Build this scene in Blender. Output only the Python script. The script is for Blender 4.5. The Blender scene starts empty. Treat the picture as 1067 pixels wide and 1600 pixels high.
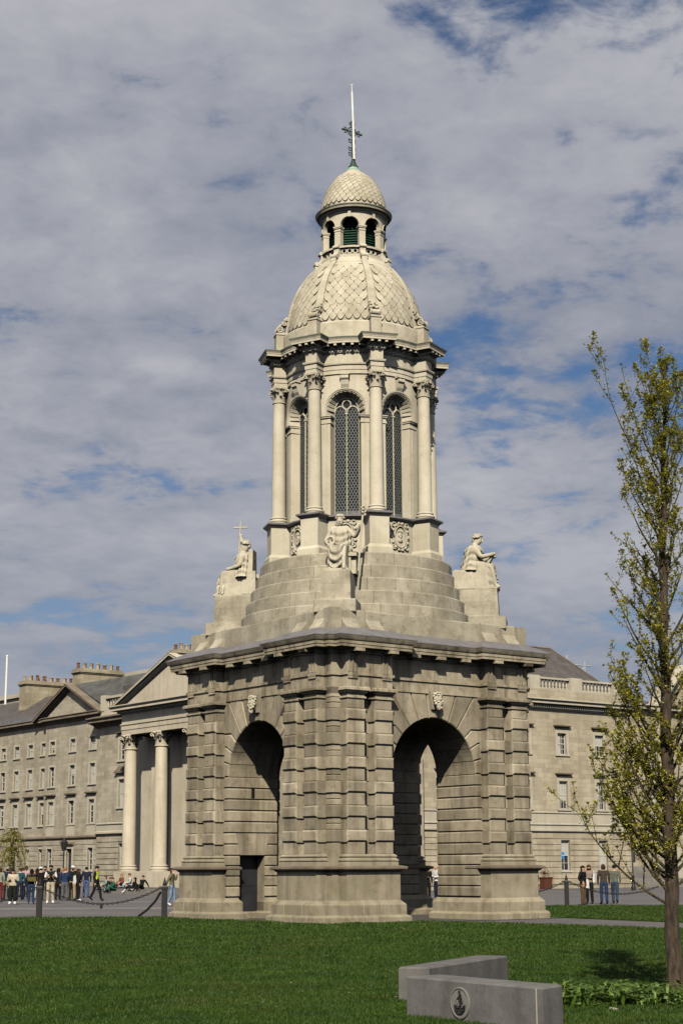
import bpy, bmesh, math, random
import numpy as np
from mathutils import Vector, Matrix, Euler
from math import sin, cos, pi, sqrt, radians, atan2, tan

scene = bpy.context.scene
COL = scene.collection

# ------------------------------------------------------------------ camera
CAM_PITCH = 0.2124260; CAM_YAW = 0.0086901; CAM_ROLL = -0.0043183
cam_data = bpy.data.cameras.new("camera")
cam = bpy.data.objects.new("camera", cam_data)
COL.objects.link(cam)
scene.camera = cam
cam_data.sensor_fit = 'VERTICAL'
cam_data.sensor_height = 36.0
cam_data.sensor_width = 24.0
cam_data.lens = 2571.542 / 1600 * 36.0
cam_data.clip_start = 0.1
cam_data.clip_end = 5000
cam.matrix_world = (Matrix.Translation((0, -56.10586, 1.65)) @ Matrix.Rotation(CAM_YAW, 4, 'Z')
                    @ Matrix.Rotation(pi / 2 + CAM_PITCH, 4, 'X') @ Matrix.Rotation(CAM_ROLL, 4, 'Z'))

# ------------------------------------------------------------------ sky and sun
SUN_AZ = radians(-3.0)      # from the direction straight behind the camera
SUN_EL = radians(39.0)
world = bpy.data.worlds.new("World")
scene.world = world
world.use_nodes = True
wn = world.node_tree.nodes; wl = world.node_tree.links
wn.clear()
w_out = wn.new("ShaderNodeOutputWorld"); w_bg = wn.new("ShaderNodeBackground")
w_bg.inputs[1].default_value = 0.0585
sky = wn.new("ShaderNodeTexSky"); sky.sky_type = 'NISHITA'; sky.sun_disc = False
sky.sun_elevation = SUN_EL; sky.sun_rotation = pi - SUN_AZ
sky.altitude = 20; sky.air_density = 1.0; sky.dust_density = 0.6; sky.ozone_density = 1.6
geo = wn.new("ShaderNodeTexCoord")
sep = wn.new("ShaderNodeSeparateXYZ"); wl.new(geo.outputs['Generated'], sep.inputs[0])
def wmath(op, a, b=None, c=None):
    n = wn.new("ShaderNodeMath"); n.operation = op
    for i, q in enumerate((a, b, c)):
        if q is None: continue
        if hasattr(q, 'default_value') or hasattr(q, 'is_linked'): wl.new(q, n.inputs[i])
        else: n.inputs[i].default_value = q
    return n.outputs[0]
zc_ = wmath('ADD', wmath('MAXIMUM', sep.outputs[2], 0.0), 0.20)
px_ = wmath('DIVIDE', sep.outputs[0], zc_); py_ = wmath('DIVIDE', sep.outputs[1], zc_)
comb = wn.new("ShaderNodeCombineXYZ"); wl.new(px_, comb.inputs[0]); wl.new(py_, comb.inputs[1])
def wnoise(scale, detail, rough, off, dist=0.0):
    m = wn.new("ShaderNodeMapping"); m.inputs['Location'].default_value = off
    wl.new(comb.outputs[0], m.inputs[0])
    n = wn.new("ShaderNodeTexNoise"); n.inputs['Scale'].default_value = scale
    n.inputs['Detail'].default_value = detail; n.inputs['Roughness'].default_value = rough
    n.inputs['Distortion'].default_value = dist
    wl.new(m.outputs[0], n.inputs['Vector']); return n.outputs['Fac']
CLOUD_OFF = (15.2, 9.1, 0.0)
big = wnoise(0.8, 3, 0.5, CLOUD_OFF)
mid = wnoise(4.1, 6, 0.57, (12.1, 16.2, 0.4), 0.35)
fine = wnoise(13.0, 6, 0.62, (1.3, 9.2, 1.4), 0.3)
dens = wmath('ADD', wmath('MULTIPLY', big, 0.50), wmath('ADD', wmath('MULTIPLY', mid, 0.51), wmath('MULTIPLY', fine, 0.33)))
cov = wn.new("ShaderNodeMapRange"); cov.interpolation_type = 'SMOOTHSTEP'
cov.inputs['From Min'].default_value = 0.535; cov.inputs['From Max'].default_value = 0.65
cov.inputs['To Min'].default_value = 0.0; cov.inputs['To Max'].default_value = 0.97
wl.new(dens, cov.inputs['Value'])
soft = wnoise(1.7, 5, 0.55, (4.4, 6.1, 2.0), 0.3)
shade = wmath('ADD', wmath('MULTIPLY', dens, 0.66), wmath('MULTIPLY', soft, 0.48))
shr = wn.new("ShaderNodeValToRGB")
shr.color_ramp.elements[0].position = 0.585; shr.color_ramp.elements[0].color = (4.05, 4.35, 5.35, 1)
shr.color_ramp.elements[1].position = 0.775; shr.color_ramp.elements[1].color = (7.4, 7.4, 7.85, 1)
wl.new(shade, shr.inputs[0])
skm = wn.new("ShaderNodeMixRGB"); skm.blend_type = 'MULTIPLY'; skm.inputs[0].default_value = 1.0
skm.inputs[2].default_value = (0.66, 0.80, 0.98, 1)
wl.new(sky.outputs[0], skm.inputs[1])
mixs = wn.new("ShaderNodeMixRGB"); wl.new(cov.outputs[0], mixs.inputs[0])
wl.new(skm.outputs[0], mixs.inputs[1]); wl.new(shr.outputs[0], mixs.inputs[2])
hz = wn.new("ShaderNodeMapRange"); hz.interpolation_type = 'SMOOTHSTEP'
hz.inputs['From Min'].default_value = 0.30; hz.inputs['From Max'].default_value = 0.02
hz.inputs['To Min'].default_value = 0.0; hz.inputs['To Max'].default_value = 0.65
wl.new(sep.outputs[2], hz.inputs['Value'])
mixh = wn.new("ShaderNodeMixRGB"); wl.new(hz.outputs[0], mixh.inputs[0]); wl.new(mixs.outputs[0], mixh.inputs[1]); mixh.inputs[2].default_value = (3.7, 4.25, 5.5, 1)
wl.new(mixh.outputs[0], w_bg.inputs[0]); wl.new(w_bg.outputs[0], w_out.inputs[0])

sun_d = bpy.data.lights.new("sun", 'SUN')
sun_d.energy = 5.0; sun_d.angle = radians(0.53); sun_d.color = (1.0, 0.905, 0.745)
sun = bpy.data.objects.new("sun", sun_d); COL.objects.link(sun)
S = Vector((sin(SUN_AZ) * cos(SUN_EL), -cos(SUN_AZ) * cos(SUN_EL), sin(SUN_EL)))
sun.rotation_euler = S.to_track_quat('Z', 'Y').to_euler()
sun.location = S * 200

vs = scene.view_settings
vs.view_transform = 'Standard'; vs.look = 'None'; vs.exposure = 0.20; vs.gamma = 1.0
try: vs.use_curve_mapping = False
except Exception: pass
try:
    scene.cycles.use_denoising = True
    scene.cycles.max_bounces = 6; scene.cycles.diffuse_bounces = 0; scene.cycles.glossy_bounces = 2
    scene.cycles.transparent_max_bounces = 6
except Exception: pass

TH = 0.6536276            # yaw of the tower and of the buildings round the square

# ------------------------------------------------------------------ helpers
class MB:
    def __init__(s):
        s.v = []; s.f = []; s.m = []; s.xf = None
    def add(s, vs_, fs, m=0):
        o = len(s.v)
        if s.xf is not None: vs_ = [tuple(s.xf @ Vector(q)) for q in vs_]
        s.v.extend([tuple(q) for q in vs_])
        for f in fs:
            s.f.append(tuple(o + i for i in f)); s.m.append(m)
        return s
    def box(s, x0, y0, z0, x1, y1, z1, m=0):
        if x0 > x1: x0, x1 = x1, x0
        if y0 > y1: y0, y1 = y1, y0
        if z0 > z1: z0, z1 = z1, z0
        return s.add([(x0,y0,z0),(x1,y0,z0),(x1,y1,z0),(x0,y1,z0),(x0,y0,z1),(x1,y0,z1),(x1,y1,z1),(x0,y1,z1)],
                     [(0,3,2,1),(4,5,6,7),(0,1,5,4),(1,2,6,5),(2,3,7,6),(3,0,4,7)], m)
    def loft(s, rings, closed=True, cap0=True, cap1=True, m=0):
        n = len(rings[0]); vs_ = [q for r in rings for q in r]; fs = []
        for i in range(len(rings) - 1):
            a = i * n; b = a + n
            for j in range(n if closed else n - 1):
                k = (j + 1) % n
                fs.append((a + j, a + k, b + k, b + j))
        if cap0: fs.append(tuple(range(n - 1, -1, -1)))
        if cap1: fs.append(tuple((len(rings) - 1) * n + j for j in range(n)))
        return s.add(vs_, fs, m)
    def prism(s, poly, z0, z1, m=0):
        return s.loft([[(x, y, z0) for x, y in poly], [(x, y, z1) for x, y in poly]], m=m)
    def lathe(s, prof, n=24, c=(0,0), cap0=True, cap1=True, m=0, a0=0.0):
        return s.loft([[(c[0] + r * cos(a0 + 2*pi*j/n), c[1] + r * sin(a0 + 2*pi*j/n), z) for j in range(n)] for r, z in prof], cap0=cap0, cap1=cap1, m=m)
    def tube(s, pts, rad, n=6, m=0, cap=True):
        pts = [Vector(p) for p in pts]
        if not hasattr(rad, '__len__'): rad = [rad] * len(pts)
        rings = []; up = None
        for i, p in enumerate(pts):
            t = (pts[min(i+1, len(pts)-1)] - pts[max(i-1, 0)])
            if t.length < 1e-9: t = Vector((0,0,1))
            t.normalize()
            if up is None:
                up = Vector((0,0,1)) if abs(t.z) < 0.9 else Vector((1,0,0))
            a = t.cross(up)
            if a.length < 1e-6: a = t.orthogonal()
            a.normalize(); b = a.cross(t); up = b
            rings.append([tuple(p + a * (rad[i]*cos(2*pi*j/n)) - b * (rad[i]*sin(2*pi*j/n))) for j in range(n)])
        return s.loft(rings, cap0=cap, cap1=cap, m=m)
    def ball(s, c, r, n=10, k=6, m=0):
        if not hasattr(r, '__len__'): r = (r, r, r)
        rings = []
        for i in range(1, k):
            t = pi * i / k
            rings.append([(c[0] + r[0]*sin(t)*cos(2*pi*j/n), c[1] + r[1]*sin(t)*sin(2*pi*j/n), c[2] - r[2]*cos(t)) for j in range(n)])
        o = len(rings) * n
        vs_ = [q for g in rings for q in g] + [(c[0], c[1], c[2]-r[2]), (c[0], c[1], c[2]+r[2])]
        fs = []
        for i in range(len(rings)-1):
            for j in range(n):
                q = (j+1) % n
                fs.append((i*n+j, i*n+q, (i+1)*n+q, (i+1)*n+j))
        for j in range(n):
            q = (j+1) % n
            fs.append((o, q, j)); fs.append((o+1, (len(rings)-1)*n+j, (len(rings)-1)*n+q))
        return s.add(vs_, fs, m)
    def torus(s, c, R, r, nx=(1,0,0), ny=(0,0,1), n=16, k=6, m=0, a0=0.0, a1=2*pi, sx=1.0, sy=1.0):
        nx = Vector(nx).normalized(); ny = Vector(ny).normalized()
        cl = abs(a1 - a0 - 2*pi) < 1e-6
        pts = []
        N = n if cl else n + 1
        nz = nx.cross(ny)
        rings = []
        for i in range(N):
            a = a0 + (a1 - a0) * i / n
            d = nx * (cos(a)*sx) + ny * (sin(a)*sy)
            p = Vector(c) + d * R
            dn = d.normalized()
            rings.append([tuple(p + dn * (r*cos(2*pi*j/k)) + nz * (r*sin(2*pi*j/k))) for j in range(k)])
        if cl: rings.append(rings[0])
        return s.loft(rings, cap0=not cl, cap1=not cl, m=m)
    def panel(s, o, ax, ay, w, h, d, ch, m=0):
        """block with chamfered face: corner o, width along ax, height along ay, depth along ax x ay (outwards), chamfer ch"""
        o = Vector(o); ax = Vector(ax); ay = Vector(ay); az = ax.cross(ay)
        def r(x0, x1, y0, y1, z): return [tuple(o + ax*x + ay*y + az*z) for x, y in ((x0,y0),(x1,y0),(x1,y1),(x0,y1))]
        return s.loft([r(0,w,0,h,0), r(0,w,0,h,d-ch), r(ch,w-ch,ch,h-ch,d)], m=m)
    def mesh(s, name, smooth=False, ang=35):
        me = bpy.data.meshes.new(name)
        me.from_pydata(s.v, [], s.f)
        if any(s.m): me.polygons.foreach_set('material_index', s.m)
        if smooth:
            me.polygons.foreach_set('use_smooth', [True] * len(me.polygons))
            try: me.set_sharp_from_angle(angle=radians(ang))
            except Exception: pass
        me.update()
        return me
    def build(s, name, mats, parent=None, smooth=False, ang=35, fix=True):
        me = s.mesh(name, smooth, ang)
        if fix:
            bm = bmesh.new(); bm.from_mesh(me)
            bmesh.ops.recalc_face_normals(bm, faces=bm.faces)
            bm.to_mesh(me); bm.free()
        return link(name, me, mats, parent)

def link(name, me, mats=None, parent=None):
    if mats is not None and len(me.materials) == 0:
        for q in (mats if isinstance(mats, (list, tuple)) else [mats]): me.materials.append(q)
    o = bpy.data.objects.new(name, me)
    COL.objects.link(o)
    if parent is not None: o.parent = parent
    return o
def share(src, parent=None, loc=None, rz=None):
    o = src.copy(); COL.objects.link(o)
    if parent is not None: o.parent = parent
    if loc is not None: o.location = loc
    if rz is not None: o.rotation_euler = (0, 0, rz)
    return o
def copy_tree(o, parent=None, kids=None):
    if kids is None:
        kids = {}
        for q in scene.objects:
            if q.parent: kids.setdefault(q.parent.name, []).append(q)
    c = o.copy(); COL.objects.link(c)
    if parent is not None: c.parent = parent
    for ch in kids.get(o.name, []): copy_tree(ch, c, kids)
    return c
def empty(name, loc=(0,0,0), rz=0.0, parent=None):
    o = bpy.data.objects.new(name, None); COL.objects.link(o)
    o.empty_display_size = 0.2
    o.location = loc; o.rotation_euler = (0, 0, rz)
    if parent is not None: o.parent = parent
    return o
def tag(o, label=None, cat=None, group=None, kind=None):
    if label: o['label'] = label
    if cat: o['category'] = cat
    if group: o['group'] = group
    if kind: o['kind'] = kind
    return o

def offset(plan, d):
    n = len(plan); out = []
    for i in range(n):
        p0 = Vector(plan[i-1]); p1 = Vector(plan[i]); p2 = Vector(plan[(i+1) % n])
        a = (p1 - p0).normalized(); b = (p2 - p1).normalized()
        n1 = Vector((a.y, -a.x)); n2 = Vector((b.y, -b.x))
        den = 1 + n1.dot(n2)
        m = (n1 + n2) / max(den, 0.25)
        out.append((p1.x + m.x * d, p1.y + m.y * d))
    return out
def sweep(mb, plan, prof, m=0, cap0=True, cap1=True):
    """plan: CCW polygon, prof: list of (offset outwards, z) from the bottom up"""
    rings = [[(x, y, z) for x, y in offset(plan, d)] for d, z in prof]
    return mb.loft(rings, m=m, cap0=cap0, cap1=cap1)

# ------------------------------------------------------------------ materials
def new_mat(name):
    m = bpy.data.materials.new(name); m.use_nodes = True
    nt = m.node_tree; b = nt.nodes['Principled BSDF']
    return m, nt, b
def plain(name, col, rough=0.7, metal=0.0, var=0.15, scale=6.0, spec=0.3, bump=0.0):
    m, nt, b = new_mat(name)
    b.inputs['Roughness'].default_value = rough; b.inputs['Metallic'].default_value = metal
    b.inputs['Specular IOR Level'].default_value = spec
    g = nt.nodes.new('ShaderNodeNewGeometry'); n = nt.nodes.new('ShaderNodeTexNoise')
    n.inputs['Scale'].default_value = scale; n.inputs['Detail'].default_value = 5
    nt.links.new(g.outputs['Position'], n.inputs['Vector'])
    r = nt.nodes.new('ShaderNodeValToRGB')
    r.color_ramp.elements[0].position = 0.3; r.color_ramp.elements[1].position = 0.7
    r.color_ramp.elements[0].color = (*[c * (1 - var) for c in col], 1)
    r.color_ramp.elements[1].color = (*[min(1, c * (1 + var)) for c in col], 1)
    nt.links.new(n.outputs['Fac'], r.inputs[0]); nt.links.new(r.outputs[0], b.inputs['Base Color'])
    if bump > 0:
        bp = nt.nodes.new('ShaderNodeBump'); bp.inputs['Strength'].default_value = bump; bp.inputs['Distance'].default_value = 0.02
        n2 = nt.nodes.new('ShaderNodeTexNoise'); n2.inputs['Scale'].default_value = scale * 6; n2.inputs['Detail'].default_value = 4
        nt.links.new(g.outputs['Position'], n2.inputs['Vector'])
        nt.links.new(n2.outputs['Fac'], bp.inputs['Height']); nt.links.new(bp.outputs[0], b.inputs['Normal'])
    return m

def stone(name, c1, c2, dirt, dirt_amt=0.45, scale=1.1, streak=0.5, rnd=0.16, bump=0.25, rough=0.9, coursed=None, moss=None):
    """weathered stone: two tones mixed by large noise, a tint of its own per block, rain streaks, soot blotches, fine grain"""
    m, nt, b = new_mat(name); N = nt.nodes.new; Lk = nt.links.new
    b.inputs['Roughness'].default_value = rough; b.inputs['Specular IOR Level'].default_value = 0.2
    g = N('ShaderNodeNewGeometry'); pos = g.outputs['Position']
    def noise(sc, det=5, ro=0.6, stretch=None):
        n = N('ShaderNodeTexNoise'); n.inputs['Scale'].default_value = sc
        n.inputs['Detail'].default_value = det; n.inputs['Roughness'].default_value = ro
        if stretch:
            mp = N('ShaderNodeMapping'); mp.inputs['Scale'].default_value = stretch
            Lk(pos, mp.inputs[0]); Lk(mp.outputs[0], n.inputs['Vector'])
        else: Lk(pos, n.inputs['Vector'])
        return n.outputs['Fac']
    def ramp(f, a, c):
        r = N('ShaderNodeMapRange'); r.interpolation_type = 'SMOOTHSTEP'
        r.inputs['From Min'].default_value = a; r.inputs['From Max'].default_value = c
        Lk(f, r.inputs['Value']); return r.outputs[0]
    def mix(f, a, c, mode='MIX'):
        q = N('ShaderNodeMixRGB'); q.blend_type = mode
        if isinstance(f, float): q.inputs[0].default_value = f
        else: Lk(f, q.inputs[0])
        for i, s in ((1, a), (2, c)):
            if isinstance(s, tuple): q.inputs[i].default_value = (*s, 1)
            else: Lk(s, q.inputs[i])
        return q.outputs[0]
    def mul(f, k):
        q = N('ShaderNodeMath'); q.operation = 'MULTIPLY'; Lk(f, q.inputs[0])
        if isinstance(k, float): q.inputs[1].default_value = k
        else: Lk(k, q.inputs[1])
        return q.outputs[0]
    col = mix(ramp(noise(scale), 0.35, 0.65), c1, c2)
    oi = N('ShaderNodeObjectInfo')
    tint = N('ShaderNodeMapRange'); tint.inputs['To Min'].default_value = 1 - rnd; tint.inputs['To Max'].default_value = 1 + rnd
    Lk(oi.outputs['Random'], tint.inputs['Value'])
    col = mix(1.0, col, tint.outputs[0], 'MULTIPLY')
    bheight = None
    if coursed:
        bl, bh, ang = coursed      # block length, course height, yaw of the facade
        mp = N('ShaderNodeMapping'); mp.vector_type = 'POINT'
        tc = N('ShaderNodeTexCoord')
        sp = N('ShaderNodeSeparateXYZ'); Lk(tc.outputs['Object'], sp.inputs[0])
        cb = N('ShaderNodeCombineXYZ')
        ad = N('ShaderNodeMath'); ad.operation = 'ADD'; Lk(sp.outputs[0], ad.inputs[0]); Lk(sp.outputs[1], ad.inputs[1])
        Lk(ad.outputs[0], cb.inputs[0]); Lk(sp.outputs[2], cb.inputs[1])
        br = N('ShaderNodeTexBrick'); br.offset = 0.5; br.inputs['Scale'].default_value = 1.0
        br.inputs['Brick Width'].default_value = bl; br.inputs['Row Height'].default_value = bh
        br.inputs['Mortar Size'].default_value = 0.012; br.inputs['Mortar Smooth'].default_value = 0.2; br.inputs['Bias'].default_value = 0.0
        br.inputs['Color1'].default_value = (0.80, 0.78, 0.76, 1); br.inputs['Color2'].default_value = (1.16, 1.15, 1.12, 1)
        br.inputs['Mortar'].default_value = (0.75, 0.73, 0.70, 1)
        Lk(cb.outputs[0], br.inputs['Vector'])
        col = mix(0.75, col, mix(1.0, col, br.outputs['Color'], 'MULTIPLY'))
        bheight = br.outputs['Fac']
    st = mul(ramp(noise(1.0, 6, 0.65, (2.6, 2.6, 0.22)), 0.45, 0.72), streak)
    col = mix(st, col, dirt)
    bl_ = mul(ramp(noise(scale * 2.7, 7, 0.68), 0.50, 0.74), dirt_amt)
    col = mix(bl_, col, dirt)
    if moss:
        ms = mul(ramp(noise(scale * 1.7, 6, 0.6), 0.46, 0.7), moss[1])
        col = mix(ms, col, moss[0])
    gr = N('ShaderNodeMapRange'); gr.inputs['To Min'].default_value = 0.8; gr.inputs['To Max'].default_value = 1.2
    Lk(noise(22, 5, 0.7), gr.inputs['Value'])
    col = mix(1.0, col, gr.outputs[0], 'MULTIPLY')
    Lk(col, b.inputs['Base Color'])
    bp = N('ShaderNodeBump'); bp.inputs['Strength'].default_value = bump; bp.inputs['Distance'].default_value = 0.03
    hn = noise(14, 6, 0.7)
    if bheight is not None:
        s2 = N('ShaderNodeMath'); s2.operation = 'SUBTRACT'; Lk(hn, s2.inputs[0]); Lk(bheight, s2.inputs[1]); hn = s2.outputs[0]
    Lk(hn, bp.inputs['Height']); Lk(bp.outputs[0], b.inputs['Normal'])
    return m

M = {}
M['lower'] = stone('lower_granite', (0.245, 0.212, 0.153), (0.345, 0.306, 0.232), (0.072, 0.058, 0.040), 0.55, 1.0, 0.6, 0.26)
M['plinth'] = stone('plinth_granite', (0.255, 0.222, 0.160), (0.33, 0.292, 0.218), (0.095, 0.077, 0.05), 0.5, 1.0, 0.5, 0.10, moss=((0.14, 0.15, 0.06), 0.35))
M['entab'] = stone('entablature_stone', (0.26, 0.226, 0.162), (0.36, 0.318, 0.238), (0.06, 0.05, 0.036), 0.6, 1.2, 0.75, 0.10)
M['steps'] = stone('step_stone_weathered', (0.295, 0.268, 0.205), (0.415, 0.382, 0.30), (0.15, 0.13, 0.095), 0.65, 1.3, 0.35, 0.12)
M['upper'] = stone('upper_portland_stone', (0.475, 0.438, 0.342), (0.545, 0.508, 0.41), (0.27, 0.23, 0.16), 0.30, 0.9, 0.30, 0.06, 0.15)
M['dome'] = stone('dome_stone', (0.385, 0.352, 0.268), (0.49, 0.455, 0.36), (0.23, 0.195, 0.138), 0.40, 1.6, 0.25, 0.09, 0.2)
M['statue'] = stone('statue_stone', (0.425, 0.39, 0.30), (0.50, 0.465, 0.37), (0.20, 0.17, 0.12), 0.40, 3.0, 0.25, 0.05, 0.2)
M['left_wall'] = stone('range_ashlar', (0.335, 0.302, 0.24), (0.415, 0.38, 0.31), (0.20, 0.172, 0.132), 0.45, 0.35, 0.45, 0.03, 0.3, coursed=(0.78, 0.31, 0))
M['portico'] = stone('portico_stone', (0.46, 0.41, 0.315), (0.54, 0.49, 0.39), (0.24, 0.21, 0.16), 0.35, 0.4, 0.35, 0.05, 0.15)
M['right_wall'] = stone('hall_ashlar', (0.36, 0.32, 0.24), (0.44, 0.398, 0.31), (0.22, 0.187, 0.135), 0.4, 0.35, 0.35, 0.03, 0.3, coursed=(0.85, 0.34, 0))
M['trim'] = stone('window_trim_stone', (0.42, 0.388, 0.31), (0.48, 0.448, 0.365), (0.30, 0.265, 0.20), 0.3, 0.6, 0.3, 0.05, 0.1)
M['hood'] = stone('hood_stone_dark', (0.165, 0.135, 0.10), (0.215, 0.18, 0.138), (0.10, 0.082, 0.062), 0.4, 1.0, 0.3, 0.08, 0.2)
M['bench'] = stone('bench_limestone', (0.118, 0.114, 0.112), (0.152, 0.148, 0.144), (0.07, 0.067, 0.064), 0.5, 2.5, 0.5, 0.05, 0.15)
M['medal'] = stone('medallion_stone', (0.165, 0.16, 0.147), (0.2, 0.195, 0.18), (0.10, 0.095, 0.088), 0.3, 8.0, 0.2, 0.0, 0.1)
M['mortar'] = plain('pale_mortar', (0.36, 0.34, 0.28), 0.9, 0.0, 0.3, 6.0)
M['lead'] = plain('lead_sheet', (0.155, 0.148, 0.158), 0.55, 0.0, 0.2, 3.0, 0.4)
M['leadgreen'] = plain('cornice_lead_verdigris', (0.11, 0.125, 0.10), 0.6, 0.0, 0.3, 4.0)
M['slate'] = plain('roof_slate', (0.085, 0.076, 0.072), 0.75, 0.0, 0.3, 2.0, 0.3, 0.3)
M['copper'] = plain('green_copper_roof', (0.07, 0.072, 0.068), 0.6, 0.0, 0.3, 1.5)
M['iron'] = plain('black_iron', (0.012, 0.012, 0.013), 0.5, 0.0, 0.3, 9.0, 0.4)
M['bronze'] = plain('green_bronze', (0.035, 0.06, 0.05), 0.55, 0.3, 0.4, 12.0)
M['verdigris'] = plain('verdigris', (0.28, 0.42, 0.33), 0.7, 0.0, 0.2, 10.0)
M['pole'] = plain('white_pole_paint', (0.72, 0.74, 0.70), 0.5, 0.0, 0.08, 3.0)
M['louvre'] = plain('green_louvre', (0.008, 0.05, 0.030), 0.6, 0.0, 0.3, 6.0)
M['lattice'] = plain('lattice_bars', (0.12, 0.13, 0.128), 0.5, 0.0, 0.25, 9.0)
M['tracery'] = plain('tracery_paint', (0.45, 0.43, 0.34), 0.6, 0.0, 0.08, 5.0)
M['sash'] = plain('white_sash_paint', (0.58, 0.565, 0.52), 0.5, 0.0, 0.05, 3.0)
M['door'] = plain('dark_door_paint', (0.022, 0.023, 0.028), 0.5, 0.0, 0.3, 2.0, 0.4)
M['terracotta'] = plain('terracotta', (0.15, 0.065, 0.034), 0.8, 0.0, 0.35, 2.0)
M['paleclay'] = plain('pale_clay', (0.34, 0.27, 0.17), 0.8, 0.0, 0.2, 2.0)
M['chimney'] = stone('chimney_stone', (0.275, 0.242, 0.175), (0.36, 0.325, 0.235), (0.16, 0.135, 0.095), 0.4, 0.6, 0.3, 0.05, 0.3, coursed=(0.8, 0.34, 0))
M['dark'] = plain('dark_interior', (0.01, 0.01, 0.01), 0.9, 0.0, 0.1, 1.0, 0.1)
M['poster'] = plain('blue_poster', (0.03, 0.22, 0.55), 0.5, 0.0, 0.02, 3.0)
def glass_mat(name, col, rough=0.05, spec=0.6):
    m, nt, b = new_mat(name)
    b.inputs['Base Color'].default_value = (*col, 1); b.inputs['Roughness'].default_value = rough
    b.inputs['Specular IOR Level'].default_value = spec
    g = nt.nodes.new('ShaderNodeNewGeometry'); n = nt.nodes.new('ShaderNodeTexNoise'); n.inputs['Scale'].default_value = 1.7
    nt.links.new(g.outputs['Position'], n.inputs['Vector'])
    bp = nt.nodes.new('ShaderNodeBump'); bp.inputs['Strength'].default_value = 0.15; bp.inputs['Distance'].default_value = 0.05
    nt.links.new(n.outputs['Fac'], bp.inputs['Height']); nt.links.new(bp.outputs[0], b.inputs['Normal'])
    return m
M['glass'] = glass_mat('window_glass', (0.02, 0.022, 0.025))
M['blind'] = plain('window_blind', (0.42, 0.42, 0.38), 0.6, 0.0, 0.15, 1.0, 0.5)
# ====================================================================== THE CAMPANILE
rng = random.Random(7)
tower = empty('campanile', (0, 0, 0), TH)
tag(tower, 'tall stone bell tower with arched rusticated base, columned drum and scaled dome', 'bell tower')

C_ = 4.0533; AP = 4.3916; W1 = 1.9876; PW = 0.6647; X2 = 3.7274; WP = 1.7073; INN = 2.08
B0 = 2.385; PITCH = 0.73; BH = 0.365      # first band, band pitch, band height
ZTOP = 6.73
PIL = [(W1, W1 + PW), (X2 - PW, X2)]

def oriented(fn):
    """call fn twice: once for the y face, once mirrored for the x face (x and y swapped)"""
    sw = Matrix(((0,1,0,0),(1,0,0,0),(0,0,1,0),(0,0,0,1)))
    return [fn(Matrix.Identity(4)), fn(sw)]

# meshes shared by the four piers --------------------------------------------------
pier_items = []       # (name, mesh, material, z offset) placed in every pier
def stone_mesh(builder, nm):
    mb = MB(); builder(mb); me = mb.mesh(nm)
    bm = bmesh.new(); bm.from_mesh(me); bmesh.ops.recalc_face_normals(bm, faces=bm.faces); bm.to_mesh(me); bm.free()
    return me
SW = Matrix(((0,1,0,0),(1,0,0,0),(0,0,1,0),(0,0,0,1)))
SIDES = [Matrix.Identity(4), SW]

def pil_block(mb, xf, x0, x1, z0, z1, proud, side, ch):
    """block of a pilaster on the y face: chamfered on its front and on both returns"""
    mb.xf = xf
    a0, a1 = x0 - side, x1 + side
    f = AP + proud; b = C_ - 0.12; r = ch
    rings = [[(a0, b, z0), (a1, b, z0), (a1, b, z1), (a0, b, z1)],
             [(a0, f - r, z0), (a1, f - r, z0), (a1, f - r, z1), (a0, f - r, z1)],
             [(a0 + r, f, z0 + r), (a1 - r, f, z0 + r), (a1 - r, f, z1 - r), (a0 + r, f, z1 - r)]]
    mb.loft(rings)
band_meshes = {}; shaft_meshes = {}
for si, xf in enumerate(SIDES):
    for pi_, (x0, x1) in enumerate(PIL):
        band_meshes[si, pi_] = stone_mesh(lambda mb: pil_block(mb, xf, x0, x1, 0.0, BH, 0.055, 0.05, 0.055), 'banded_block')
        shaft_meshes[si, pi_] = stone_mesh(lambda mb: pil_block(mb, xf, x0, x1, 0.006, PITCH - BH - 0.006, 0.0, 0.0, 0.012), 'pilaster_block')
def corner_block(mb, z1, d, ch):
    # salient corner stone between the two pilaster pairs
    a = X2 - 0.1; e = C_ + d
    lo = [(a, a), (e, a), (e, e), (a, e)]
    hi = [(a, a), (e - ch, a), (e - ch, e - ch), (a, e - ch)]
    mb.loft([[(x, y, 0.0) for x, y in hi], [(x, y, ch) for x, y in lo], [(x, y, z1 - ch) for x, y in lo], [(x, y, z1) for x, y in hi]])
corner_band = stone_mesh(lambda mb: corner_block(mb, BH, 0.05, 0.02), 'quoin_stone')
corner_half = stone_mesh(lambda mb: corner_block(mb, (PITCH - BH) / 2 - 0.004, 0.0, 0.022), 'quoin_stone')
def strip(mb, xf, x0, x1, h):
    mb.xf = xf; mb.loft([[(x0, C_ - .2, 0), (x1, C_ - .2, 0), (x1, C_ - .2, h), (x0, C_ - .2, h)],
                         [(x0, C_ - .03, 0), (x1, C_ - .03, 0), (x1, C_ - .03, h), (x0, C_ - .03, h)],
                         [(x0, C_, .025), (x1, C_, .025), (x1, C_, h - .025), (x0, C_, h - .025)]])
recess = [stone_mesh(lambda mb: strip(mb, xf, PIL[0][1] - .02, PIL[1][0] + .02, BH), 'recessed_stone') for xf in SIDES]
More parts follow.
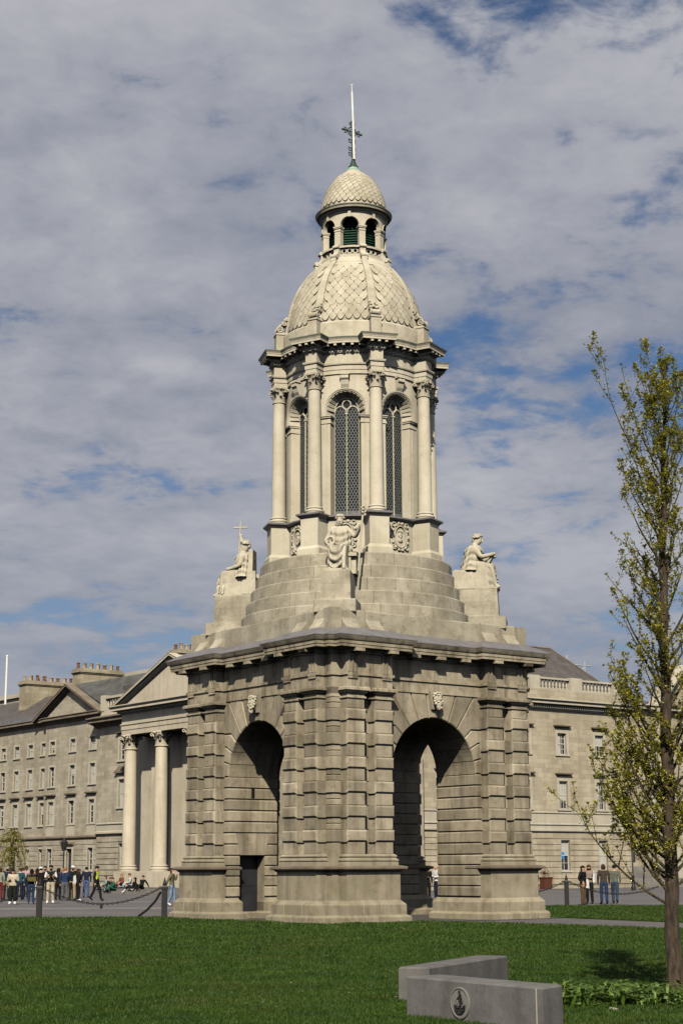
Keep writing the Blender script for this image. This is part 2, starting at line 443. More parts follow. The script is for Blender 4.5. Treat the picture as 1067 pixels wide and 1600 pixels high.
# stones of the passage walls: return round the jamb arris onto the front strip
CH = BH - 0.0
def passage_stone(mb, xf, y0, y1, h, front):
    """x = WP face (looking -x), y0..y1, horizontal joints cut as deep V grooves; 'front' carries the jamb strip"""
    mb.xf = xf; g = 0.042; t = 0.28
    def ring(zz, ins):
        if front:
            return [(WP + ins, y0 + .004, zz), (WP + t, y0 + .004, zz), (WP + t, y1 - .02, zz), (W1 + .06, y1 - .02, zz), (W1 + .06, y1 - ins, zz), (WP + ins, y1 - ins, zz)]
        return [(WP + ins, y0 + .004, zz), (WP + t, y0 + .004, zz), (WP + t, y1 - .004, zz), (WP + ins, y1 - .004, zz)]
    mb.loft([ring(0.0, g), ring(g, 0), ring(h - g, 0), ring(h, g)])
E_ = {}
def pstone(si, y0, y1, h, front):
    k = (si, round(y0, 3), round(y1, 3), round(h, 3), front)
    if k not in E_: E_[k] = stone_mesh(lambda mb: passage_stone(mb, SIDES[si], y0, y1, h, front), 'passage_stone')
    return E_[k]

def core_poly():
    a = WP + 0.05; c = C_ - 0.06
    return [(a, INN + .02), (INN + .02, a), (c, a), (c, c), (a, c)]
PL_OUT = [(WP - .06, INN), (INN, WP - .06), (C_ + .06, WP - .06), (C_ + .06, 1.85), (4.547, 1.85), (4.547, 3.888), (4.14, 3.888), (4.14, 4.14),
          (3.888, 4.14), (3.888, 4.547), (1.85, 4.547), (1.85, C_ + .06), (WP - .06, C_ + .06)]
DADO = [(C_ - .4, 1.85), (4.547, 1.85), (4.547, 3.888), (4.14, 3.888), (4.14, 4.14), (3.888, 4.14), (3.888, 4.547), (1.85, 4.547), (1.85, C_ - .4), (C_ - .4, C_ - .4)]

def subst(name, me, mat, parent, z=0.0):
    o = link(name, me, mat, parent); o.location = (0, 0, z); return o

DOOR = (2.57, 3.56, 2.05)    # in the pier frame: y range on the x = WP face of the left pier, height
COURSES = []
z = 0.70
# courses of the passage walls follow half the band pitch
zs_ = [0.69, 1.03, 1.355, 1.69, 2.02]
k = 0
zz = B0
while zz < 4.75:
    zs_.append(zz); zs_.append(zz + BH); zz += PITCH
zs_ = sorted(set(round(q, 3) for q in zs_))
zs_ = [q for q in zs_ if q <= 4.85] 
COURSES = [(zs_[i], zs_[i+1]) for i in range(len(zs_) - 1)]
ZSPR = COURSES[-1][1]

for ip in range(4):
    ang = ip * pi / 2                       # 0 back, 1 left, 2 front, 3 right
    mb = MB(); cp = core_poly()
    if ip == 1:
        a = WP + 0.05; c = C_ - 0.06
        # core with the door recess cut out of the x = WP side
        d0, d1, dz = DOOR
        mb.prism([(a, INN + .02), (INN + .02, a), (c, a), (c, d0), (a, d0)], 0, dz)
        mb.prism([(WP + .52, d0), (c, d0), (c, d1), (WP + .52, d1)], 0, dz)
        mb.prism([(a, d1), (c, d1), (c, c), (a, c)], 0, dz)
        mb.prism(cp, dz, 7.1)
    else:
        mb.prism(cp, 0, 7.1)
    pier = mb.build('pier', M['lower'], tower)
    pier.rotation_euler = (0, 0, ang)
    # plinth ----------------------------------------------------------------
    base_prof = [(0.24, -0.05), (0.24, 0.17), (0.21, 0.2), (0.13, 0.245), (0.13, 0.53), (0.11, 0.56), (0.0, 0.67)]
    if ip == 1:
        mb = MB()
        d0, d1, dz = DOOR
        P = PL_OUT
        pa = [(WP - .06, INN), (INN, WP - .06), (C_ + .06, WP - .06), (C_ + .06, d0 - .13), (WP - .06, d0 - .13)]
        # the door splits the passage side: the outline steps back to the door reveal
        out = P[:12] + [(WP - .06, C_ + .06), (WP - .06, d1 + .13), (WP + .60, d1 + .13), (WP + .60, d0 - .13), (WP - .06, d0 - .13)]
        sweep(mb, out, base_prof)
        pl = mb.build('plinth', M['plinth'], pier)
    else:
        mb = MB(); sweep(mb, PL_OUT, base_prof); pl = mb.build('plinth', M['plinth'], pier)
    mb = MB(); sweep(mb, DADO, [(0.0, 0.66), (0.0, 1.50), (0.02, 1.505)]); mb.build('dado', M['plinth'], pier)
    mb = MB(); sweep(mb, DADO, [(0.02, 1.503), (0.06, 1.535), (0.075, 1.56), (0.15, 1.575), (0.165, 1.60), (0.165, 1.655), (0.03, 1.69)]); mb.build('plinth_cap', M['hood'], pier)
    # pale pointed joints between the plinth stones
    me_j = []
    for si, xf in enumerate(SIDES):
        for xj, part in ((2.42, 0), (3.35, 0), (2.05, 1), (2.95, 1), (3.72, 1)):
            mb = MB(); mb.xf = xf; w = .009
            prof = [(0.24, 0.0), (0.24, 0.17), (0.21, 0.2), (0.13, 0.245)] if part else [(0.13, 0.245), (0.13, 0.53), (0.11, 0.56), (0.0, 0.67)]
            mb.loft([[(xj - w, 4.547 + d - .03, zq) for d, zq in prof] + [(xj - w, 4.547 + d + .004, zq) for d, zq in prof[::-1]],
                     [(xj + w, 4.547 + d - .03, zq) for d, zq in prof] + [(xj + w, 4.547 + d + .004, zq) for d, zq in prof[::-1]]])
            mb.build('mortar_joint', M['mortar'], pl)
    # attic base under the pilasters
    BP = [(C_ - .4, W1 - .05), (AP + .03, W1 - .05), (AP + .03, X2 + .05), (C_ + .05, X2 + .05), (C_ + .05, C_ - .3), (C_ - .3, C_ - .3), (C_ - .3, C_ + .05), (X2 + .05, C_ + .05), (X2 + .05, AP + .03), (W1 - .05, AP + .03), (W1 - .05, C_ - .4), (C_ - .4, C_ - .4)]
    mb = MB(); sweep(mb, BP, [(0.07, 1.68), (0.07, 1.79), (0.05, 1.80), (0.075, 1.83), (0.075, 1.87), (0.02, 1.90), (0.015, 1.93), (0.04, 1.95), (0.04, 1.98), (-0.02, 2.03)])
    mb.box(C_ - .3, C_ - .3, 1.68, C_ + .01, C_ + .01, B0); mb.build('pilaster_base', M['plinth'], pier)
    # plain stones ------------------------------------------------------------
    for i in range(6):
        zb = B0 + i * PITCH
        zp = zb - (PITCH - BH)
        for si in range(2):
            for pi_ in range(2):
                subst('banded_block', band_meshes[si, pi_], M['lower'], pier, zb)
                subst('pilaster_block', shaft_meshes[si, pi_], M['lower'], pier, zp)
            subst('recessed_stone', recess[si], M['lower'], pier, zb); subst('recessed_stone', recess[si], M['lower'], pier, zp)
        subst('quoin_stone', corner_band, M['lower'], pier, zb)
        for h_ in (0, 1): subst('quoin_stone', corner_half, M['lower'], pier, zp + h_ * (PITCH - BH) / 2)
    zp = B0 + 5 * PITCH + BH
    for si in range(2):
        for pi_ in range(2): subst('pilaster_block', shaft_meshes[si, pi_], M['lower'], pier, zp)
        subst('recessed_stone', recess[si], M['lower'], pier, zp)
    for h_ in (0, 1): subst('quoin_stone', corner_half, M['lower'], pier, zp + h_ * (PITCH - BH) / 2)
    # capitals ------------------------------------------------------------------
    cap_prof = [(0.0, 6.70), (0.045, 6.72), (0.045, 6.765), (0.0, 6.78), (0.0, 6.84), (0.05, 6.87), (0.09, 6.93), (0.10, 6.95), (0.14, 6.955), (0.14, 7.03), (0.11, 7.055), (0.11, 7.065)]
    for xf in SIDES:
        for (x0, x1) in PIL:
            mb = MB(); sweep(mb, [(x0, C_ - .1), (x1, C_ - .1), (x1, AP), (x0, AP)], cap_prof)
            if xf is SW: mb.v = [(y, x, zq) for x, y, zq in mb.v]
            mb.build('pilaster_capital', M['lower'], pier)
    mb = MB(); sweep(mb, [(X2 - .1, X2 - .1), (C_, X2 - .1), (C_, C_), (X2 - .1, C_)], [(0.0, 6.745), (0.02, 6.76), (0.02, 6.80), (0.0, 6.81), (0.0, 6.86), (0.1, 7.05), (0.1, 7.065)]); mb.build('corner_capital', M['lower'], pier)
    # passage stones ---------------------------------------------------------------
    todo = []
    for ci, (z0, z1) in enumerate(COURSES):
        for si in range(2):
            cuts = [INN, 2.9 + (0.35 if ci % 2 else -0.1), C_]
            spans = [(cuts[0], cuts[1], False), (cuts[1], cuts[2], True)]
            if ip == 1 and si == 0:
                d0, d1, dz = DOOR
                if z1 <= dz + 0.02:
                    spans = [(INN, d0, False), (d1, C_, True)]
            for y0, y1, fr in spans: todo.append((si, y0, y1, z0, z1, fr))
    if ip == 0 or ip == 2:
        mb = MB()
        for si, y0, y1, z0, z1, fr in todo:
            me = pstone(si, y0, y1, z1 - z0, fr)
            mb.add([(v.co.x, v.co.y, v.co.z + z0) for v in me.vertices], [tuple(p.vertices) for p in me.polygons])
        tag(mb.build('passage_wall', M['lower'], pier), kind='stuff')
    else:
        for si, y0, y1, z0, z1, fr in todo:
            subst('passage_stone', pstone(si, y0, y1, z1 - z0, fr), M['lower'], pier, z0)
    if ip == 1:
        d0, d1, dz = DOOR
        mb = MB()
        mb.box(WP + .44, d0 - .03, 0.02, WP + .50, d1 + .03, dz)
        for zz_ in (0.12, 1.05): 
            mb.box(WP + .428, d0 + .12, zz_, WP + .441, d1 - .12, zz_ + 0.82)
        dr = mb.build('door', M['door'], pier); 
        mb = MB(); mb.tube([(WP + .40, d1 - .12, 1.02), (WP + .40, d1 - .12, 1.18)], 0.015); mb.ball((WP + .42, d1 - .12, 1.1), .03); mb.build('door_handle', M['iron'], pier)
        # flat arch of three wedge stones above the door
        for j, (a0, a1, b0, b1) in enumerate([(2.56, 2.92, 2.40, 2.88), (2.93, 3.22, 2.89, 3.25), (3.23, 3.57, 3.26, 3.72)]):
            mb = MB(); mb.loft([[(WP + .1, a0, dz), (WP + .1, a1, dz), (WP + .1, b1, dz + .70), (WP + .1, b0, dz + .70)],
                                [(WP - .012, a0, dz), (WP - .012, a1, dz), (WP - .012, b1, dz + .70), (WP - .012, b0, dz + .70)]])
            mb.build('lintel_stone', M['lower'], pier)
        mb = MB(); mb.box(WP - .005, 3.0, 3.90, WP + .1, 3.12, 4.22); mb.build('slit_window', M['dark'], pier)

# ---------------------------------------------------------------- arches (four faces)
def arch_face(rot, faceidx):
    arch = MB()
    c0 = C_ - 0.05; inn = INN
    # backing of the joints with the arch hole: soffit vault and spandrel
    n = 32; R = WP + 0.035; X = 2.35; Zt = 7.16
    fr = []; 
    pts = [(R * cos(pi * i / n), ZSPR + R * sin(pi * i / n)) for i in range(n + 1)]
    out = []
    for (x, zq) in pts:
        d = Vector((x, zq - ZSPR)); 
        if d.length < 1e-6: d = Vector((1, 0))
        tx = (X / abs(d.x)) if abs(d.x) > 1e-6 else 1e9
        tz = ((Zt - ZSPR) / d.y) if d.y > 1e-6 else 1e9
        t = min(tx, tz); out.append((d.x * t, ZSPR + d.y * t))
    for yy in (c0,):
        o = len(arch.v)
        arch.v += [(x, yy, zq) for x, zq in pts] + [(x, yy, zq) for x, zq in out]
        for i in range(n): arch.f.append((o + i, o + i + 1, o + n + 2 + i, o + n + 1 + i)); arch.m.append(0)
    o = len(arch.v)
    arch.v += [(x, c0, zq) for x, zq in pts] + [(x, inn, zq) for x, zq in pts]
    for i in range(n): arch.f.append((o + i, o + i + 1, o + n + 2 + i, o + n + 1 + i)); arch.m.append(0)
    a = arch.build('arch', M['lower'], tower, fix=False); a.rotation_euler = (0, 0, rot)
    # voussoirs
    NV = 13; g = 0.013
    def joint(t):
        """polyline of the joint at angle t (0..pi), from the arch outwards"""
        s = 1 if t <= pi / 2 else -1
        tt = t if t <= pi / 2 else pi - t
        x0, z0 = WP * cos(tt), ZSPR + WP * sin(tt)
        if tt < 0.01: return [(s * x0, z0), (s * 2.3, z0)]
        if tt > radians(52):
            k = (Zt - ZSPR) / sin(tt); return [(s * x0, z0), (s * k * cos(tt), Zt)]
        r1 = WP + 0.40; x1, z1 = r1 * cos(tt), ZSPR + r1 * sin(tt)
        if x1 > 2.05: 
            r1 = 2.05 / cos(tt); x1, z1 = 2.05, ZSPR + r1 * sin(tt)
        return [(s * x0, z0), (s * x1, z1), (s * 2.3, z1)]
    for j in range(NV):
        t0, t1 = pi * j / NV, pi * (j + 1) / NV
        if j == NV // 2: pass
        J0, J1 = joint(t0), joint(t1)
        poly = [J0[-1 - i] for i in range(len(J0))]            # outside -> arch along lower joint
        poly += [(WP * cos(t0 + (t1 - t0) * q / 3), ZSPR + WP * sin(t0 + (t1 - t0) * q / 3)) for q in (1, 2)]
        poly += J1
        # corner of the spandrel between the last horizontal joint and the first joint that reaches the top
        e0, e1 = J0[-1], J1[-1]
        if t1 <= pi / 2 + .01 and abs(e0[0]) >= 2.29 and abs(e1[1] - Zt) < 1e-6: poly.append((2.3, Zt))
        if t0 >= pi / 2 - .01 and abs(e1[0]) >= 2.29 and abs(e0[1] - Zt) < 1e-6: poly.append((-2.3, Zt))
        # shrink for the joints
        cx = sum(p[0] for p in poly) / len(poly); cz = sum(p[1] for p in poly) / len(poly)
        area = sum(poly[i][0] * poly[(i+1) % len(poly)][1] - poly[(i+1) % len(poly)][0] * poly[i][1] for i in range(len(poly)))
        if area < 0: poly.reverse()
        pin = offset(poly, -g); pch = offset(poly, -g - 0.03)
        mb = MB()
        mb.loft([[(x, inn + .02, zq) for x, zq in pin], [(x, C_ - .03, zq) for x, zq in pin], [(x, C_, zq) for x, zq in pch]])
        v = mb.build('voussoir', M['lower'], a)
    # keystone with a bearded head
    mb = MB()
    mb.loft([[(-.15, C_ - .05, 6.55), (.15, C_ - .05, 6.55), (.24, C_ - .05, 7.14), (-.24, C_ - .05, 7.14)],
             [(-.14, C_ + .10, 6.56), (.14, C_ + .10, 6.56), (.22, C_ + .12, 7.13), (-.22, C_ + .12, 7.13)]])
    mb.build('keystone', M['entab'], a)
    mb = MB(); y = C_ + .16; zc = 6.90
    mb.ball((0, y + .02, zc), (.145, .16, .19), 14, 10)                      # skull
    mb.ball((0, y + .05, zc - .17), (.115, .14, .17), 12, 8)                 # beard
    mb.ball((0, y + .09, zc - .30), (.07, .09, .10), 10, 6)
    mb.loft([[(-.035, y + .14, zc - .06), (.035, y + .14, zc - .06), (.02, y + .15, zc + .08), (-.02, y + .15, zc + .08)],
             [(-.02, y + .21, zc - .05), (.02, y + .21, zc - .05), (.01, y + .175, zc + .07), (-.01, y + .175, zc + .07)]])   # nose
    for s in (-1, 1):
        mb.ball((s * .06, y + .155, zc + .095), (.05, .03, .02), 8, 5)       # brow
        mb.ball((s * .055, y + .15, zc + .05), (.025, .02, .018), 8, 5)      # eye
        mb.ball((s * .06, y + .16, zc - .12), (.055, .035, .03), 8, 5)       # moustache
        for q in range(5):
            mb.ball((s * (.13 + .02 * (q % 2)), y + .02 + .02 * q, zc + .15 - q * .08), (.045, .05, .05), 8, 5)   # locks
    for q in range(6):
        t = pi * q / 5; mb.ball((.12 * cos(t), y + .08, zc + .13 + .05 * sin(t)), (.05, .06, .045), 8, 5)
    for q in range(7):
        mb.ball((rng.uniform(-.09, .09), y + .15 + rng.uniform(-.02, .02), zc - .16 - rng.random() * .18), (.03, .03, .045), 6, 5)
    mb.build('keystone_head', M['statue'], a, smooth=True, ang=70)
for i, rot in enumerate([0, pi/2, pi, -pi/2]): arch_face(rot, i)
mb = MB(); mb.box(-INN - .1, -INN - .1, ZSPR + WP - .02, INN + .1, INN + .1, 7.1)
n = 12
mb.build('crossing_ceiling', M['lower'], tower)

# ---------------------------------------------------------------- entablature of the base
def ring_plan(core, br, x0, x1, cc):
    """square plan with a breakout over each pilaster pair"""
    q = []
    side = [(-cc, -cc), (-x1, -cc), (-x1, -br), (-x0, -br), (-x0, -core), (x0, -core), (x0, -br), (x1, -br), (x1, -cc)]
    for k in range(4):
        a = k * pi / 2
        q += [(x * cos(a) - y * sin(a), x * sin(a) + y * cos(a)) for x, y in side]
    return q
EP = ring_plan(C_ + .035, AP + .005, W1 - .03, X2 + .03, C_ + .04)
ent = MB(); sweep(ent, EP, [(0.0, 7.06), (0.0, 7.40), (0.0, 7.41), (0.05, 7.42), (0.05, 7.50), (0.0, 7.51), (0.0, 8.08), (0.06, 8.10), (0.06, 8.14), (0.10, 8.16), (0.10, 8.22)])
ent = ent.build('entablature', M['entab'], tower)
EPc = ring_plan(C_ + .04, AP + .005, W1 - .12, X2 + .13, C_ + .04)
cor = MB(); sweep(cor, EPc, [(0.12, 8.20), (0.40, 8.235), (0.40, 8.32), (0.42, 8.325), (0.42, 8.43), (0.45, 8.44), (0.47, 8.47), (0.515, 8.55), (0.515, 8.58)])
cor = cor.build('cornice', M['entab'], tower)
ld = MB(); sweep(ld, EPc, [(0.53, 8.572), (0.53, 8.60), (-0.05, 8.90)], cap0=True); ld.build('lead_flashing', M['lead'], tower, smooth=False)
# triglyphs, guttae, mutules
tri = MB()
for s in (-0.14, 0.0, 0.14): tri.loft([[(s - .055, 0, 0), (s + .055, 0, 0), (s + .055, 0, .56), (s - .055, 0, .56)], [(s - .032, .045, 0.0), (s + .032, .045, 0.0), (s + .032, .045, .54), (s - .032, .045, .54)]])
tri.box(-.205, 0, .53, .205, .06, .575)
tri_me = tri.mesh('triglyph')
gut = MB(); gut.box(-.2, -.01, .05, .2, .055, .08)
for q in range(6): gut.lathe([(.030, -.01), (.022, .05)], 6, (-.16 + .064 * q, .03))
gut_me = gut.mesh('guttae')
mut_me = MB().box(-.17, 0, 0, .17, .33, .10).mesh('mutule')
for kf in range(4):
    a = kf * pi / 2 + pi      # faces
    Rm = Matrix.Rotation(kf * pi / 2, 4, 'Z')
    for s in (-1, 1):
        for xx in (W1 + .20, X2 - .20):
            for me, nm, zq in ((tri_me, 'triglyph', 7.515), (gut_me, 'guttae', 7.335)):
                o = link(nm, me, M['entab'], ent); o.matrix_local = Rm @ Matrix.Translation((s * xx, AP + .003, zq))
    for xx in (-3.52, -2.19, 2.19, 3.52, -3.52 + .0):
        o = link('mutule', mut_me, M['entab'], cor); o.matrix_local = Rm @ Matrix.Translation((xx, AP + .10, 8.12))
    for xx in (-1.05, 0.0, 1.05):
        o = link('mutule', mut_me, M['entab'], cor); o.matrix_local = Rm @ Matrix.Translation((xx, C_ + .13, 8.12))

# ---------------------------------------------------------------- parapet with scroll brackets, stepped rings
mb = MB(); PQ = 3.97
pp = [(-PQ, -PQ), (PQ, -PQ), (PQ, PQ), (-PQ, PQ)]
sweep(mb, pp, [(0.0, 8.7), (0.0, 9.50), (-0.15, 9.56)])
par = mb.build('parapet', M['steps'], tower)
def scroll(mb):
    prof = [(0.0, 8.72), (.36, 8.72), (.34, 8.90), (.27, 9.0), (.17, 9.10), (.09, 9.24), (.08, 9.50), (0.05, 9.56), (0.0, 9.56)]
    mb.loft([[(-.28, PQ + d - .05, zq) for d, zq in prof], [(.28, PQ + d - .05, zq) for d, zq in prof]])
scr_me = stone_mesh(scroll, 'scroll_bracket')
for kf in range(4):
    Rm = Matrix.Rotation(kf * pi / 2, 4, 'Z')
    for s in (-1, 1):
        for xx in (2.42, 3.36):
            o = link('scroll_bracket', scr_me, M['steps'], par); o.matrix_local = Rm @ Matrix.Translation((s * xx, 0, 0))
# corner blocks of the parapet
for sx in (-1, 1):
    for sy in (-1, 1):
        MB().box(sx * 3.70, sy * 3.70, 8.72, sx * 4.09, sy * 4.09, 9.53).build('parapet_corner', M['steps'], par)
RINGS = [(3.94, 9.48, 9.92, 26), (3.78, 9.92, 10.38, 25), (3.62, 10.38, 10.83, 24), (3.46, 10.83, 11.28, 23), (3.30, 11.28, 11.72, 22)]
mb = MB(); mb.lathe([(3.85, 9.4), (3.85, 9.9), (3.68, 9.9), (3.68, 10.3), (3.5, 10.3), (3.5, 10.8), (3.35, 10.8), (3.35, 11.2), (3.2, 11.2), (3.2, 11.70)], 48)
stp = mb.build('stepped_base', M['steps'], tower)
for R, z0, z1, nn in RINGS:
    mb = MB(); nseg = 5; da = 2 * pi / nn; g = 0.0035
    def rr(r, zq): return [(r * cos(t), r * sin(t), zq) for t in [-da/2 + g/R*2 + (da - 4*g/R) * i / nseg for i in range(nseg + 1)]]
    rings = []
    for i in range(nseg + 1):
        t = -da/2 + 2*g/R + (da - 4*g/R) * i / nseg
        rings.append([(r * cos(t), r * sin(t), zq) for r, zq in [(R - .3, z0), (R, z0), (R, z1 - .035), (R - .03, z1), (R - .3, z1 + .01)]])
    mb.loft(rings)
    me = mb.mesh('step_stone')
    bm = bmesh.new(); bm.from_mesh(me); bmesh.ops.recalc_face_normals(bm, faces=bm.faces); bm.to_mesh(me); bm.free()
    off = rng.random()
    for i in range(nn):
        o = link('step_stone', me, M['steps'], stp); o.rotation_euler = (0, 0, (i + off) * da)

# pedestals of the statues at the four corners
ped = []
for i in range(4):
    a = radians(45 + 90 * i)
    p = empty('statue_pedestal', (0, 0, 0), a, tower)
    mb = MB(); mb.panel((5.12, -.67, 9.45), (0, 1, 0), (0, 0, 1), 1.34, .42, .03, .03); mb.box(3.2, -.67, 9.45, 5.12, .67, 9.87)
    mb.build('pedestal_base', M['steps'], p)
    mb = MB(); mb.loft([[(3.0, -.50, 9.86), (4.93, -.50, 9.86), (4.93, .50, 9.86), (3.0, .50, 9.86)], [(3.0, -.475, 9.95), (4.90, -.475, 9.95), (4.90, .475, 9.95), (3.0, .475, 9.95)],
                        [(3.0, -.47, 10.40), (4.885, -.47, 10.40), (4.885, .47, 10.40), (3.0, .47, 10.40)]])
    mb.build('pedestal_block', M['steps'], p)
    mb = MB(); mb.loft([[(3.0, -.465, 10.404), (4.88, -.465, 10.404), (4.88, .465, 10.404), (3.0, .465, 10.404)], [(3.0, -.455, 10.82), (4.86, -.455, 10.82), (4.86, .455, 10.82), (3.0, .455, 10.82)],
                        [(3.0, -.43, 10.87), (4.83, -.43, 10.87), (4.83, .43, 10.87), (3.0, .43, 10.87)]])
    mb.build('pedestal_block', M['steps'], p)

# ---------------------------------------------------------------- drum
R0 = 2.45
def P(phi, s, r, zq): t = phi + s / R0; return (r * cos(t), r * sin(t), zq)
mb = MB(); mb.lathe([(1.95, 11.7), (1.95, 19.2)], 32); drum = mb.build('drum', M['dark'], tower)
HB = R0 * radians(22.5)
def bend(mb, phi): 
    mb.v = [P(phi, x, y, zq) for x, y, zq in mb.v]; return mb
def sub_box(mb, x0, x1, y0, y1, z0, z1, n=3):
    """box in bay coordinates (s, r, z) cut along s so that it bends round the drum"""
    rings = []
    for i in range(n + 1):
        x = x0 + (x1 - x0) * i / n
        rings.append([(x, y0, z0), (x, y1, z0), (x, y1, z1), (x, y0, z1)])
    return mb.loft(rings)
ZIM = 16.60; ZSP = 16.78; RO = 0.67; RA = 0.50; ZG = 13.17
def wall_panel():
    mb = MB(); n = 16
    arc = [(RO * cos(pi - pi * i / n), ZSP + RO * sin(pi - pi * i / n)) for i in range(n + 1)]
    xs = [-HB] + [-0.85] + [p[0] for p in arc] + [0.85] + [HB]
    def top(r): return 18.06
    for r in (2.45,):
        # sides
        for (xa, xb) in ((-HB, -.67), (.67, HB)):
            mb.add([(xa, r, 13.1), (xb, r, 13.1), (xb, r, 18.06), (xa, r, 18.06)], [(0, 1, 2, 3)])
        for i in range(n):
            (xa, za), (xb, zb) = arc[i], arc[i+1]
            mb.add([(xa, r, za), (xb, r, zb), (xb, r, 18.06), (xa, r, 18.06)], [(0, 1, 2, 3)])
    # splayed ring, outer edge of the arch to the glass
    N = n
    o = [(RO * cos(pi * i / N), 2.45, ZSP + RO * sin(pi * i / N)) for i in range(N + 1)]
    q = [(RA * cos(pi * i / N), 2.08, ZSP + RA * sin(pi * i / N)) for i in range(N + 1)]
    mb.add(o + q, [(i, i + 1, N + 2 + i, N + 1 + i) for i in range(N)])
    for s in (-1, 1):
        mb.add([(s * .67, 2.45, 13.1), (s * .53, 2.08, 13.1), (s * .53, 2.08, ZSP), (s * .67, 2.45, ZSP)], [(0, 1, 2, 3)])
    return mb
def tracery(mb):
    y = 2.13; w = .028
    mb.torus((0, y, ZSP), RA - .02, w, n=20, k=5, a0=0, a1=pi)
    mb.torus((0, y, ZSP + .245), .165, w, n=20, k=5)
    for s in (-1, 1):
        mb.torus((s * .245, y, ZSP - .03), .225, w, n=14, k=5, a0=0.1, a1=pi - .1)
        mb.tube([(s * .485, y, 13.2), (s * .485, y, ZSP)], .016, 5)
    mb.tube([(0, y + .01, 13.2), (0, y + .01, ZSP + .02)], .026, 6)
    for i in range(26):
        mb.ball((0, y + .012, 13.28 + i * .13), (.034, .034, .03), 6, 4)
    mb.box(-.05, y - .02, ZSP - .10, .05, y + .05, ZSP - .05)
def lattice(mb):
    y = 2.105; cw = .122; rh = .092; bw = .0105
    rows = int((ZSP + .18 - 13.35) / rh)
    for s in (-1, 1):
        for r_ in range(rows):
            zq = 13.33 + r_ * rh
            nn = 4
            for c_ in range(-1, nn + 1):
                cx = s * .245 - .445 / 2 + (c_ + (.5 if r_ % 2 else 0)) * (.445 / (nn - .25)) + 0.03
                pts = []
                for q in range(5):
                    t = pi * q / 4
                    px = cx + cw / 2 * cos(t); pz = zq + rh * 1.02 * sin(t) ** .8 if q not in (0, 4) else zq
                    px = min(max(px, s * .245 - .225), s * .245 + .225); pts.append((px, pz))
                for q in range(4):
                    (xa, za), (xb, zb) = pts[q], pts[q+1]
                    if abs(xa - xb) < 1e-4 and abs(za - zb) < 1e-4: continue
                    d = Vector((xb - xa, zb - za)); 
                    if d.length < 1e-5: continue
                    nrm = Vector((-d.y, d.x)).normalized() * bw
                    if zb > ZSP + .16 or za > ZSP + .16: continue
                    o = len(mb.v)
                    mb.v += [(xa - nrm.x, y, za - nrm.y), (xb - nrm.x, y, zb - nrm.y), (xb + nrm.x, y, zb + nrm.y), (xa + nrm.x, y, za + nrm.y)]
                    mb.f.append((o, o+1, o+2, o+3)); mb.m.append(0)
        mb.box(s * .245 - .24, y - .01, 13.17, s * .245 + .24, y + .012, 13.34)
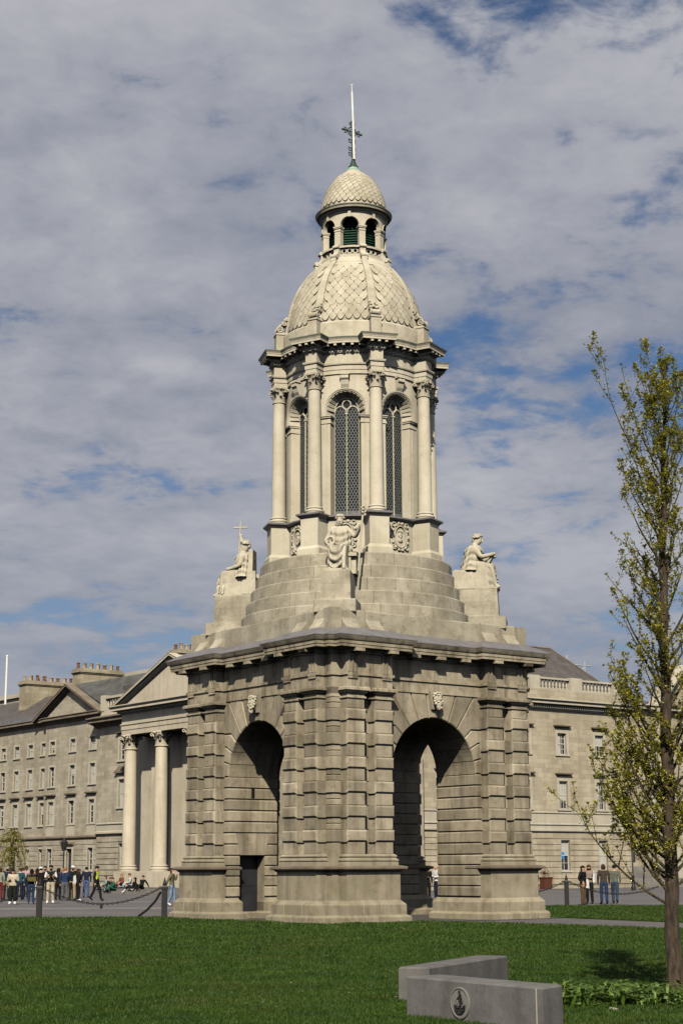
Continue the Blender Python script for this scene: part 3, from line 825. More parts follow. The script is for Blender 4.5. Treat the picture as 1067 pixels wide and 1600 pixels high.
for k in range(8):
    phi = radians(45 * k)
    bay = bend(wall_panel(), phi).build('bay_wall', M['upper'], drum, smooth=False)
    mb = MB()
    for i, s in enumerate((-1, 1)):
        sub_box(mb, s * .53, s * .87, 2.05, 2.44, 13.1, ZIM - .27)
        sub_box(mb, s * .50, s * .90, 2.05, 2.47, ZIM - .27, ZIM - .20); sub_box(mb, s * .52, s * .88, 2.05, 2.45, ZIM - .20, ZIM - .08)
        sub_box(mb, s * .49, s * .93, 2.05, 2.50, ZIM - .08, ZIM - .03); sub_box(mb, s * .47, s * .95, 2.05, 2.53, ZIM - .03, ZIM)
        sub_box(mb, s * .52, s * .89, 2.05, 2.47, 13.1, 13.30)
    bend(mb, phi).build('impost_pilaster', M['upper'], drum)
    # archivolt
    mb = MB(); N = 18
    prof = [(.0, 2.44), (.0, 2.475), (.035, 2.48), (.04, 2.505), (.085, 2.515), (.09, 2.44)]
    rings = []
    for i in range(N + 1):
        t = pi * i / N
        rings.append([((RO + d) * cos(t), r, ZSP + (RO + d) * sin(t)) for d, r in prof])
    for s in (0, N):
        base = rings[s]
        low = [(x, r, ZIM) for x, r, zq in base]
        if s == 0: rings.insert(0, low)
        else: rings.append(low)
    mb.loft(rings); bend(mb, phi).build('archivolt', M['upper'], drum, smooth=True)
    # wedge stones of the splayed arch
    if k in (3, 4, 5, 6, 7):
        for i in range(13):
            t0 = pi * (i + .12) / 13; t1 = pi * (i + .88) / 13
            mb = MB()
            r0 = [(RA * cos(t) * 1.02, 2.10, ZSP + RA * 1.02 * sin(t)) for t in (t0, t1)]
            r1 = [(RO * cos(t) * .99, 2.43, ZSP + RO * .99 * sin(t)) for t in (t0, t1)]
            q0 = [(RA * cos(t) * .97, 2.14, ZSP + RA * .97 * sin(t)) for t in (t0, t1)]
            q1 = [(RO * cos(t) * .94, 2.44, ZSP + RO * .94 * sin(t)) for t in (t0, t1)]
            mb.loft([[r0[0], r0[1], r1[1], r1[0]], [q0[0], q0[1], q1[1], q1[0]]])
            bend(mb, phi).build('arch_stone', M['upper'], drum)
    # console above the arch
    mb = MB()
    prof = [(2.44, 17.52), (2.50, 17.54), (2.56, 17.64), (2.60, 17.78), (2.66, 17.84), (2.66, 17.96), (2.44, 17.96)]
    mb.loft([[(-.125, r, zq) for r, zq in prof], [(.125, r, zq) for r, zq in prof]])
    mb.box(-.16, 2.44, 17.96, .16, 2.69, 18.03)
    bend(mb, phi).build('console', M['upper'], drum)
    # glazing
    mb = MB(); tracery(mb); tr = bend(mb, phi).build('window_tracery', M['tracery'], drum, smooth=True, ang=60)
    mb = MB(); lattice(mb); la = bend(mb, phi).build('window_lattice', M['lattice'], drum, fix=False); la['kind'] = 'stuff'
    mb = MB(); N = 16
    arc = [(RA * cos(pi * i / N), 2.07, ZSP + RA * sin(pi * i / N)) for i in range(N + 1)]
    mb.add([(RA + .03, 2.07, 13.1)] + [(RA + .03, 2.07, ZSP)] + arc[1:-1] + [(-RA - .03, 2.07, ZSP), (-RA - .03, 2.07, 13.1)], [tuple(range(N + 3))])
    bend(mb, phi).build('window_pane', M['glass'], drum, fix=False)
    # panel below the window: wall, sill and cartouche
    mb = MB(); sub_box(mb, -HB, HB, 2.1, 2.45, 11.7, 13.03, 6); sub_box(mb, -HB, HB, 2.1, 2.50, 11.7, 11.92, 6)
    bend(mb, phi).build('drum_plinth_wall', M['upper'], drum)
    mb = MB()
    rings_prof = [(2.42, 13.0), (2.52, 13.01), (2.60, 13.06), (2.60, 13.11), (2.0, 13.19)]
    rings = []
    for i in range(7):
        x = -HB + 2 * HB * i / 6
        rings.append([(x, r, zq) for r, zq in rings_prof])
    mb.loft(rings); bend(mb, phi).build('window_sill', M['lead'], drum)
    mb = MB(); zc = 12.46
    mb.torus((0, 2.47, zc), 1.0, .035, n=24, k=6, sx=.24, sy=.37)
    mb.torus((0, 2.47, zc), 1.0, .03, n=24, k=6, sx=.30, sy=.44)
    for i in range(14):
        t = 2 * pi * i / 14
        mb.ball((.32 * cos(t) * 1.05, 2.47, zc + .46 * sin(t)), (.055 + .02 * (i % 2), .06, .06), 7, 5)
    for s in (-1, 1):
        for zq in (-.36, .40): mb.torus((s * .26, 2.48, zc + zq), .075, .026, n=10, k=5)
    mb.ball((0, 2.45, zc + .06), (.09, .05, .10), 8, 6); mb.ball((0, 2.45, zc - .12), (.11, .05, .09), 8, 6); mb.ball((0, 2.46, zc - .01), (.05, .05, .06), 8, 6)
    for q in range(5): mb.ball((-.08 + .04 * q, 2.46, zc + .18 + .02 * (q % 2)), (.02, .03, .05), 6, 4)
    bend(mb, phi).build('cartouche', M['statue'], drum, smooth=True, ang=70)

# ---------------------------------------------------------------- pedestals, columns
RC = 2.7325
def capital():
    mb = MB(); z0 = 17.50
    mb.lathe([(.205, 17.44), (.235, 17.46), (.235, 17.49), (.205, 17.51), (.20, 17.55), (.205, 17.80), (.25, 17.92), (.27, 17.94)], 20)
    def leaf(a, zb, h, r0, w, lean):
        pts = []
        for i in range(6):
            f = i / 5
            r = r0 + lean * (f ** 2.2); zq = zb + h * (f if f < .85 else .85 + (.0 if i == 5 else 0)) - (0.05 * h if i == 5 else 0)
            ww = w * (1 - .55 * f) * (1.0 if i % 2 == 0 else 1.18)
            pts.append((r + (.035 if i == 5 else 0), zq, ww))
        rings = []
        for r, zq, ww in pts:
            rings.append([((r) * cos(a) - s * ww * sin(a) * 1.0 - 0.0, r * sin(a) + s * ww * cos(a), zq) if abs(s) < .5 else
                          ((r - .018) * cos(a) - s * ww * sin(a), (r - .018) * sin(a) + s * ww * cos(a), zq) for s in (-1, 0, 1)])
        mb.loft(rings, closed=False, cap0=False, cap1=False)
    for i in range(8): leaf(2*pi*i/8, 17.51, .22, .215, .075, .075)
    for i in range(8): leaf(2*pi*(i+.5)/8, 17.56, .32, .21, .075, .10)
    for i in range(4):
        a = pi/4 + i * pi/2
        for s in (-1, 1):
            d = Vector((cos(a), sin(a), 0)); t = Vector((-sin(a), cos(a), 0))
            c = d * .325 + t * (s * .035) + Vector((0, 0, 17.90))
            mb.torus(c, .05, .022, nx=d, ny=(0, 0, 1), n=10, k=5)
            mb.tube([d * .22 + t * (s * .10) + Vector((0, 0, 17.74)), d * .27 + t * (s * .06) + Vector((0, 0, 17.88)), c + Vector((0, 0, .05))], [.018, .022, .02], 5)
    for i in range(4):
        a = i * pi/2; mb.ball((.275 * cos(a), .275 * sin(a), 17.97), (.045, .045, .045), 8, 5)
    # abacus with hollow sides
    ab = []
    for i in range(4):
        a = pi/4 + i * pi/2
        ab += [(.36 * cos(a - .10), .36 * sin(a - .10)), (.36 * cos(a + .10), .36 * sin(a + .10)), (.262 * cos(a + pi/4), .262 * sin(a + pi/4))]
    mb.loft([[(x * .95, y * .95, 17.955) for x, y in ab], [(x, y, 17.985) for x, y in ab], [(x, y, 18.03) for x, y in ab]])
    return mb
shaft = MB()
shaft.lathe([(.31, 13.17), (.31, 13.215), (.325, 13.225), (.33, 13.255), (.315, 13.285), (.275, 13.295), (.265, 13.32), (.285, 13.335), (.288, 13.36), (.275, 13.385), (.245, 13.39), (.238, 13.44), (.236, 14.6), (.226, 15.8), (.204, 17.45)], 28)
sh_me = shaft.mesh('column_shaft', True, 30)
cap_me = capital().mesh('column_capital', True, 40)
def ped_col(mb):
    def rc(r0, r1, w0, w1, z0, z1): mb.loft([[(2.2, -w0, z0), (r0, -w0, z0), (r0, w0, z0), (2.2, w0, z0)], [(2.2, -w1, z1), (r1, -w1, z1), (r1, w1, z1), (2.2, w1, z1)]])
    rc(3.15, 3.15, .43, .43, 11.68, 11.93); rc(3.15, 3.08, .43, .355, 11.93, 12.04)
    rc(3.065, 3.065, .335, .335, 12.0, 13.0)
def ped_cap(mb):
    mb.loft([[(2.2, -w, zq), (r, -w, zq), (r, w, zq), (2.2, w, zq)] for r, w, zq in ((3.07, .34, 12.97), (3.10, .37, 13.0), (3.15, .42, 13.05), (3.19, .46, 13.08), (3.19, .46, 13.13), (3.06, .33, 13.175))])
pc_me = stone_mesh(ped_col, 'column_pedestal'); pcap_me = stone_mesh(ped_cap, 'pedestal_cap')
for k in range(8):
    a = radians(22.5 + 45 * k)
    q = link('column_pedestal', pc_me, M['upper'], drum); q.rotation_euler = (0, 0, a)
    q = link('pedestal_cap', pcap_me, M['lead'], drum); q.rotation_euler = (0, 0, a)
    q = link('column_shaft', sh_me, M['upper'], drum); q.location = (RC * cos(a), RC * sin(a), 0); q.rotation_euler = (0, 0, a)
    q = link('column_capital', cap_me, M['statue'], drum); q.location = (RC * cos(a), RC * sin(a), 0); q.rotation_euler = (0, 0, a)

def drum_plan(rw, rb, hw, n=5):
    q = []
    for k in range(8):
        a = radians(22.5 + 45 * k); ca, sa = cos(a), sin(a)
        th = math.asin(hw / rw)
        q += [(rw * cos(a - th), rw * sin(a - th)), (rb * ca + hw * sa, rb * sa - hw * ca), (rb * ca - hw * sa, rb * sa + hw * ca), (rw * cos(a + th), rw * sin(a + th))]
        a2 = a + radians(45)
        for i in range(1, n):
            t = a + th + (radians(45) - 2 * th) * i / n
            q.append((rw * cos(t), rw * sin(t)))
    return q
DP = drum_plan(2.50, 2.955, .215)
mb = MB(); sweep(mb, DP, [(0.0, 18.03), (0.0, 18.16), (0.02, 18.17), (0.02, 18.31), (0.06, 18.34), (0.075, 18.38), (0.075, 18.41), (0.0, 18.42), (0.0, 18.74), (0.04, 18.76), (0.05, 18.785), (0.05, 18.865), (0.08, 18.885), (0.10, 18.90), (0.10, 19.03)])
dent = mb.build('drum_entablature', M['upper'], drum)
DPc = drum_plan(2.50, 2.955, .235)
mb = MB(); sweep(mb, DPc, [(0.10, 19.02), (0.34, 19.025), (0.34, 19.095), (0.35, 19.10), (0.36, 19.14), (0.39, 19.185), (0.39, 19.20)])
dcor = mb.build('drum_cornice', M['upper'], drum)
mb = MB(); sweep(mb, DPc, [(0.40, 19.195), (0.405, 19.235), (0.0, 19.36)]); mb.build('cornice_lead', M['leadgreen'], drum)
# dentils (joined) and modillions
mb = MB(); mods = []
mod_me = MB().loft([[(-.045, 0, .0), (.045, 0, .0), (.045, 0, .115), (-.045, 0, .115)], [(-.045, .23, .04), (.045, .23, .04), (.045, .23, .115), (-.045, .23, .115)]]).mesh('modillion')
pl = offset(DP, 0.06); plm = offset(DPc, 0.115); n_ = len(DP)
for i in range(n_):
    p0, p1 = Vector(pl[i]), Vector(pl[(i+1) % n_]); d = p1 - p0; L = d.length
    if L < .12: continue
    d.normalize(); nr = Vector((d.y, -d.x)); m_ = max(1, int(L / .085))
    for j in range(m_):
        c = p0 + d * (L * (j + .5) / m_)
        a = c - d * .024; b = c + d * .024; e = nr * .035
        mb.loft([[(a.x, a.y, 18.79), (b.x, b.y, 18.79), (b.x + e.x, b.y + e.y, 18.79), (a.x + e.x, a.y + e.y, 18.79)], [(a.x, a.y, 18.86), (b.x, b.y, 18.86), (b.x + e.x, b.y + e.y, 18.86), (a.x + e.x, a.y + e.y, 18.86)]])
tag(mb.build('dentils', M['upper'], drum), kind='stuff')
for k in range(8):
    a = radians(22.5 + 45 * k); ca, sa = cos(a), sin(a)
    spots = []
    for s in (-.25, 0, .25): spots.append((Vector(((2.955 + .09) * ca - s * sa, (2.955 + .09) * sa + s * ca)), a))
    for s in (-1, 1):
        for rr_ in (2.72,):
            spots.append((Vector((rr_ * ca - s * .34 * sa, rr_ * sa + s * .34 * ca)), a + s * pi / 2))
    th = math.asin(.235 / 2.5)
    for i in range(5):
        t = a + th + .09 + (radians(45) - 2 * th - .18) * i / 4
        spots.append((Vector((2.59 * cos(t), 2.59 * sin(t))), t))
    for c, t in spots:
        o = link('modillion', mod_me, M['upper'], dcor); o.location = (c.x, c.y, 18.908); o.rotation_euler = (0, 0, t - pi / 2)

# ---------------------------------------------------------------- blocking course, ribs, dome
mb = MB(); mb.lathe([(2.64, 19.3), (2.64, 19.84), (2.60, 19.89), (2.50, 19.94)], 64)
domeb = mb.build('dome_base', M['dome'], tower, smooth=True, ang=25)
DOME = [(19.90, 2.49), (20.10, 2.475), (20.45, 2.43), (20.85, 2.34), (21.15, 2.255), (21.42, 2.155), (21.65, 2.05), (21.86, 1.935), (22.10, 1.775), (22.35, 1.575), (22.60, 1.30)]
def dome_r(zq):
    for (za, ra), (zb, rb) in zip(DOME, DOME[1:]):
        if zq <= zb: return ra + (rb - ra) * (zq - za) / (zb - za)
    return DOME[-1][1]
mb = MB(); mb.lathe([(r - .03, zq) for zq, r in DOME], 64); dome = mb.build('dome', M['dome'], tower, smooth=True, ang=60)
for k in range(8):
    a = radians(22.5 + 45 * k)
    mb = MB()
    mb.loft([[(2.3, -w, zq), (r, -w, zq), (r, w, zq), (2.3, w, zq)] for r, w, zq in ((2.88, .18, 19.3), (2.88, .18, 19.92), (2.91, .20, 19.94), (2.91, .20, 19.98), (2.80, .16, 20.04))])
    mb.build('rib_pedestal', M['dome'], dome).rotation_euler = (0, 0, a)
    mb = MB()   # scroll ornament on the pedestal
    for (r, zq, R_) in ((2.74, 20.15, .13), (2.58, 20.37, .09), (2.50, 20.52, .05)):
        for s in (-.15, .15): 
            mb.torus((r, s, zq), R_ * .72, R_ * .30, nx=(1, 0, 0), ny=(0, 0, 1), n=12, k=5)
            mb.ball((r, s, zq), R_ * .35, 6, 4)
        mb.tube([(r, -.15, zq), (r, .15, zq)], R_ * .8, 10)
    for q in range(6): mb.ball((2.72 - .05 * q, rng.uniform(-.14, .14), 20.32 + .06 * q), .05, 6, 4)
    mb.build('scroll_ornament', M['dome'], dome, smooth=True, ang=70).rotation_euler = (0, 0, a)
    mb = MB()
    rings = []
    for i, (zq, r) in enumerate(DOME):
        w = .16 - .05 * i / 9
        rings.append([(r - .1, -w, zq), (r + .03, -w, zq), (r + .055, -w * .7, zq), (r + .055, w * .7, zq), (r + .03, w, zq), (r - .1, w, zq)])
    mb.loft(rings); mb.build('dome_rib', M['dome'], dome).rotation_euler = (0, 0, a)
# scales
def scale_shape(w, h, t):
    """rounded slab hanging down from the origin: top at 0, tip at -h; x across, z up, y outwards"""
    o = [(-w/2, 0), (-w/2, -h * .45), (-w * .36, -h * .74), (-w * .17, -h * .93), (0, -h), (w * .17, -h * .93), (w * .36, -h * .74), (w/2, -h * .45), (w/2, 0)]
    o = o[::-1]
    return MB().loft([[(x, 0, zq) for x, zq in o], [(x, t * (.35 + .65 * (-zq / h)), zq) for x, zq in o]], m=0)
def lay_scales(prof_r, z_top, z_bot, rows, w0, base, parent, mat, segs, r_scale, indiv, name, gap=0.0, rib=0.0):
    joined = MB(); cache = {}
    zs2 = [z_bot + (z_top - z_bot) * ((i + .0) / rows) for i in range(rows + 1)]
    for i in range(rows):
        zt = zs2[i + 1] + (zs2[1] - zs2[0]) * .55; zb = zs2[i] - (zs2[1] - zs2[0]) * .12
        r_t = prof_r(min(zt, z_top + .15)); r_b = prof_r(max(zb, z_bot - .1))
        lean = atan2(r_b - r_t, zt - zb); h = sqrt((zt - zb) ** 2 + (r_b - r_t) ** 2)
        rm = (r_b + r_t) / 2
        for sgm in range(segs):
            span = 2 * pi / segs - 2 * rib / rm
            n = max(1, round(span * rm / w0)) if rib else max(6, round(span * rm / w0))
            shift = .5 if i % 2 else 0.0
            cnt = n - (1 if (shift and rib) else 0)
            if cnt <= 0: continue
            w = span * rm / n * .965
            for j in range(cnt):
                a = base + sgm * 2 * pi / segs + (j + .5 + shift) / n * span - span / 2
                X = Matrix.Rotation(a, 4, 'Z') @ Matrix.Translation((r_t, 0, zt)) @ Matrix.Rotation(-lean, 4, 'Y') @ Matrix.Rotation(-pi / 2, 4, 'Z')
                if indiv and sgm in indiv:
                    key = (round(w, 3), round(h, 3))
                    if key not in cache: cache[key] = scale_shape(w, h, .024).mesh(name)
                    o = link(name, cache[key], mat, parent); o.matrix_local = X @ Matrix.Rotation(rng.uniform(-.02, .02), 4, 'X')
                else:
                    joined.xf = X
                    q = scale_shape(w, h, .03); joined.add(q.v, q.f)
    if joined.v:
        joined.xf = None
        tag(joined.build('scale_covering', mat, parent), kind='stuff')
lay_scales(dome_r, 22.22, 20.00, 12, .29, 0.0, dome, M['dome'], 8, 1.0, {4, 5, 6, 7}, 'roof_scale', rib=.15)

# ---------------------------------------------------------------- lantern
RL = 1.134
lan = MB(); lan.lathe([(1.60, 22.32), (1.50, 22.40), (1.41, 22.46), (1.37, 22.55), (1.34, 22.62), (1.30, 22.66), (1.22, 22.72), (1.22, 22.78), (1.0, 22.78)], 48)
lan = lan.build('lantern', M['upper'], tower, smooth=True, ang=25)
for k in range(8):
    phi = radians(45 * k); a = phi + radians(22.5)
    mb = MB()
    def bx(w, r0, r1, z0, z1): mb.loft([[(r0, -w, z0), (r1, -w, z0), (r1, w, z0), (r0, w, z0)], [(r0, -w, z1), (r1, -w, z1), (r1, w, z1), (r0, w, z1)]])
    bx(.115, .95, 1.16, 22.7, 23.84); bx(.13, .94, 1.18, 23.74, 23.77); bx(.135, .93, 1.19, 23.84, 23.88); bx(.15, .92, 1.21, 23.88, 23.92)
    mb.build('lantern_pier', M['upper'], lan).rotation_euler = (0, 0, a)
    mb = MB()     # scroll buttress in front of the pier
    prof = [(1.1, 22.5), (1.45, 22.5), (1.45, 22.68), (1.40, 22.76), (1.30, 22.84), (1.24, 22.95), (1.25, 23.08), (1.28, 23.14), (1.25, 23.20), (1.1, 23.22)]
    mb.loft([[(r, -.10, zq) for r, zq in prof], [(r, .10, zq) for r, zq in prof]])
    mb.tube([(1.40, -.13, 22.72), (1.40, .13, 22.72)], .08, 10); mb.tube([(1.25, -.12, 23.12), (1.25, .12, 23.12)], .06, 10)
    mb.build('scroll_buttress', M['upper'], lan, smooth=True).rotation_euler = (0, 0, a)
    # arch wall of the bay
    mb = MB(); n = 10; Ri = .335; hb = RL * radians(22.5); zs3 = 23.93
    for r in (1.13, 1.0):
        arc = [(Ri * cos(pi - pi * i / n), zs3 + Ri * sin(pi - pi * i / n)) for i in range(n + 1)]
        for i in range(n):
            (xa, za), (xb, zb) = arc[i], arc[i+1]
            mb.add([(xa, r, za), (xb, r, zb), (xb, r, 24.50), (xa, r, 24.50)], [(0, 1, 2, 3)])
        for s in (-1, 1): mb.add([(s * Ri, r, 23.9), (s * hb, r, 23.9), (s * hb, r, 24.50), (s * Ri, r, 24.50)], [(0, 1, 2, 3)])
    o1 = [(Ri * cos(pi * i / n), 1.13, zs3 + Ri * sin(pi * i / n)) for i in range(n + 1)]; o2 = [(x, 1.0, zq) for x, _, zq in o1]
    mb.add(o1 + o2, [(i, i+1, n+2+i, n+1+i) for i in range(n)])
    def bl(mb): mb.v = [(y * cos(phi + x / RL), y * sin(phi + x / RL), zq) for x, y, zq in mb.v]; return mb
    bl(mb).build('lantern_arch', M['upper'], lan)
    mb = MB(); mb.torus((0, 1.145, zs3), Ri + .025, .024, n=14, k=5, a0=0, a1=pi); mb.box(-.05, 1.12, zs3 + Ri - .02, .05, 1.19, 24.47)
    bl(mb).build('archivolt', M['upper'], lan, smooth=True)
    # pierced balustrade
    mb = MB()
    for (z0, z1, r0, r1) in ((22.76, 22.84, 1.02, 1.20), (23.08, 23.15, 1.00, 1.22)):
        rings = [[(x, r0, z0), (x, r1, z0), (x, r1, z1), (x, r0, z1)] for x in (-.33, -.11, .11, .33)]
        mb.loft(rings)
    for x in (-.2, 0, .2): mb.torus((x, 1.12, 22.96), .085, .03, n=12, k=5)
    for x in (-.1, .1): mb.ball((x, 1.12, 22.96), .03, 6, 4)
    bl(mb).build('lantern_balustrade', M['upper'], lan, smooth=True)
    # louvres
    mb = MB(); r_ = .78; hw = r_ * tan(radians(22.5))
    for i in range(11):
        zq = 23.28 + i * .095
        mb.add([(-hw, r_, zq), (hw, r_, zq), (hw, r_ - .07, zq + .085), (-hw, r_ - .07, zq + .085), (-hw, r_, zq + .018), (hw, r_, zq + .018)], [(0, 1, 2, 3), (0, 1, 5, 4)])
    mb.v = [(y * cos(phi) - x * sin(phi), y * sin(phi) + x * cos(phi), zq) for x, y, zq in mb.v]
    mb.build('louvre_panel', M['louvre'], lan, fix=False)
mb = MB(); mb.lathe([(.70, 23.27), (.70, 24.5)], 8, a0=radians(22.5)); mb.build('bell_housing', M['louvre'], lan)
mb = MB(); mb.lathe([(1.0, 24.42), (1.15, 24.42), (1.16, 24.46), (1.20, 24.48), (1.24, 24.53), (1.34, 24.565), (1.355, 24.60), (1.37, 24.64), (1.1, 24.66)], 56)
mb.build('lantern_cornice', M['dome'], lan, smooth=True, ang=25)
mb = MB(); mb.lathe([(1.36, 24.635), (1.39, 24.645), (1.39, 24.685), (1.15, 24.78)], 56); mb.build('cornice_lead', M['leadgreen'], lan, smooth=True, ang=25)
D2 = [(24.76, 1.19), (25.04, 1.16), (25.24, 1.11), (25.42, 1.05), (25.61, .97), (25.84, .85), (26.06, .68), (26.20, .56), (26.32, .43), (26.44, .28), (26.50, .20)]
def dome2_r(zq):
    for (za, ra), (zb, rb) in zip(D2, D2[1:]):
        if zq <= zb: return ra + (rb - ra) * (zq - za) / (zb - za)
    return D2[-1][1]
mb = MB(); mb.lathe([(r - .02, zq) for zq, r in D2], 48); cup = mb.build('upper_dome', M['dome'], tower, smooth=True, ang=60)
lay_scales(dome2_r, 26.08, 24.86, 9, .225, 0.0, cup, M['dome'], 1, 1.0, None, 'roof_scale')
mb = MB(); mb.lathe([(.30, 26.40), (.30, 26.46), (.20, 26.50), (.18, 26.58)], 20); mb.build('finial_collar', M['verdigris'], cup, smooth=True)
# finial: bronze base, pierced cross, white pole
fin = MB()
fin.lathe([(.17, 26.58), (.17, 26.64), (.13, 26.66), (.09, 26.80), (.05, 26.95), (.035, 27.10)], 12)
fin.tube([(-.05, 0, 27.0), (-.05, 0, 28.42)], .022, 6)
def fleur(c, d, s):
    c = Vector(c); d = Vector(d).normalized(); n = Vector((0, 0, 1)) if abs(d.z) < .5 else Vector((1, 0, 0))
    fin.ball(c + d * .10 * s, (.05 * s,) * 3, 7, 5)
    for q in (-1, 1):
        fin.torus(c + n * (q * .055 * s) - d * .01, .045 * s, .016 * s, nx=d, ny=n, n=10, k=5)
        fin.tube([c - d * .12 * s, c + n * (q * .10 * s), c + n * (q * .12 * s) + d * .05], .014, 5)
    fin.tube([c - d * .2, c + d * .17 * s], [.02, .008], 5)
cx = (-.05, 0, 28.0)
fin.tube([(-.05 - .33, 0, 28.0), (-.05 + .33, 0, 28.0)], .022, 6)
fin.torus(cx, .17, .022, n=20, k=5); fin.torus(cx, .10, .014, n=16, k=5)
fleur((-.05 - .28, 0, 28.0), (-1, 0, 0), 1.0); fleur((-.05 + .28, 0, 28.0), (1, 0, 0), 1.0); fleur((-.05, 0, 28.30), (0, 0, 1), 1.0)
for zq in (27.10, 27.30, 27.62):
    for s in (-1, 1):
        fin.torus((-.05 + s * .075, 0, zq), .06, .018, n=12, k=5); fin.ball((-.05 + s * .13, 0, zq + .06), .028, 6, 4)
fo = fin.build('finial_cross', M['bronze'], tower, smooth=True); fo.rotation_euler = (0, 0, 0); fo.scale = (1.08, 1.08, 1.0)
mb = MB(); mb.tube([(.03, -.10, 26.9), (0.0, -.10, 28.4), (-.035, -.10, 29.55)], [.042, .040, .034], 8); mb.tube([(-.035, -.10, 29.5), (-.04, -.10, 29.86)], .014, 6)
mb.tube([(-.10, -.10, 29.84), (.02, -.10, 29.86)], .012, 6)
po = mb.build('flag_pole', M['pole'], tower, smooth=True); po.rotation_euler = (0, 0, -TH)
# ====================================================================== GROUND
def sheet(name, poly, z, mat):
    me = bpy.data.meshes.new(name)
    me.from_pydata([(x, y, z) for x, y in poly], [], [tuple(range(len(poly)))])
    me.update()
    o = link(name, me, mat); tag(o, kind='structure'); return o
def Lw(lx, ly): return (lx * cos(TH) - ly * sin(TH), lx * sin(TH) + ly * cos(TH))

def cobble_mat():
    m, nt, b = new_mat('plaza_setts'); N = nt.nodes.new; Lk = nt.links.new
    b.inputs['Roughness'].default_value = 0.85
    g = N('ShaderNodeNewGeometry')
    v = N('ShaderNodeTexVoronoi'); v.inputs['Scale'].default_value = 5.5; Lk(g.outputs['Position'], v.inputs['Vector'])
    n = N('ShaderNodeTexNoise'); n.inputs['Scale'].default_value = 0.22; n.inputs['Detail'].default_value = 7; Lk(g.outputs['Position'], n.inputs['Vector'])
    r = N('ShaderNodeValToRGB'); r.color_ramp.elements[0].position = .3; r.color_ramp.elements[1].position = .72
    r.color_ramp.elements[0].color = (0.10, 0.094, 0.098, 1); r.color_ramp.elements[1].color = (0.155, 0.145, 0.148, 1)
    Lk(n.outputs['Fac'], r.inputs[0])
    mx = N('ShaderNodeMixRGB'); mx.blend_type = 'MULTIPLY'; mx.inputs[0].default_value = .35
    Lk(r.outputs[0], mx.inputs[1]); Lk(v.outputs['Color'], mx.inputs[2]); Lk(mx.outputs[0], b.inputs['Base Color'])
    bp = N('ShaderNodeBump'); bp.inputs['Strength'].default_value = .5; bp.inputs['Distance'].default_value = .03
    Lk(v.outputs['Distance'], bp.inputs['Height']); Lk(bp.outputs[0], b.inputs['Normal'])
    return m
def turf_mat():
    m, nt, b = new_mat('lawn_turf'); N = nt.nodes.new; Lk = nt.links.new
    b.inputs['Roughness'].default_value = 0.9; b.inputs['Specular IOR Level'].default_value = .1
    g = N('ShaderNodeNewGeometry')
    n = N('ShaderNodeTexNoise'); n.inputs['Scale'].default_value = .6; n.inputs['Detail'].default_value = 8; n.inputs['Roughness'].default_value = .7; Lk(g.outputs['Position'], n.inputs['Vector'])
    r = N('ShaderNodeValToRGB'); r.color_ramp.elements[0].position = .32; r.color_ramp.elements[1].position = .7
    r.color_ramp.elements[0].color = (0.014, 0.034, 0.003, 1); r.color_ramp.elements[1].color = (0.036, 0.068, 0.006, 1)
    Lk(n.outputs['Fac'], r.inputs[0]); Lk(r.outputs[0], b.inputs['Base Color'])
    n2 = N('ShaderNodeTexNoise'); n2.inputs['Scale'].default_value = 30; n2.inputs['Detail'].default_value = 6; Lk(g.outputs['Position'], n2.inputs['Vector'])
    bp = N('ShaderNodeBump'); bp.inputs['Strength'].default_value = .9; bp.inputs['Distance'].default_value = .06
    Lk(n2.outputs['Fac'], bp.inputs['Height']); Lk(bp.outputs[0], b.inputs['Normal'])
    return m
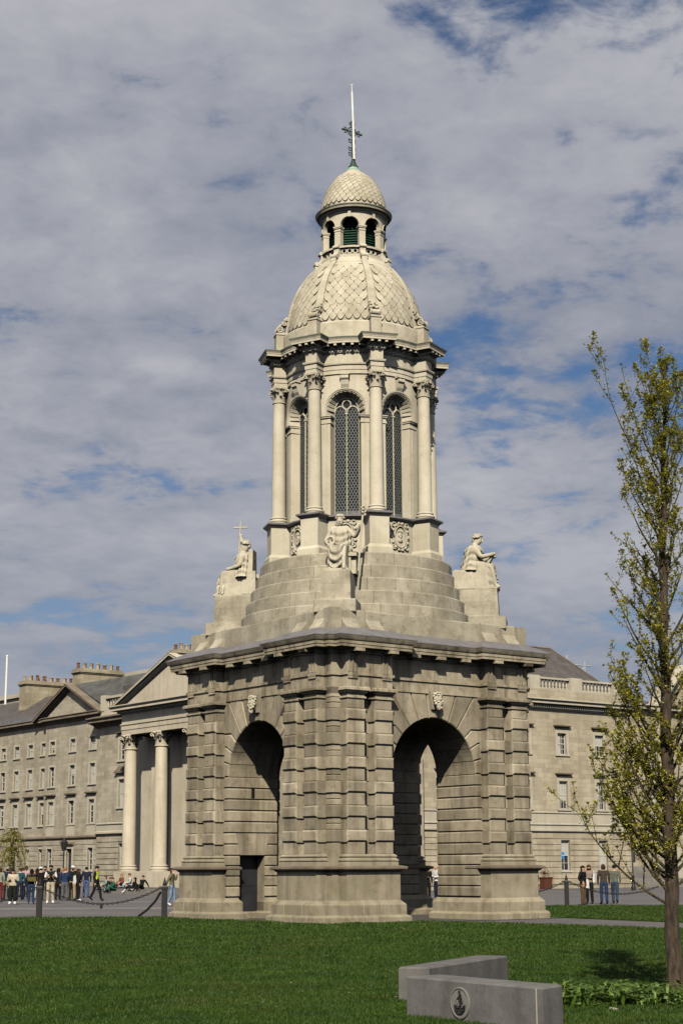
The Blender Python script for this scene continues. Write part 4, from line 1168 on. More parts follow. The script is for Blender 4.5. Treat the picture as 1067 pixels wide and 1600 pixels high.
def blade_mat():
    m, nt, b = new_mat('grass_blades'); N = nt.nodes.new; Lk = nt.links.new
    b.inputs['Roughness'].default_value = 0.6; b.inputs['Specular IOR Level'].default_value = .25
    g = N('ShaderNodeNewGeometry')
    n = N('ShaderNodeTexNoise'); n.inputs['Scale'].default_value = .9; n.inputs['Detail'].default_value = 9; n.inputs['Roughness'].default_value = .75; Lk(g.outputs['Position'], n.inputs['Vector'])
    r = N('ShaderNodeValToRGB'); r.color_ramp.elements[0].position = .36; r.color_ramp.elements[1].position = .66
    r.color_ramp.elements[0].color = (0.013, 0.036, 0.0024, 1); r.color_ramp.elements[1].color = (0.042, 0.082, 0.0055, 1)
    a = N('ShaderNodeMath'); a.operation = 'ADD'; Lk(n.outputs['Fac'], a.inputs[0])
    rp = N('ShaderNodeMath'); rp.operation = 'MULTIPLY_ADD'; rp.inputs[1].default_value = .12; rp.inputs[2].default_value = -.06
    Lk(g.outputs['Random Per Island'], rp.inputs[0]); Lk(rp.outputs[0], a.inputs[1])
    Lk(a.outputs[0], r.inputs[0])
    w = N('ShaderNodeTexNoise'); w.inputs['Scale'].default_value = .33; w.inputs['Detail'].default_value = 6; w.inputs['Roughness'].default_value = .65; Lk(g.outputs['Position'], w.inputs['Vector'])
    wr = N('ShaderNodeMapRange'); wr.inputs['From Min'].default_value = .50; wr.inputs['From Max'].default_value = .72; wr.inputs['To Max'].default_value = .65; Lk(w.outputs['Fac'], wr.inputs['Value'])
    mx = N('ShaderNodeMixRGB'); Lk(wr.outputs[0], mx.inputs[0]); Lk(r.outputs[0], mx.inputs[1]); mx.inputs[2].default_value = (0.058, 0.068, 0.010, 1)
    w2 = N('ShaderNodeTexNoise'); w2.inputs['Scale'].default_value = 1.9; w2.inputs['Detail'].default_value = 5; Lk(g.outputs['Position'], w2.inputs['Vector'])
    wr2 = N('ShaderNodeMapRange'); wr2.inputs['From Min'].default_value = .56; wr2.inputs['From Max'].default_value = .68; wr2.inputs['To Max'].default_value = .6; Lk(w2.outputs['Fac'], wr2.inputs['Value'])
    mx2 = N('ShaderNodeMixRGB'); Lk(wr2.outputs[0], mx2.inputs[0]); Lk(mx.outputs[0], mx2.inputs[1]); mx2.inputs[2].default_value = (0.018, 0.055, 0.008, 1)
    Lk(mx2.outputs[0], b.inputs['Base Color'])
    return m
M['cobble'] = cobble_mat(); M['turf'] = turf_mat(); M['blade'] = blade_mat()
M['path'] = plain('path_asphalt', (0.115, 0.108, 0.112), 0.9, 0.0, 0.2, 1.5, 0.2, 0.5)
M['flag'] = stone('flag_stone', (0.17, 0.16, 0.152), (0.225, 0.21, 0.195), (0.11, 0.10, 0.092), 0.4, 0.8, 0.0, 0.12)
M['earth'] = plain('bare_earth', (0.05, 0.042, 0.025), 0.95, 0.0, 0.35, 4.0, 0.1, 0.6)

sheet('ground', [(-1500, -1500), (1500, -1500), (1500, 2500), (-1500, 2500)], -0.03, M['path'])
sheet('plaza', [(-160, 0.0), (160, 0.0), (160, 260), (-160, 260)], -0.015, M['cobble'])
# lawns: the near one reaches the foot of the tower, the far one lies right of the path
near = [(-60, -75), (60, -75), (60, -50), Lw(-0.3, -45), Lw(-0.35, -14), Lw(-0.45, -9), Lw(-1.25, -4.70), Lw(-1.45, -4.86), Lw(-4.86, -4.86), Lw(-4.86, 4.3), (-6.3, 0.75), (-9, 0.85), (-12, 0.75), (-20, 0.5), (-60, -2)]
far_l = [Lw(3.95, -10), Lw(3.95, -60), Lw(40, -60), Lw(60, -30), (30, 9), (16, 12.8), (12.5, 14.4), (10.3, 15.2), (8.8, 15.4), (7.4, 14.0), Lw(4.7, 8.0), Lw(4.75, 4.9), Lw(4.75, -4.8)]
def lawn(poly, name='lawn'):
    mb = MB(); mb.loft([[(x, y, -.02) for x, y in poly], [(x, y, .025) for x, y in poly]], cap0=False)
    o = mb.build(name, M['turf'], None, fix=False); tag(o, kind='structure'); return o
lawn(near); lawn(far_l)
sheet('path', [Lw(-2.5, -4.4), Lw(-2.5, -60), Lw(6, -60), Lw(6, -4.4)], -0.005, M['path'])
# worn flagstones under the arches and along the left side
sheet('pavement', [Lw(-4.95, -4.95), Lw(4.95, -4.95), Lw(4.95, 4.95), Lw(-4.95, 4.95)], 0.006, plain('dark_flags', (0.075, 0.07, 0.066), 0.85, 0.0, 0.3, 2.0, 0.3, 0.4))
# pale paved strip across the square
sheet('paved_strip', [(-60, 13.5), (-4, 13.5), (-4, 16.2), (-60, 16.2)], -0.010, M['flag'])
sheet('paved_strip', [(-60, 27), (-6, 27), (-6, 28.6), (-60, 28.6)], -0.010, M['flag'])

# grass blades -----------------------------------------------------------------
def inside(poly, x, y):
    n = len(poly); c = np.zeros(len(x), bool); j = n - 1
    for i in range(n):
        xi, yi = poly[i]; xj, yj = poly[j]
        t = ((yi > y) != (yj > y)) & (x < (xj - xi) * (y - yi) / (yj - yi + 1e-12) + xi)
        c ^= t; j = i
    return c
def blades(name, poly, regions, seed, hmul=1.0):
    r = np.random.default_rng(seed)
    XS, YS, HS, WS = [], [], [], []
    for (y0, y1, half0, half1, cx, n, h, w) in regions:
        y = r.uniform(y0, y1, n); x = cx + (r.random(n) * 2 - 1) * (half0 + (half1 - half0) * (y - y0) / (y1 - y0))
        k = inside(poly, x, y); x, y = x[k], y[k]
        XS.append(x); YS.append(y); HS.append(np.full(len(x), h)); WS.append(np.full(len(x), w))
    x = np.concatenate(XS); y = np.concatenate(YS); n = len(x)
    # tufts: height follows patchy noise
    patch = .75 + .35 * np.sin(x * 1.7 + np.sin(y * 1.3) * 2) * np.sin(y * 2.1 + np.sin(x * .9) * 2)
    h = np.concatenate(HS) * patch * r.uniform(.6, 1.35, n) * hmul; w = np.concatenate(WS) * r.uniform(.7, 1.3, n)
    a = r.uniform(0, 2 * pi, n); l = r.uniform(.2, .8, n) * h; la = r.uniform(0, 2 * pi, n)
    dx, dy = np.cos(a) * w / 2, np.sin(a) * w / 2; lx, ly = np.cos(la) * l, np.sin(la) * l
    z0 = np.full(n, .02)
    V = np.empty((n, 5, 3), np.float32)
    V[:, 0] = np.stack([x - dx, y - dy, z0], 1); V[:, 1] = np.stack([x + dx, y + dy, z0], 1)
    V[:, 2] = np.stack([x + dx * .7 + lx * .35, y + dy * .7 + ly * .35, z0 + h * .6], 1); V[:, 3] = np.stack([x - dx * .7 + lx * .35, y - dy * .7 + ly * .35, z0 + h * .6], 1)
    V[:, 4] = np.stack([x + lx, y + ly, z0 + h], 1)
    idx = (np.arange(n) * 5)[:, None]
    loops = (idx + np.array([0, 1, 2, 3, 3, 2, 4])).astype(np.int32).ravel()
    starts = (np.arange(n)[:, None] * 7 + np.array([0, 4])).astype(np.int32).ravel()
    me = bpy.data.meshes.new(name)
    me.vertices.add(n * 5); me.vertices.foreach_set('co', V.ravel())
    me.loops.add(len(loops)); me.loops.foreach_set('vertex_index', loops)
    me.polygons.add(len(starts)); me.polygons.foreach_set('loop_start', starts)
    me.update(calc_edges=True); me.validate()
    return tag(link(name, me, M['blade']), kind='stuff')
blades('grass', near, [(-38.5, -31, 3.9, 5.6, -.1, 150000, .055, .010), (-31, -22, 5.6, 7.6, -.1, 130000, .058, .014), (-22, -10, 7.6, 10.2, -.1, 90000, .06, .022), (-10, 1.0, 10.2, 13, -.1, 55000, .06, .034)], 3)
blades('grass', far_l, [(-13, 16, 5.2, 5.2, 9.3, 50000, .06, .034)], 4)

rd = np.random.default_rng(9); mb = MB()
for i in range(520):
    y = rd.uniform(-38, -6); x = rd.uniform(-1, 1) * (3.9 + (y + 38.5) * .165)
    if not inside(near, np.array([x]), np.array([y]))[0] or np.sin(x * 1.1 + 2) + np.sin(y * .7) < .5: continue
    z = .06; q = .014 + .006 * rd.random()
    mb.add([(x + q * cos(t), y + q * sin(t), z) for t in (0, 1.05, 2.1, 3.14, 4.2, 5.24)], [(0, 1, 2, 3, 4, 5)])
tag(mb.build('daisies', plain('daisy_petals', (.55, .54, .48), .7), None, fix=False), 'tiny white daisies scattered through the near lawn', 'flowers', kind='stuff')

# ====================================================================== BUILDINGS ROUND THE SQUARE
class Facade:
    """x along the facade (to the right as seen), y into the building, z up"""
    def __init__(s, name, origin, rz, label, cat='building', group=None):
        s.root = empty(name, origin, rz); tag(s.root, label, cat, group)
def wall_with_holes(mb, x0, x1, z0, z1, y, holes, depth=.28, m=0):
    xs = sorted(set([x0, x1] + [q for h in holes for q in (h[0], h[2])])); zs2 = sorted(set([z0, z1] + [q for h in holes for q in (h[1], h[3])]))
    xs = [q for q in xs if x0 <= q <= x1]; zs2 = [q for q in zs2 if z0 <= q <= z1]
    for xa, xb in zip(xs, xs[1:]):
        for za, zb in zip(zs2, zs2[1:]):
            cx, cz = (xa + xb) / 2, (za + zb) / 2
            if any(h[0] < cx < h[2] and h[1] < cz < h[3] for h in holes): continue
            mb.add([(xa, y, za), (xb, y, za), (xb, y, zb), (xa, y, zb)], [(0, 1, 2, 3)], m)
    for (a, b, c, d) in holes:
        mb.add([(a, y, b), (a, y + depth, b), (a, y + depth, d), (a, y, d)], [(0, 1, 2, 3)], m)
        mb.add([(c, y, b), (c, y, d), (c, y + depth, d), (c, y + depth, b)], [(0, 1, 2, 3)], m)
        mb.add([(a, y, d), (a, y + depth, d), (c, y + depth, d), (c, y, d)], [(0, 1, 2, 3)], m)
        mb.add([(a, y, b), (c, y, b), (c, y + depth, b), (a, y + depth, b)], [(0, 1, 2, 3)], m)
WR = random.Random(11)
def window(parent, x0, z0, x1, z1, y, cols=2, rows=4, fr=.19, sill=True, hood=None, blind=True, poster=False):
    """sash window in a hole of the wall: stone surround > sash frame with bars, pane, sill, hood"""
    mb = MB(); p = .035
    mb.box(x0 - fr, y - p, z0, x0, y + .05, z1 + fr); mb.box(x1, y - p, z0, x1 + fr, y + .05, z1 + fr); mb.box(x0, y - p, z1, x1, y + .05, z1 + fr)
    if sill: mb.box(x0 - fr - .05, y - .10, z0 - .13, x1 + fr + .05, y + .05, z0 - .002)
    w = mb.build('window', M['trim'], parent)
    mb = MB(); t = .05; ys = y + .16
    mb.box(x0, ys, z0, x0 + t, ys + .06, z1); mb.box(x1 - t, ys, z0, x1, ys + .06, z1)
    mb.box(x0 + t, ys, z0, x1 - t, ys + .06, z0 + t); mb.box(x0 + t, ys, z1 - t, x1 - t, ys + .06, z1)
    zm = (z0 + z1) / 2; mb.box(x0 + t, ys - .02, zm - .03, x1 - t, ys + .06, zm + .03)
    for i in range(1, cols):
        xx = x0 + (x1 - x0) * i / cols; mb.box(xx - .014, ys + .01, z0 + t, xx + .014, ys + .05, z1 - t)
    for i in range(1, rows):
        if rows % 2 == 0 and i == rows // 2: continue
        zz_ = z0 + (z1 - z0) * i / rows; mb.box(x0 + t, ys + .012, zz_ - .014, x1 - t, ys + .048, zz_ + .014)
    mb.build('sash', M['sash'], w)
    mb = MB(); mb.add([(x0, ys + .04, z0), (x1, ys + .04, z0), (x1, ys + .04, z1), (x0, ys + .04, z1)], [(0, 1, 2, 3)])
    mb.build('pane', M['glass'], w, fix=False)
    if blind:
        h = WR.choice([.25, .45, .5, .5, .7, 1.0]) * (z1 - z0); k = WR.choice([0, 1])
        mb = MB()
        if k: mb.box(x0 + .03, ys + .015, z1 - h, x1 - .03, ys + .03, z1)
        else: mb.box(x0 + .03 + (x1 - x0) * WR.choice([0, .5]), ys + .015, z0, x0 + (x1 - x0) * WR.choice([.55, 1]) - .03, ys + .03, z1)
        mb.build('blind', M['blind'], w)
    if poster:
        MB().box(x0 + .12, ys + .0, z0 + .85, x0 + .5, ys + .01, z0 + 1.35).build('poster', M['poster'], w)
    if hood:
        mb = MB(); hz = z1 + fr + .16
        mb.loft([[(x0 - fr - a, y - d, zq), (x1 + fr + a, y - d, zq), (x1 + fr + a, y + .03, zq), (x0 - fr - a, y + .03, zq)] for a, d, zq in ((.0, .06, hz), (.03, .10, hz + .06), (.14, .24, hz + .10), (.16, .27, hz + .19), (.05, .05, hz + .22))])
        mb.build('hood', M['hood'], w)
    return w
def moulding(mb, x0, x1, y, prof):
    """horizontal moulding on the wall plane y: prof of (projection, z)"""
    ring = lambda x: [(x, y - d, zq) for d, zq in prof] + [(x, y + .1, prof[-1][1]), (x, y + .1, prof[0][1])]
    return mb.loft([ring(x0), ring(x1)])
def rustic(parent, x0, x1, z0, z1, y, holes, n, mat, depth=.05):
    """channelled ground-floor courses, joined"""
    mb = MB(); h = (z1 - z0) / n
    for i in range(n):
        za, zb = z0 + i * h + .03, z0 + (i + 1) * h - .03
        cuts = [(x0, x1)]
        for (a, b, c, d) in holes:
            if d > za and b < zb:
                nc = []
                for p, q in cuts:
                    if c <= p or a >= q: nc.append((p, q)); continue
                    if a > p: nc.append((p, a))
                    if c < q: nc.append((c, q))
                cuts = nc
        for p, q in cuts:
            mb.loft([[(p, y, za - .02), (q, y, za - .02), (q, y, zb + .02), (p, y, zb + .02)], [(p, y - depth, za), (q, y - depth, za), (q, y - depth, zb), (p, y - depth, zb)]], cap0=False)
    return tag(mb.build('rusticated_courses', mat, parent), kind='stuff')
def pots(parent, pts, z):
    for i, (x, y) in enumerate(pts):
        pale = WR.random() < .25
        h = WR.uniform(.36, .55)
        mb = MB(); mb.lathe([(.15, z), (.17, z + .06), (.13, z + .10), (.115, z + h * .8), (.15, z + h * .85), (.15, z + h), (.10, z + h)], 10, (x, y))
        mb.build('chimney_pot', M['paleclay' if pale else 'terracotta'], parent)
def chimney(parent, x0, x1, y0, y1, z0, z1, npots):
    mb = MB(); mb.box(x0, y0, z0, x1, y1, z1 - .42)
    for d, za, zb in ((.08, z1 - .42, z1 - .32), (.16, z1 - .32, z1 - .16), (.06, z1 - .16, z1)): mb.box(x0 - d, y0 - d, za, x1 + d, y1 + d, zb)
    c = mb.build('chimney', M['chimney'], parent)
    n = npots; pots(c, [((x0 + x1) / 2 + (.22 if (i % 2 and y1 - y0 > x1 - x0) else -.22 if y1 - y0 > x1 - x0 else 0), y0 + .25 + (y1 - y0 - .5) * i / (n - 1)) if y1 - y0 > x1 - x0 else (x0 + .2 + (x1 - x0 - .4) * i / (n - 1), (y0 + y1) / 2) for i in range(n)], z1)
    return c
def baluster_row(parent, x0, x1, y, z0, z1, n, name='balustrade', mat='trim'):
    mb = MB(); h = z1 - z0
    mb.box(x0, y - .16, z0, x1, y + .16, z0 + h * .14); mb.box(x0, y - .18, z1 - h * .16, x1, y + .18, z1)
    o = mb.build(name, M[mat], parent)
    me = MB().lathe([(.10, 0), (.10, .06), (.06, .09), (.10, .26), (.055, h * .45), (.05, h * .60), (.09, h * .66), (.09, h * .71)], 8).mesh('baluster', True)
    for i in range(n):
        b = link('baluster', me, M[mat], o); b.location = (x0 + (x1 - x0) * (i + .5) / n, y, z0 + h * .14)
    return o

# ---- left: columned hall (portico) and four-storey range --------------------------------
LZ = TH - pi / 2
XF = 26.6                         # tower-frame x of the range wall
def left_root(name, label, cat='building', group=None):
    f = Facade(name, (*Lw(XF, 0), 0), LZ, label, cat, group); return f.root
rngb = left_root('college_range', 'long four storey grey stone range with rows of sash windows and two big chimneys')
att = [-83.14, -80.63, -78.16, -75.82, -73.85, -70.46, -67.23]
holesA = [(c - .42, 10.52, c + .42, 11.42) for c in att]
holesB = [(c - .42, 7.92, c + .42, 9.42) for c in att]
holesC = [(c - .44, 4.98, c + .44, 6.72) for c in att[0:]]
holesG = [(c - .40, 1.55, c + .40, 3.12) for c in att[2:5]] + [(-67.63, 1.5, -66.83, 3.15)]
doors = [(-81.15, .05, -80.2, 2.95), (-71.0, .1, -70.1, 3.1)]
XE = -65.9
mb = MB()
Hl = holesA + holesB + holesC + holesG + doors
PAVX = -75.1     # where the pavilion front starts, stepping forward a little
wall_with_holes(mb, -120, PAVX, 0, 13.2, 0.0, [h for h in Hl if h[2] < PAVX])
wall_with_holes(mb, PAVX, XE, 0, 13.2, -.25, [h for h in Hl if h[0] > PAVX])
mb.add([(PAVX, 0, 0), (PAVX, -.25, 0), (PAVX, -.25, 13.2), (PAVX, 0, 13.2)], [(0, 1, 2, 3)])
mb.add([(XE, -.25, 0), (XE, 9, 0), (XE, 9, 13.2), (XE, -.25, 13.2)], [(0, 1, 2, 3)])
mb.build('wall', M['left_wall'], rngb, fix=False)
for h in holesA: window(rngb, *h, 0 if h[2] < PAVX else -.25, 2, 2, fr=.16)
for h in holesB: window(rngb, *h, 0 if h[2] < PAVX else -.25, 2, 4, fr=.18)
for h in holesC: window(rngb, *h, 0 if h[2] < PAVX else -.25, 2, 4, fr=.20, hood=True)
for h in holesG: window(rngb, *h, 0 if h[2] < PAVX else -.25, 2, 4, fr=.12)
for h in doors:
    y = 0 if h[2] < PAVX else -.25
    mb = MB(); mb.box(h[0], y + .2, h[1], h[2], y + .27, h[3]); d = mb.build('door', M['door'], rngb)
    mb = MB(); mb.box(h[0] - .22, y - .06, 0, h[0], y + .05, h[3] + .25); mb.box(h[2], y - .06, 0, h[2] + .22, y + .05, h[3] + .25); mb.box(h[0], y - .06, h[3], h[2], y + .05, h[3] + .25)
    mb.build('door_surround', M['trim'], d)
    mb = MB(); moulding(mb, h[0] - .35, h[2] + .35, y, [(.08, h[3] + .25), (.25, h[3] + .34), (.25, h[3] + .44), (.02, h[3] + .5)]); mb.build('hood', M['hood'], d)
# aprons under the first-floor windows of the pavilion
for c in att[4:]:
    MB().box(c - .62, -.30, 4.05, c + .62, -.2, 4.82).build('window_apron', M['trim'], rngb)
rustic(rngb, -120, PAVX, .25, 3.75, 0.0, holesG + doors, 9, M['left_wall'], .06)
rustic(rngb, PAVX, XE, .25, 3.75, -.25, holesG + doors, 9, M['left_wall'], .03)
mb = MB()
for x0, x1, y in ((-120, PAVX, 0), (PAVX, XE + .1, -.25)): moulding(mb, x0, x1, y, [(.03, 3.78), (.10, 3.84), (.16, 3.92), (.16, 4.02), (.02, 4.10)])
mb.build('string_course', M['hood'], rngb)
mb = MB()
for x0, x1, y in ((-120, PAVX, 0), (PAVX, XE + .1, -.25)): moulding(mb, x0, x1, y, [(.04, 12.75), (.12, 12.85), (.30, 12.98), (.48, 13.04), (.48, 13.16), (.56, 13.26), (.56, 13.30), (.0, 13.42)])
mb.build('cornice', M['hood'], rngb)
mb = MB(); mb.box(-120, -.35, 13.22, PAVX, .3, 13.75); mb.build('roof_gutter', M['lead'], rngb)
mb = MB(); mb.add([(-120, .1, 13.4), (-74, .1, 13.4), (-74, 4.4, 16.1), (-120, 4.4, 16.1)], [(0, 1, 2, 3)])
mb.add([(-120, 4.4, 16.1), (-66, 4.4, 16.1), (-66, 9, 13.4), (-120, 9, 13.4)], [(0, 1, 2, 3)])
mb.build('roof', M['slate'], rngb)
# pediment of the pavilion
pcx, pz0, pz1 = -71.1, 13.32, 15.72
def pediment(parent, x0, x1, zb, zt, y, d, t, mat, tym):
    cx = (x0 + x1) / 2
    mb = MB(); mb.loft([[(x0, y + .02, zb), (x1, y + .02, zb), (cx, y + .02, zt)], [(x0, y + 1.2, zb), (x1, y + 1.2, zb), (cx, y + 1.2, zt)]])
    mb.build('tympanum', tym, parent)
    mb = MB()
    for xa, s in ((x0, 1), (x1, -1)):
        L_ = Vector((cx - xa, zt - zb)); n = Vector((-L_.y, L_.x)).normalized()
        if n.y < 0: n = -n
        prof = [(0.05, -t * 1.5), (.14, -t * 1.2), (d * .55, -t * .9), (d * .6, -t * .5), (d, -t * .4), (d, 0), (d * 1.1, t * .3), (-.25, t * .35)]
        A = [(xa - s * d * .9 + n.x * q, y - p, zb - .0 + n.y * q - (zt - zb) / abs(cx - xa) * d * .9 * 1.0) for p, q in prof]
        B = [(cx, y - p, zt + q * 1.12) for p, q in prof]
        mb.loft([A, B])
    mb.build('raking_cornice', mat, parent)
pediment(rngb, -76.2, -66.0, 13.34, 15.65, -.25, .5, .22, M['hood'], M['left_wall'])
mb = MB()     # green-grey roof running back from the pediment
mb.loft([[(-75.8, -.2, 13.5), (-66.2, -.2, 13.5), (-71.1, -.2, 15.7)], [(-75.8, 10, 13.5), (-66.2, 10, 13.5), (-71.1, 10, 15.7)]])
mb.add([(-71.1, .1, 15.72), (-64.0, 4.6, 16.6), (-60, 4.6, 14.4), (-66.1, .1, 13.6)], [(0, 1, 2, 3)])
mb.build('roof', M['copper'], rngb)
chimney(rngb, -85.8, -84.5, 2.5, 7.2, 13.6, 17.45, 14)
chimney(rngb, -76.1, -74.8, 2.5, 6.4, 13.6, 17.55, 12)
# ---- hall with the portico
hall = left_root('columned_hall', 'pale stone hall front with giant Corinthian columns and triangular pediment', 'building')
YW = -.40; YCOL = -(XF - 23.8)
mb = MB()
hw = [(-62.9, 6.0, -62.0, 8.0), (-62.9, 9.4, -62.0, 10.9), (-62.7, 1.4, -61.9, 3.4)]
wall_with_holes(mb, XE, -59.3, 0, 12.4, YW, hw)
mb.add([(XE, YW, 0), (XE, YW, 12.4), (XE, 3, 12.4), (XE, 3, 0)], [(0, 1, 2, 3)])
mb.build('wing_wall', M['left_wall'], hall, fix=False)
for h in hw: window(hall, *h, YW, 2, 4, fr=.2, hood=h[1] > 5)
mb = MB(); mb.loft([[(-63.4, YW - .25, 8.45), (-61.5, YW - .25, 8.45), (-62.45, YW - .25, 9.0)], [(-63.4, YW, 8.45), (-61.5, YW, 8.45), (-62.45, YW, 9.0)]]); mb.build('window_pediment', M['hood'], hall)
rustic(hall, XE, -59.3, .3, 3.9, YW, hw, 9, M['left_wall'], .10)
mb = MB(); moulding(mb, XE - .1, -59.0, YW, [(.04, 4.0), (.2, 4.12), (.2, 4.25), (.02, 4.32), (.05, 4.75), (.12, 4.80), (.12, 4.88), (.0, 4.92)]); mb.build('string_course', M['trim'], hall)
mb = MB(); moulding(mb, XE - .7, -58.3, YW, [(.05, 11.95), (.15, 12.05), (.30, 12.15), (.75, 12.28), (.75, 12.42), (.9, 12.56), (.9, 12.64), (.0, 12.85)]); mb.build('cornice', M['hood'], hall)
mb = MB(); mb.box(XE + .1, YW - .1, 12.7, -60.2, YW + .4, 13.15); mb.build('blocking_course', M['portico'], hall)
baluster_row(hall, -65.2, -61.6, YW + .15, 13.15, 14.25, 9, mat='trim')
MB().box(-65.7, YW - .15, 13.15, -65.2, YW + .45, 14.35).build('balustrade_pier', M['trim'], hall)
MB().box(-61.6, YW - .15, 13.15, -60.9, YW + .45, 14.35).build('balustrade_pier', M['trim'], hall)
MB().box(-66.5, YW + 2.2, 12.8, -57.5, YW + 9, 15.3).build('attic_block', M['slate'], hall)
# back wall of the porch: pilasters, rusticated piers
mb = MB(); wall_with_holes(mb, -59.3, -43.0, 0, 12.4, -1.3, []); mb.add([(-59.3, YW, 0), (-59.3, -1.3, 0), (-59.3, -1.3, 12.4), (-59.3, YW, 12.4)], [(0, 1, 2, 3)]); mb.build('porch_wall', M['portico'], hall, fix=False)
COLX = [-57.0, -52.85, -48.7, -44.55]
for x in COLX:
    mb = MB(); mb.box(x + .55, -1.45, 1.42, x + 1.5, -1.2, 9.7); mb.box(x + .45, -1.50, 9.7, x + 1.6, -1.2, 10.7); mb.build('pilaster', M['portico'], hall)
    mb = MB()
    for i in range(18):
        zq = 1.7 + i * .45
        mb.loft([[(x + 1.9, -1.3, zq), (x + 2.75, -1.3, zq), (x + 2.75, -1.3, zq + .42), (x + 1.9, -1.3, zq + .42)], [(x + 1.92, -1.46, zq + .03), (x + 2.72, -1.46, zq + .03), (x + 2.72, -1.46, zq + .39), (x + 1.92, -1.46, zq + .39)]])
    tag(mb.build('rusticated_pier', M['portico'], hall), kind='stuff')
big_cap = MB()
sc = 1.0
capm = capital(); cz = [v for v in capm.v]
k_ = 2.05
me_cap = bpy.data.meshes.new('column_capital'); me_cap.from_pydata([(x * k_, y * k_, (zq - 17.44) * 1.78) for x, y, zq in capm.v], [], capm.f); me_cap.polygons.foreach_set('use_smooth', [True] * len(me_cap.polygons)); me_cap.update()
mbs = MB(); mbs.lathe([(.62, 1.42), (.62, 1.52), (.64, 1.55), (.64, 1.62), (.56, 1.66), (.54, 1.72), (.58, 1.75), (.575, 1.81), (.49, 1.84), (.475, 1.95), (.47, 4.5), (.45, 7.0), (.405, 9.70)], 28)
shm = mbs.mesh('column', True, 30)
for x in COLX:
    c = link('column', shm, M['portico'], hall); c.location = (x, YCOL, 0)
    q = link('capital', me_cap, M['portico'], c); q.location = (0, 0, 9.68)
    MB().box(x - .75, YCOL - .75, .35, x + .75, YCOL + .75, 1.42).build('column_pedestal', M['portico'], hall)
mb = MB(); mb.box(-57.95, YCOL + .5, .35, -44.4, .6, 1.42); mb.box(-57.8, YCOL - .6, .35, -44.6, YCOL + .55, 1.35); mb.build('portico_podium', M['portico'], hall)
for i in range(3):
    mb = MB(); d = .45 * (3 - i); mb.box(-65.2 - d, YCOL - .9 - d, -.02, -43.5 + d, YCOL + 1.2, .13 + .13 * i)
    mb.build('step', M['flag'], hall)
mb = MB()
ex0, ex1 = -57.65, -43.9
mb.box(ex0, YCOL - .42, 10.72, ex1, YCOL + .42, 11.08); mb.box(ex0 - .03, YCOL - .46, 11.08, ex1 + .03, YCOL + .46, 11.42); mb.box(ex0 - .08, YCOL - .52, 11.42, ex1 + .08, YCOL + .52, 11.5)
mb.box(ex0, YCOL - .43, 11.5, ex1, YCOL + .43, 12.2)
mb.box(ex0, YCOL + .43, 10.72, ex0 + .84, .6, 12.2); mb.box(ex1 - .84, YCOL + .43, 10.72, ex1, .6, 12.2)
mb.box(ex0 + .84, YCOL + .43, 12.0, ex1 - .84, .6, 12.2)
mb.build('entablature', M['portico'], hall)
mb = MB(); ent_plan = [(ex0, YCOL - .43), (ex1, YCOL - .43), (ex1, .5), (ex0, .5)]
sweep(mb, ent_plan, [(.02, 12.15), (.10, 12.22), (.18, 12.36), (.62, 12.42), (.62, 12.56), (.75, 12.70), (.75, 12.76), (.0, 12.86)]); mb.build('cornice', M['portico'], hall)
mb = MB()
for i in range(60):
    x = ex0 - .1 + (ex1 - ex0 + .2) * i / 59; mb.box(x - .06, YCOL - .43 - .30, 12.24, x + .06, YCOL - .43, 12.37)
tag(mb.build('dentils', M['portico'], hall), kind='stuff')
pediment(hall, ex0 - .6, ex1 + .6, 12.86, 15.75, YCOL - .43, .42, .22, M['portico'], M['portico'])
mb = MB(); mb.loft([[(ex0 - .4, YCOL, 12.86), (ex1 + .4, YCOL, 12.86), ((ex0 + ex1) / 2, YCOL, 15.7)], [(ex0 - .4, 12, 12.86), (ex1 + .4, 12, 12.86), ((ex0 + ex1) / 2, 12, 15.7)]]); mb.build('roof', M['lead'], hall)
mb = MB(); mb.box(-59.3, .7, 0, -43, 12, 12.3); mb.build('hall_body', M['left_wall'], hall)
chimney(hall, -60.8, -59.6, 2.5, 4.6, 13.6, 17.5, 8)

# ---- right: three-storey hall -----------------------------------------------------------------
YR = 46.1
rb = empty('balustraded_hall', (*Lw(0, YR), 0), TH)
tag(rb, 'three storey cream stone building with roof balustrade and slate hipped roof behind the tower', 'building')
cols_ = [43.0, 47.05, 51.0, 54.89, 58.88]
R1 = [(c - .46, 9.93, c + .46, 11.52) for c in cols_]; R2 = [(c - .44, 5.85, c + .44, 7.92) for c in cols_]; R0g = [(c - .46, 1.32, c + .46, 3.55) for c in cols_]
XR1 = 62.1
mb = MB(); wall_with_holes(mb, 37, XR1, 0, 13.7, 0, R1 + R2 + R0g)
mb.add([(XR1, 0, 0), (XR1, 14, 0), (XR1, 14, 13.7), (XR1, 0, 13.7)], [(0, 1, 2, 3)])
mb.build('wall', M['right_wall'], rb, fix=False)
for h in R1: window(rb, *h, 0, 3, 4, fr=.24, hood=True)
for h in R2: window(rb, *h, 0, 3, 4, fr=.24, hood=True)
for h in R0g: window(rb, *h, 0, 2, 4, fr=.06, poster=abs(h[0] - 54.43) < .1)
rustic(rb, 37, XR1, .3, 4.05, 0, R0g, 9, M['right_wall'], .06)
mb = MB(); moulding(mb, 37, XR1 + .05, 0, [(.05, 4.1), (.14, 4.2), (.14, 4.34), (.03, 4.38), (.03, 4.62), (.10, 4.66), (.10, 4.74), (.035, 4.78), (.035, 5.48), (.10, 5.52), (.10, 5.60), (.0, 5.64)]); mb.build('string_course', M['trim'], rb)
mb = MB(); moulding(mb, 37, XR1 + .3, 0, [(.03, 13.2), (.10, 13.25), (.12, 13.52), (.16, 13.56), (.55, 13.66), (.55, 13.80), (.70, 13.93), (.70, 13.98), (.1, 14.1)]); mb.build('cornice', M['trim'], rb)
mb = MB()
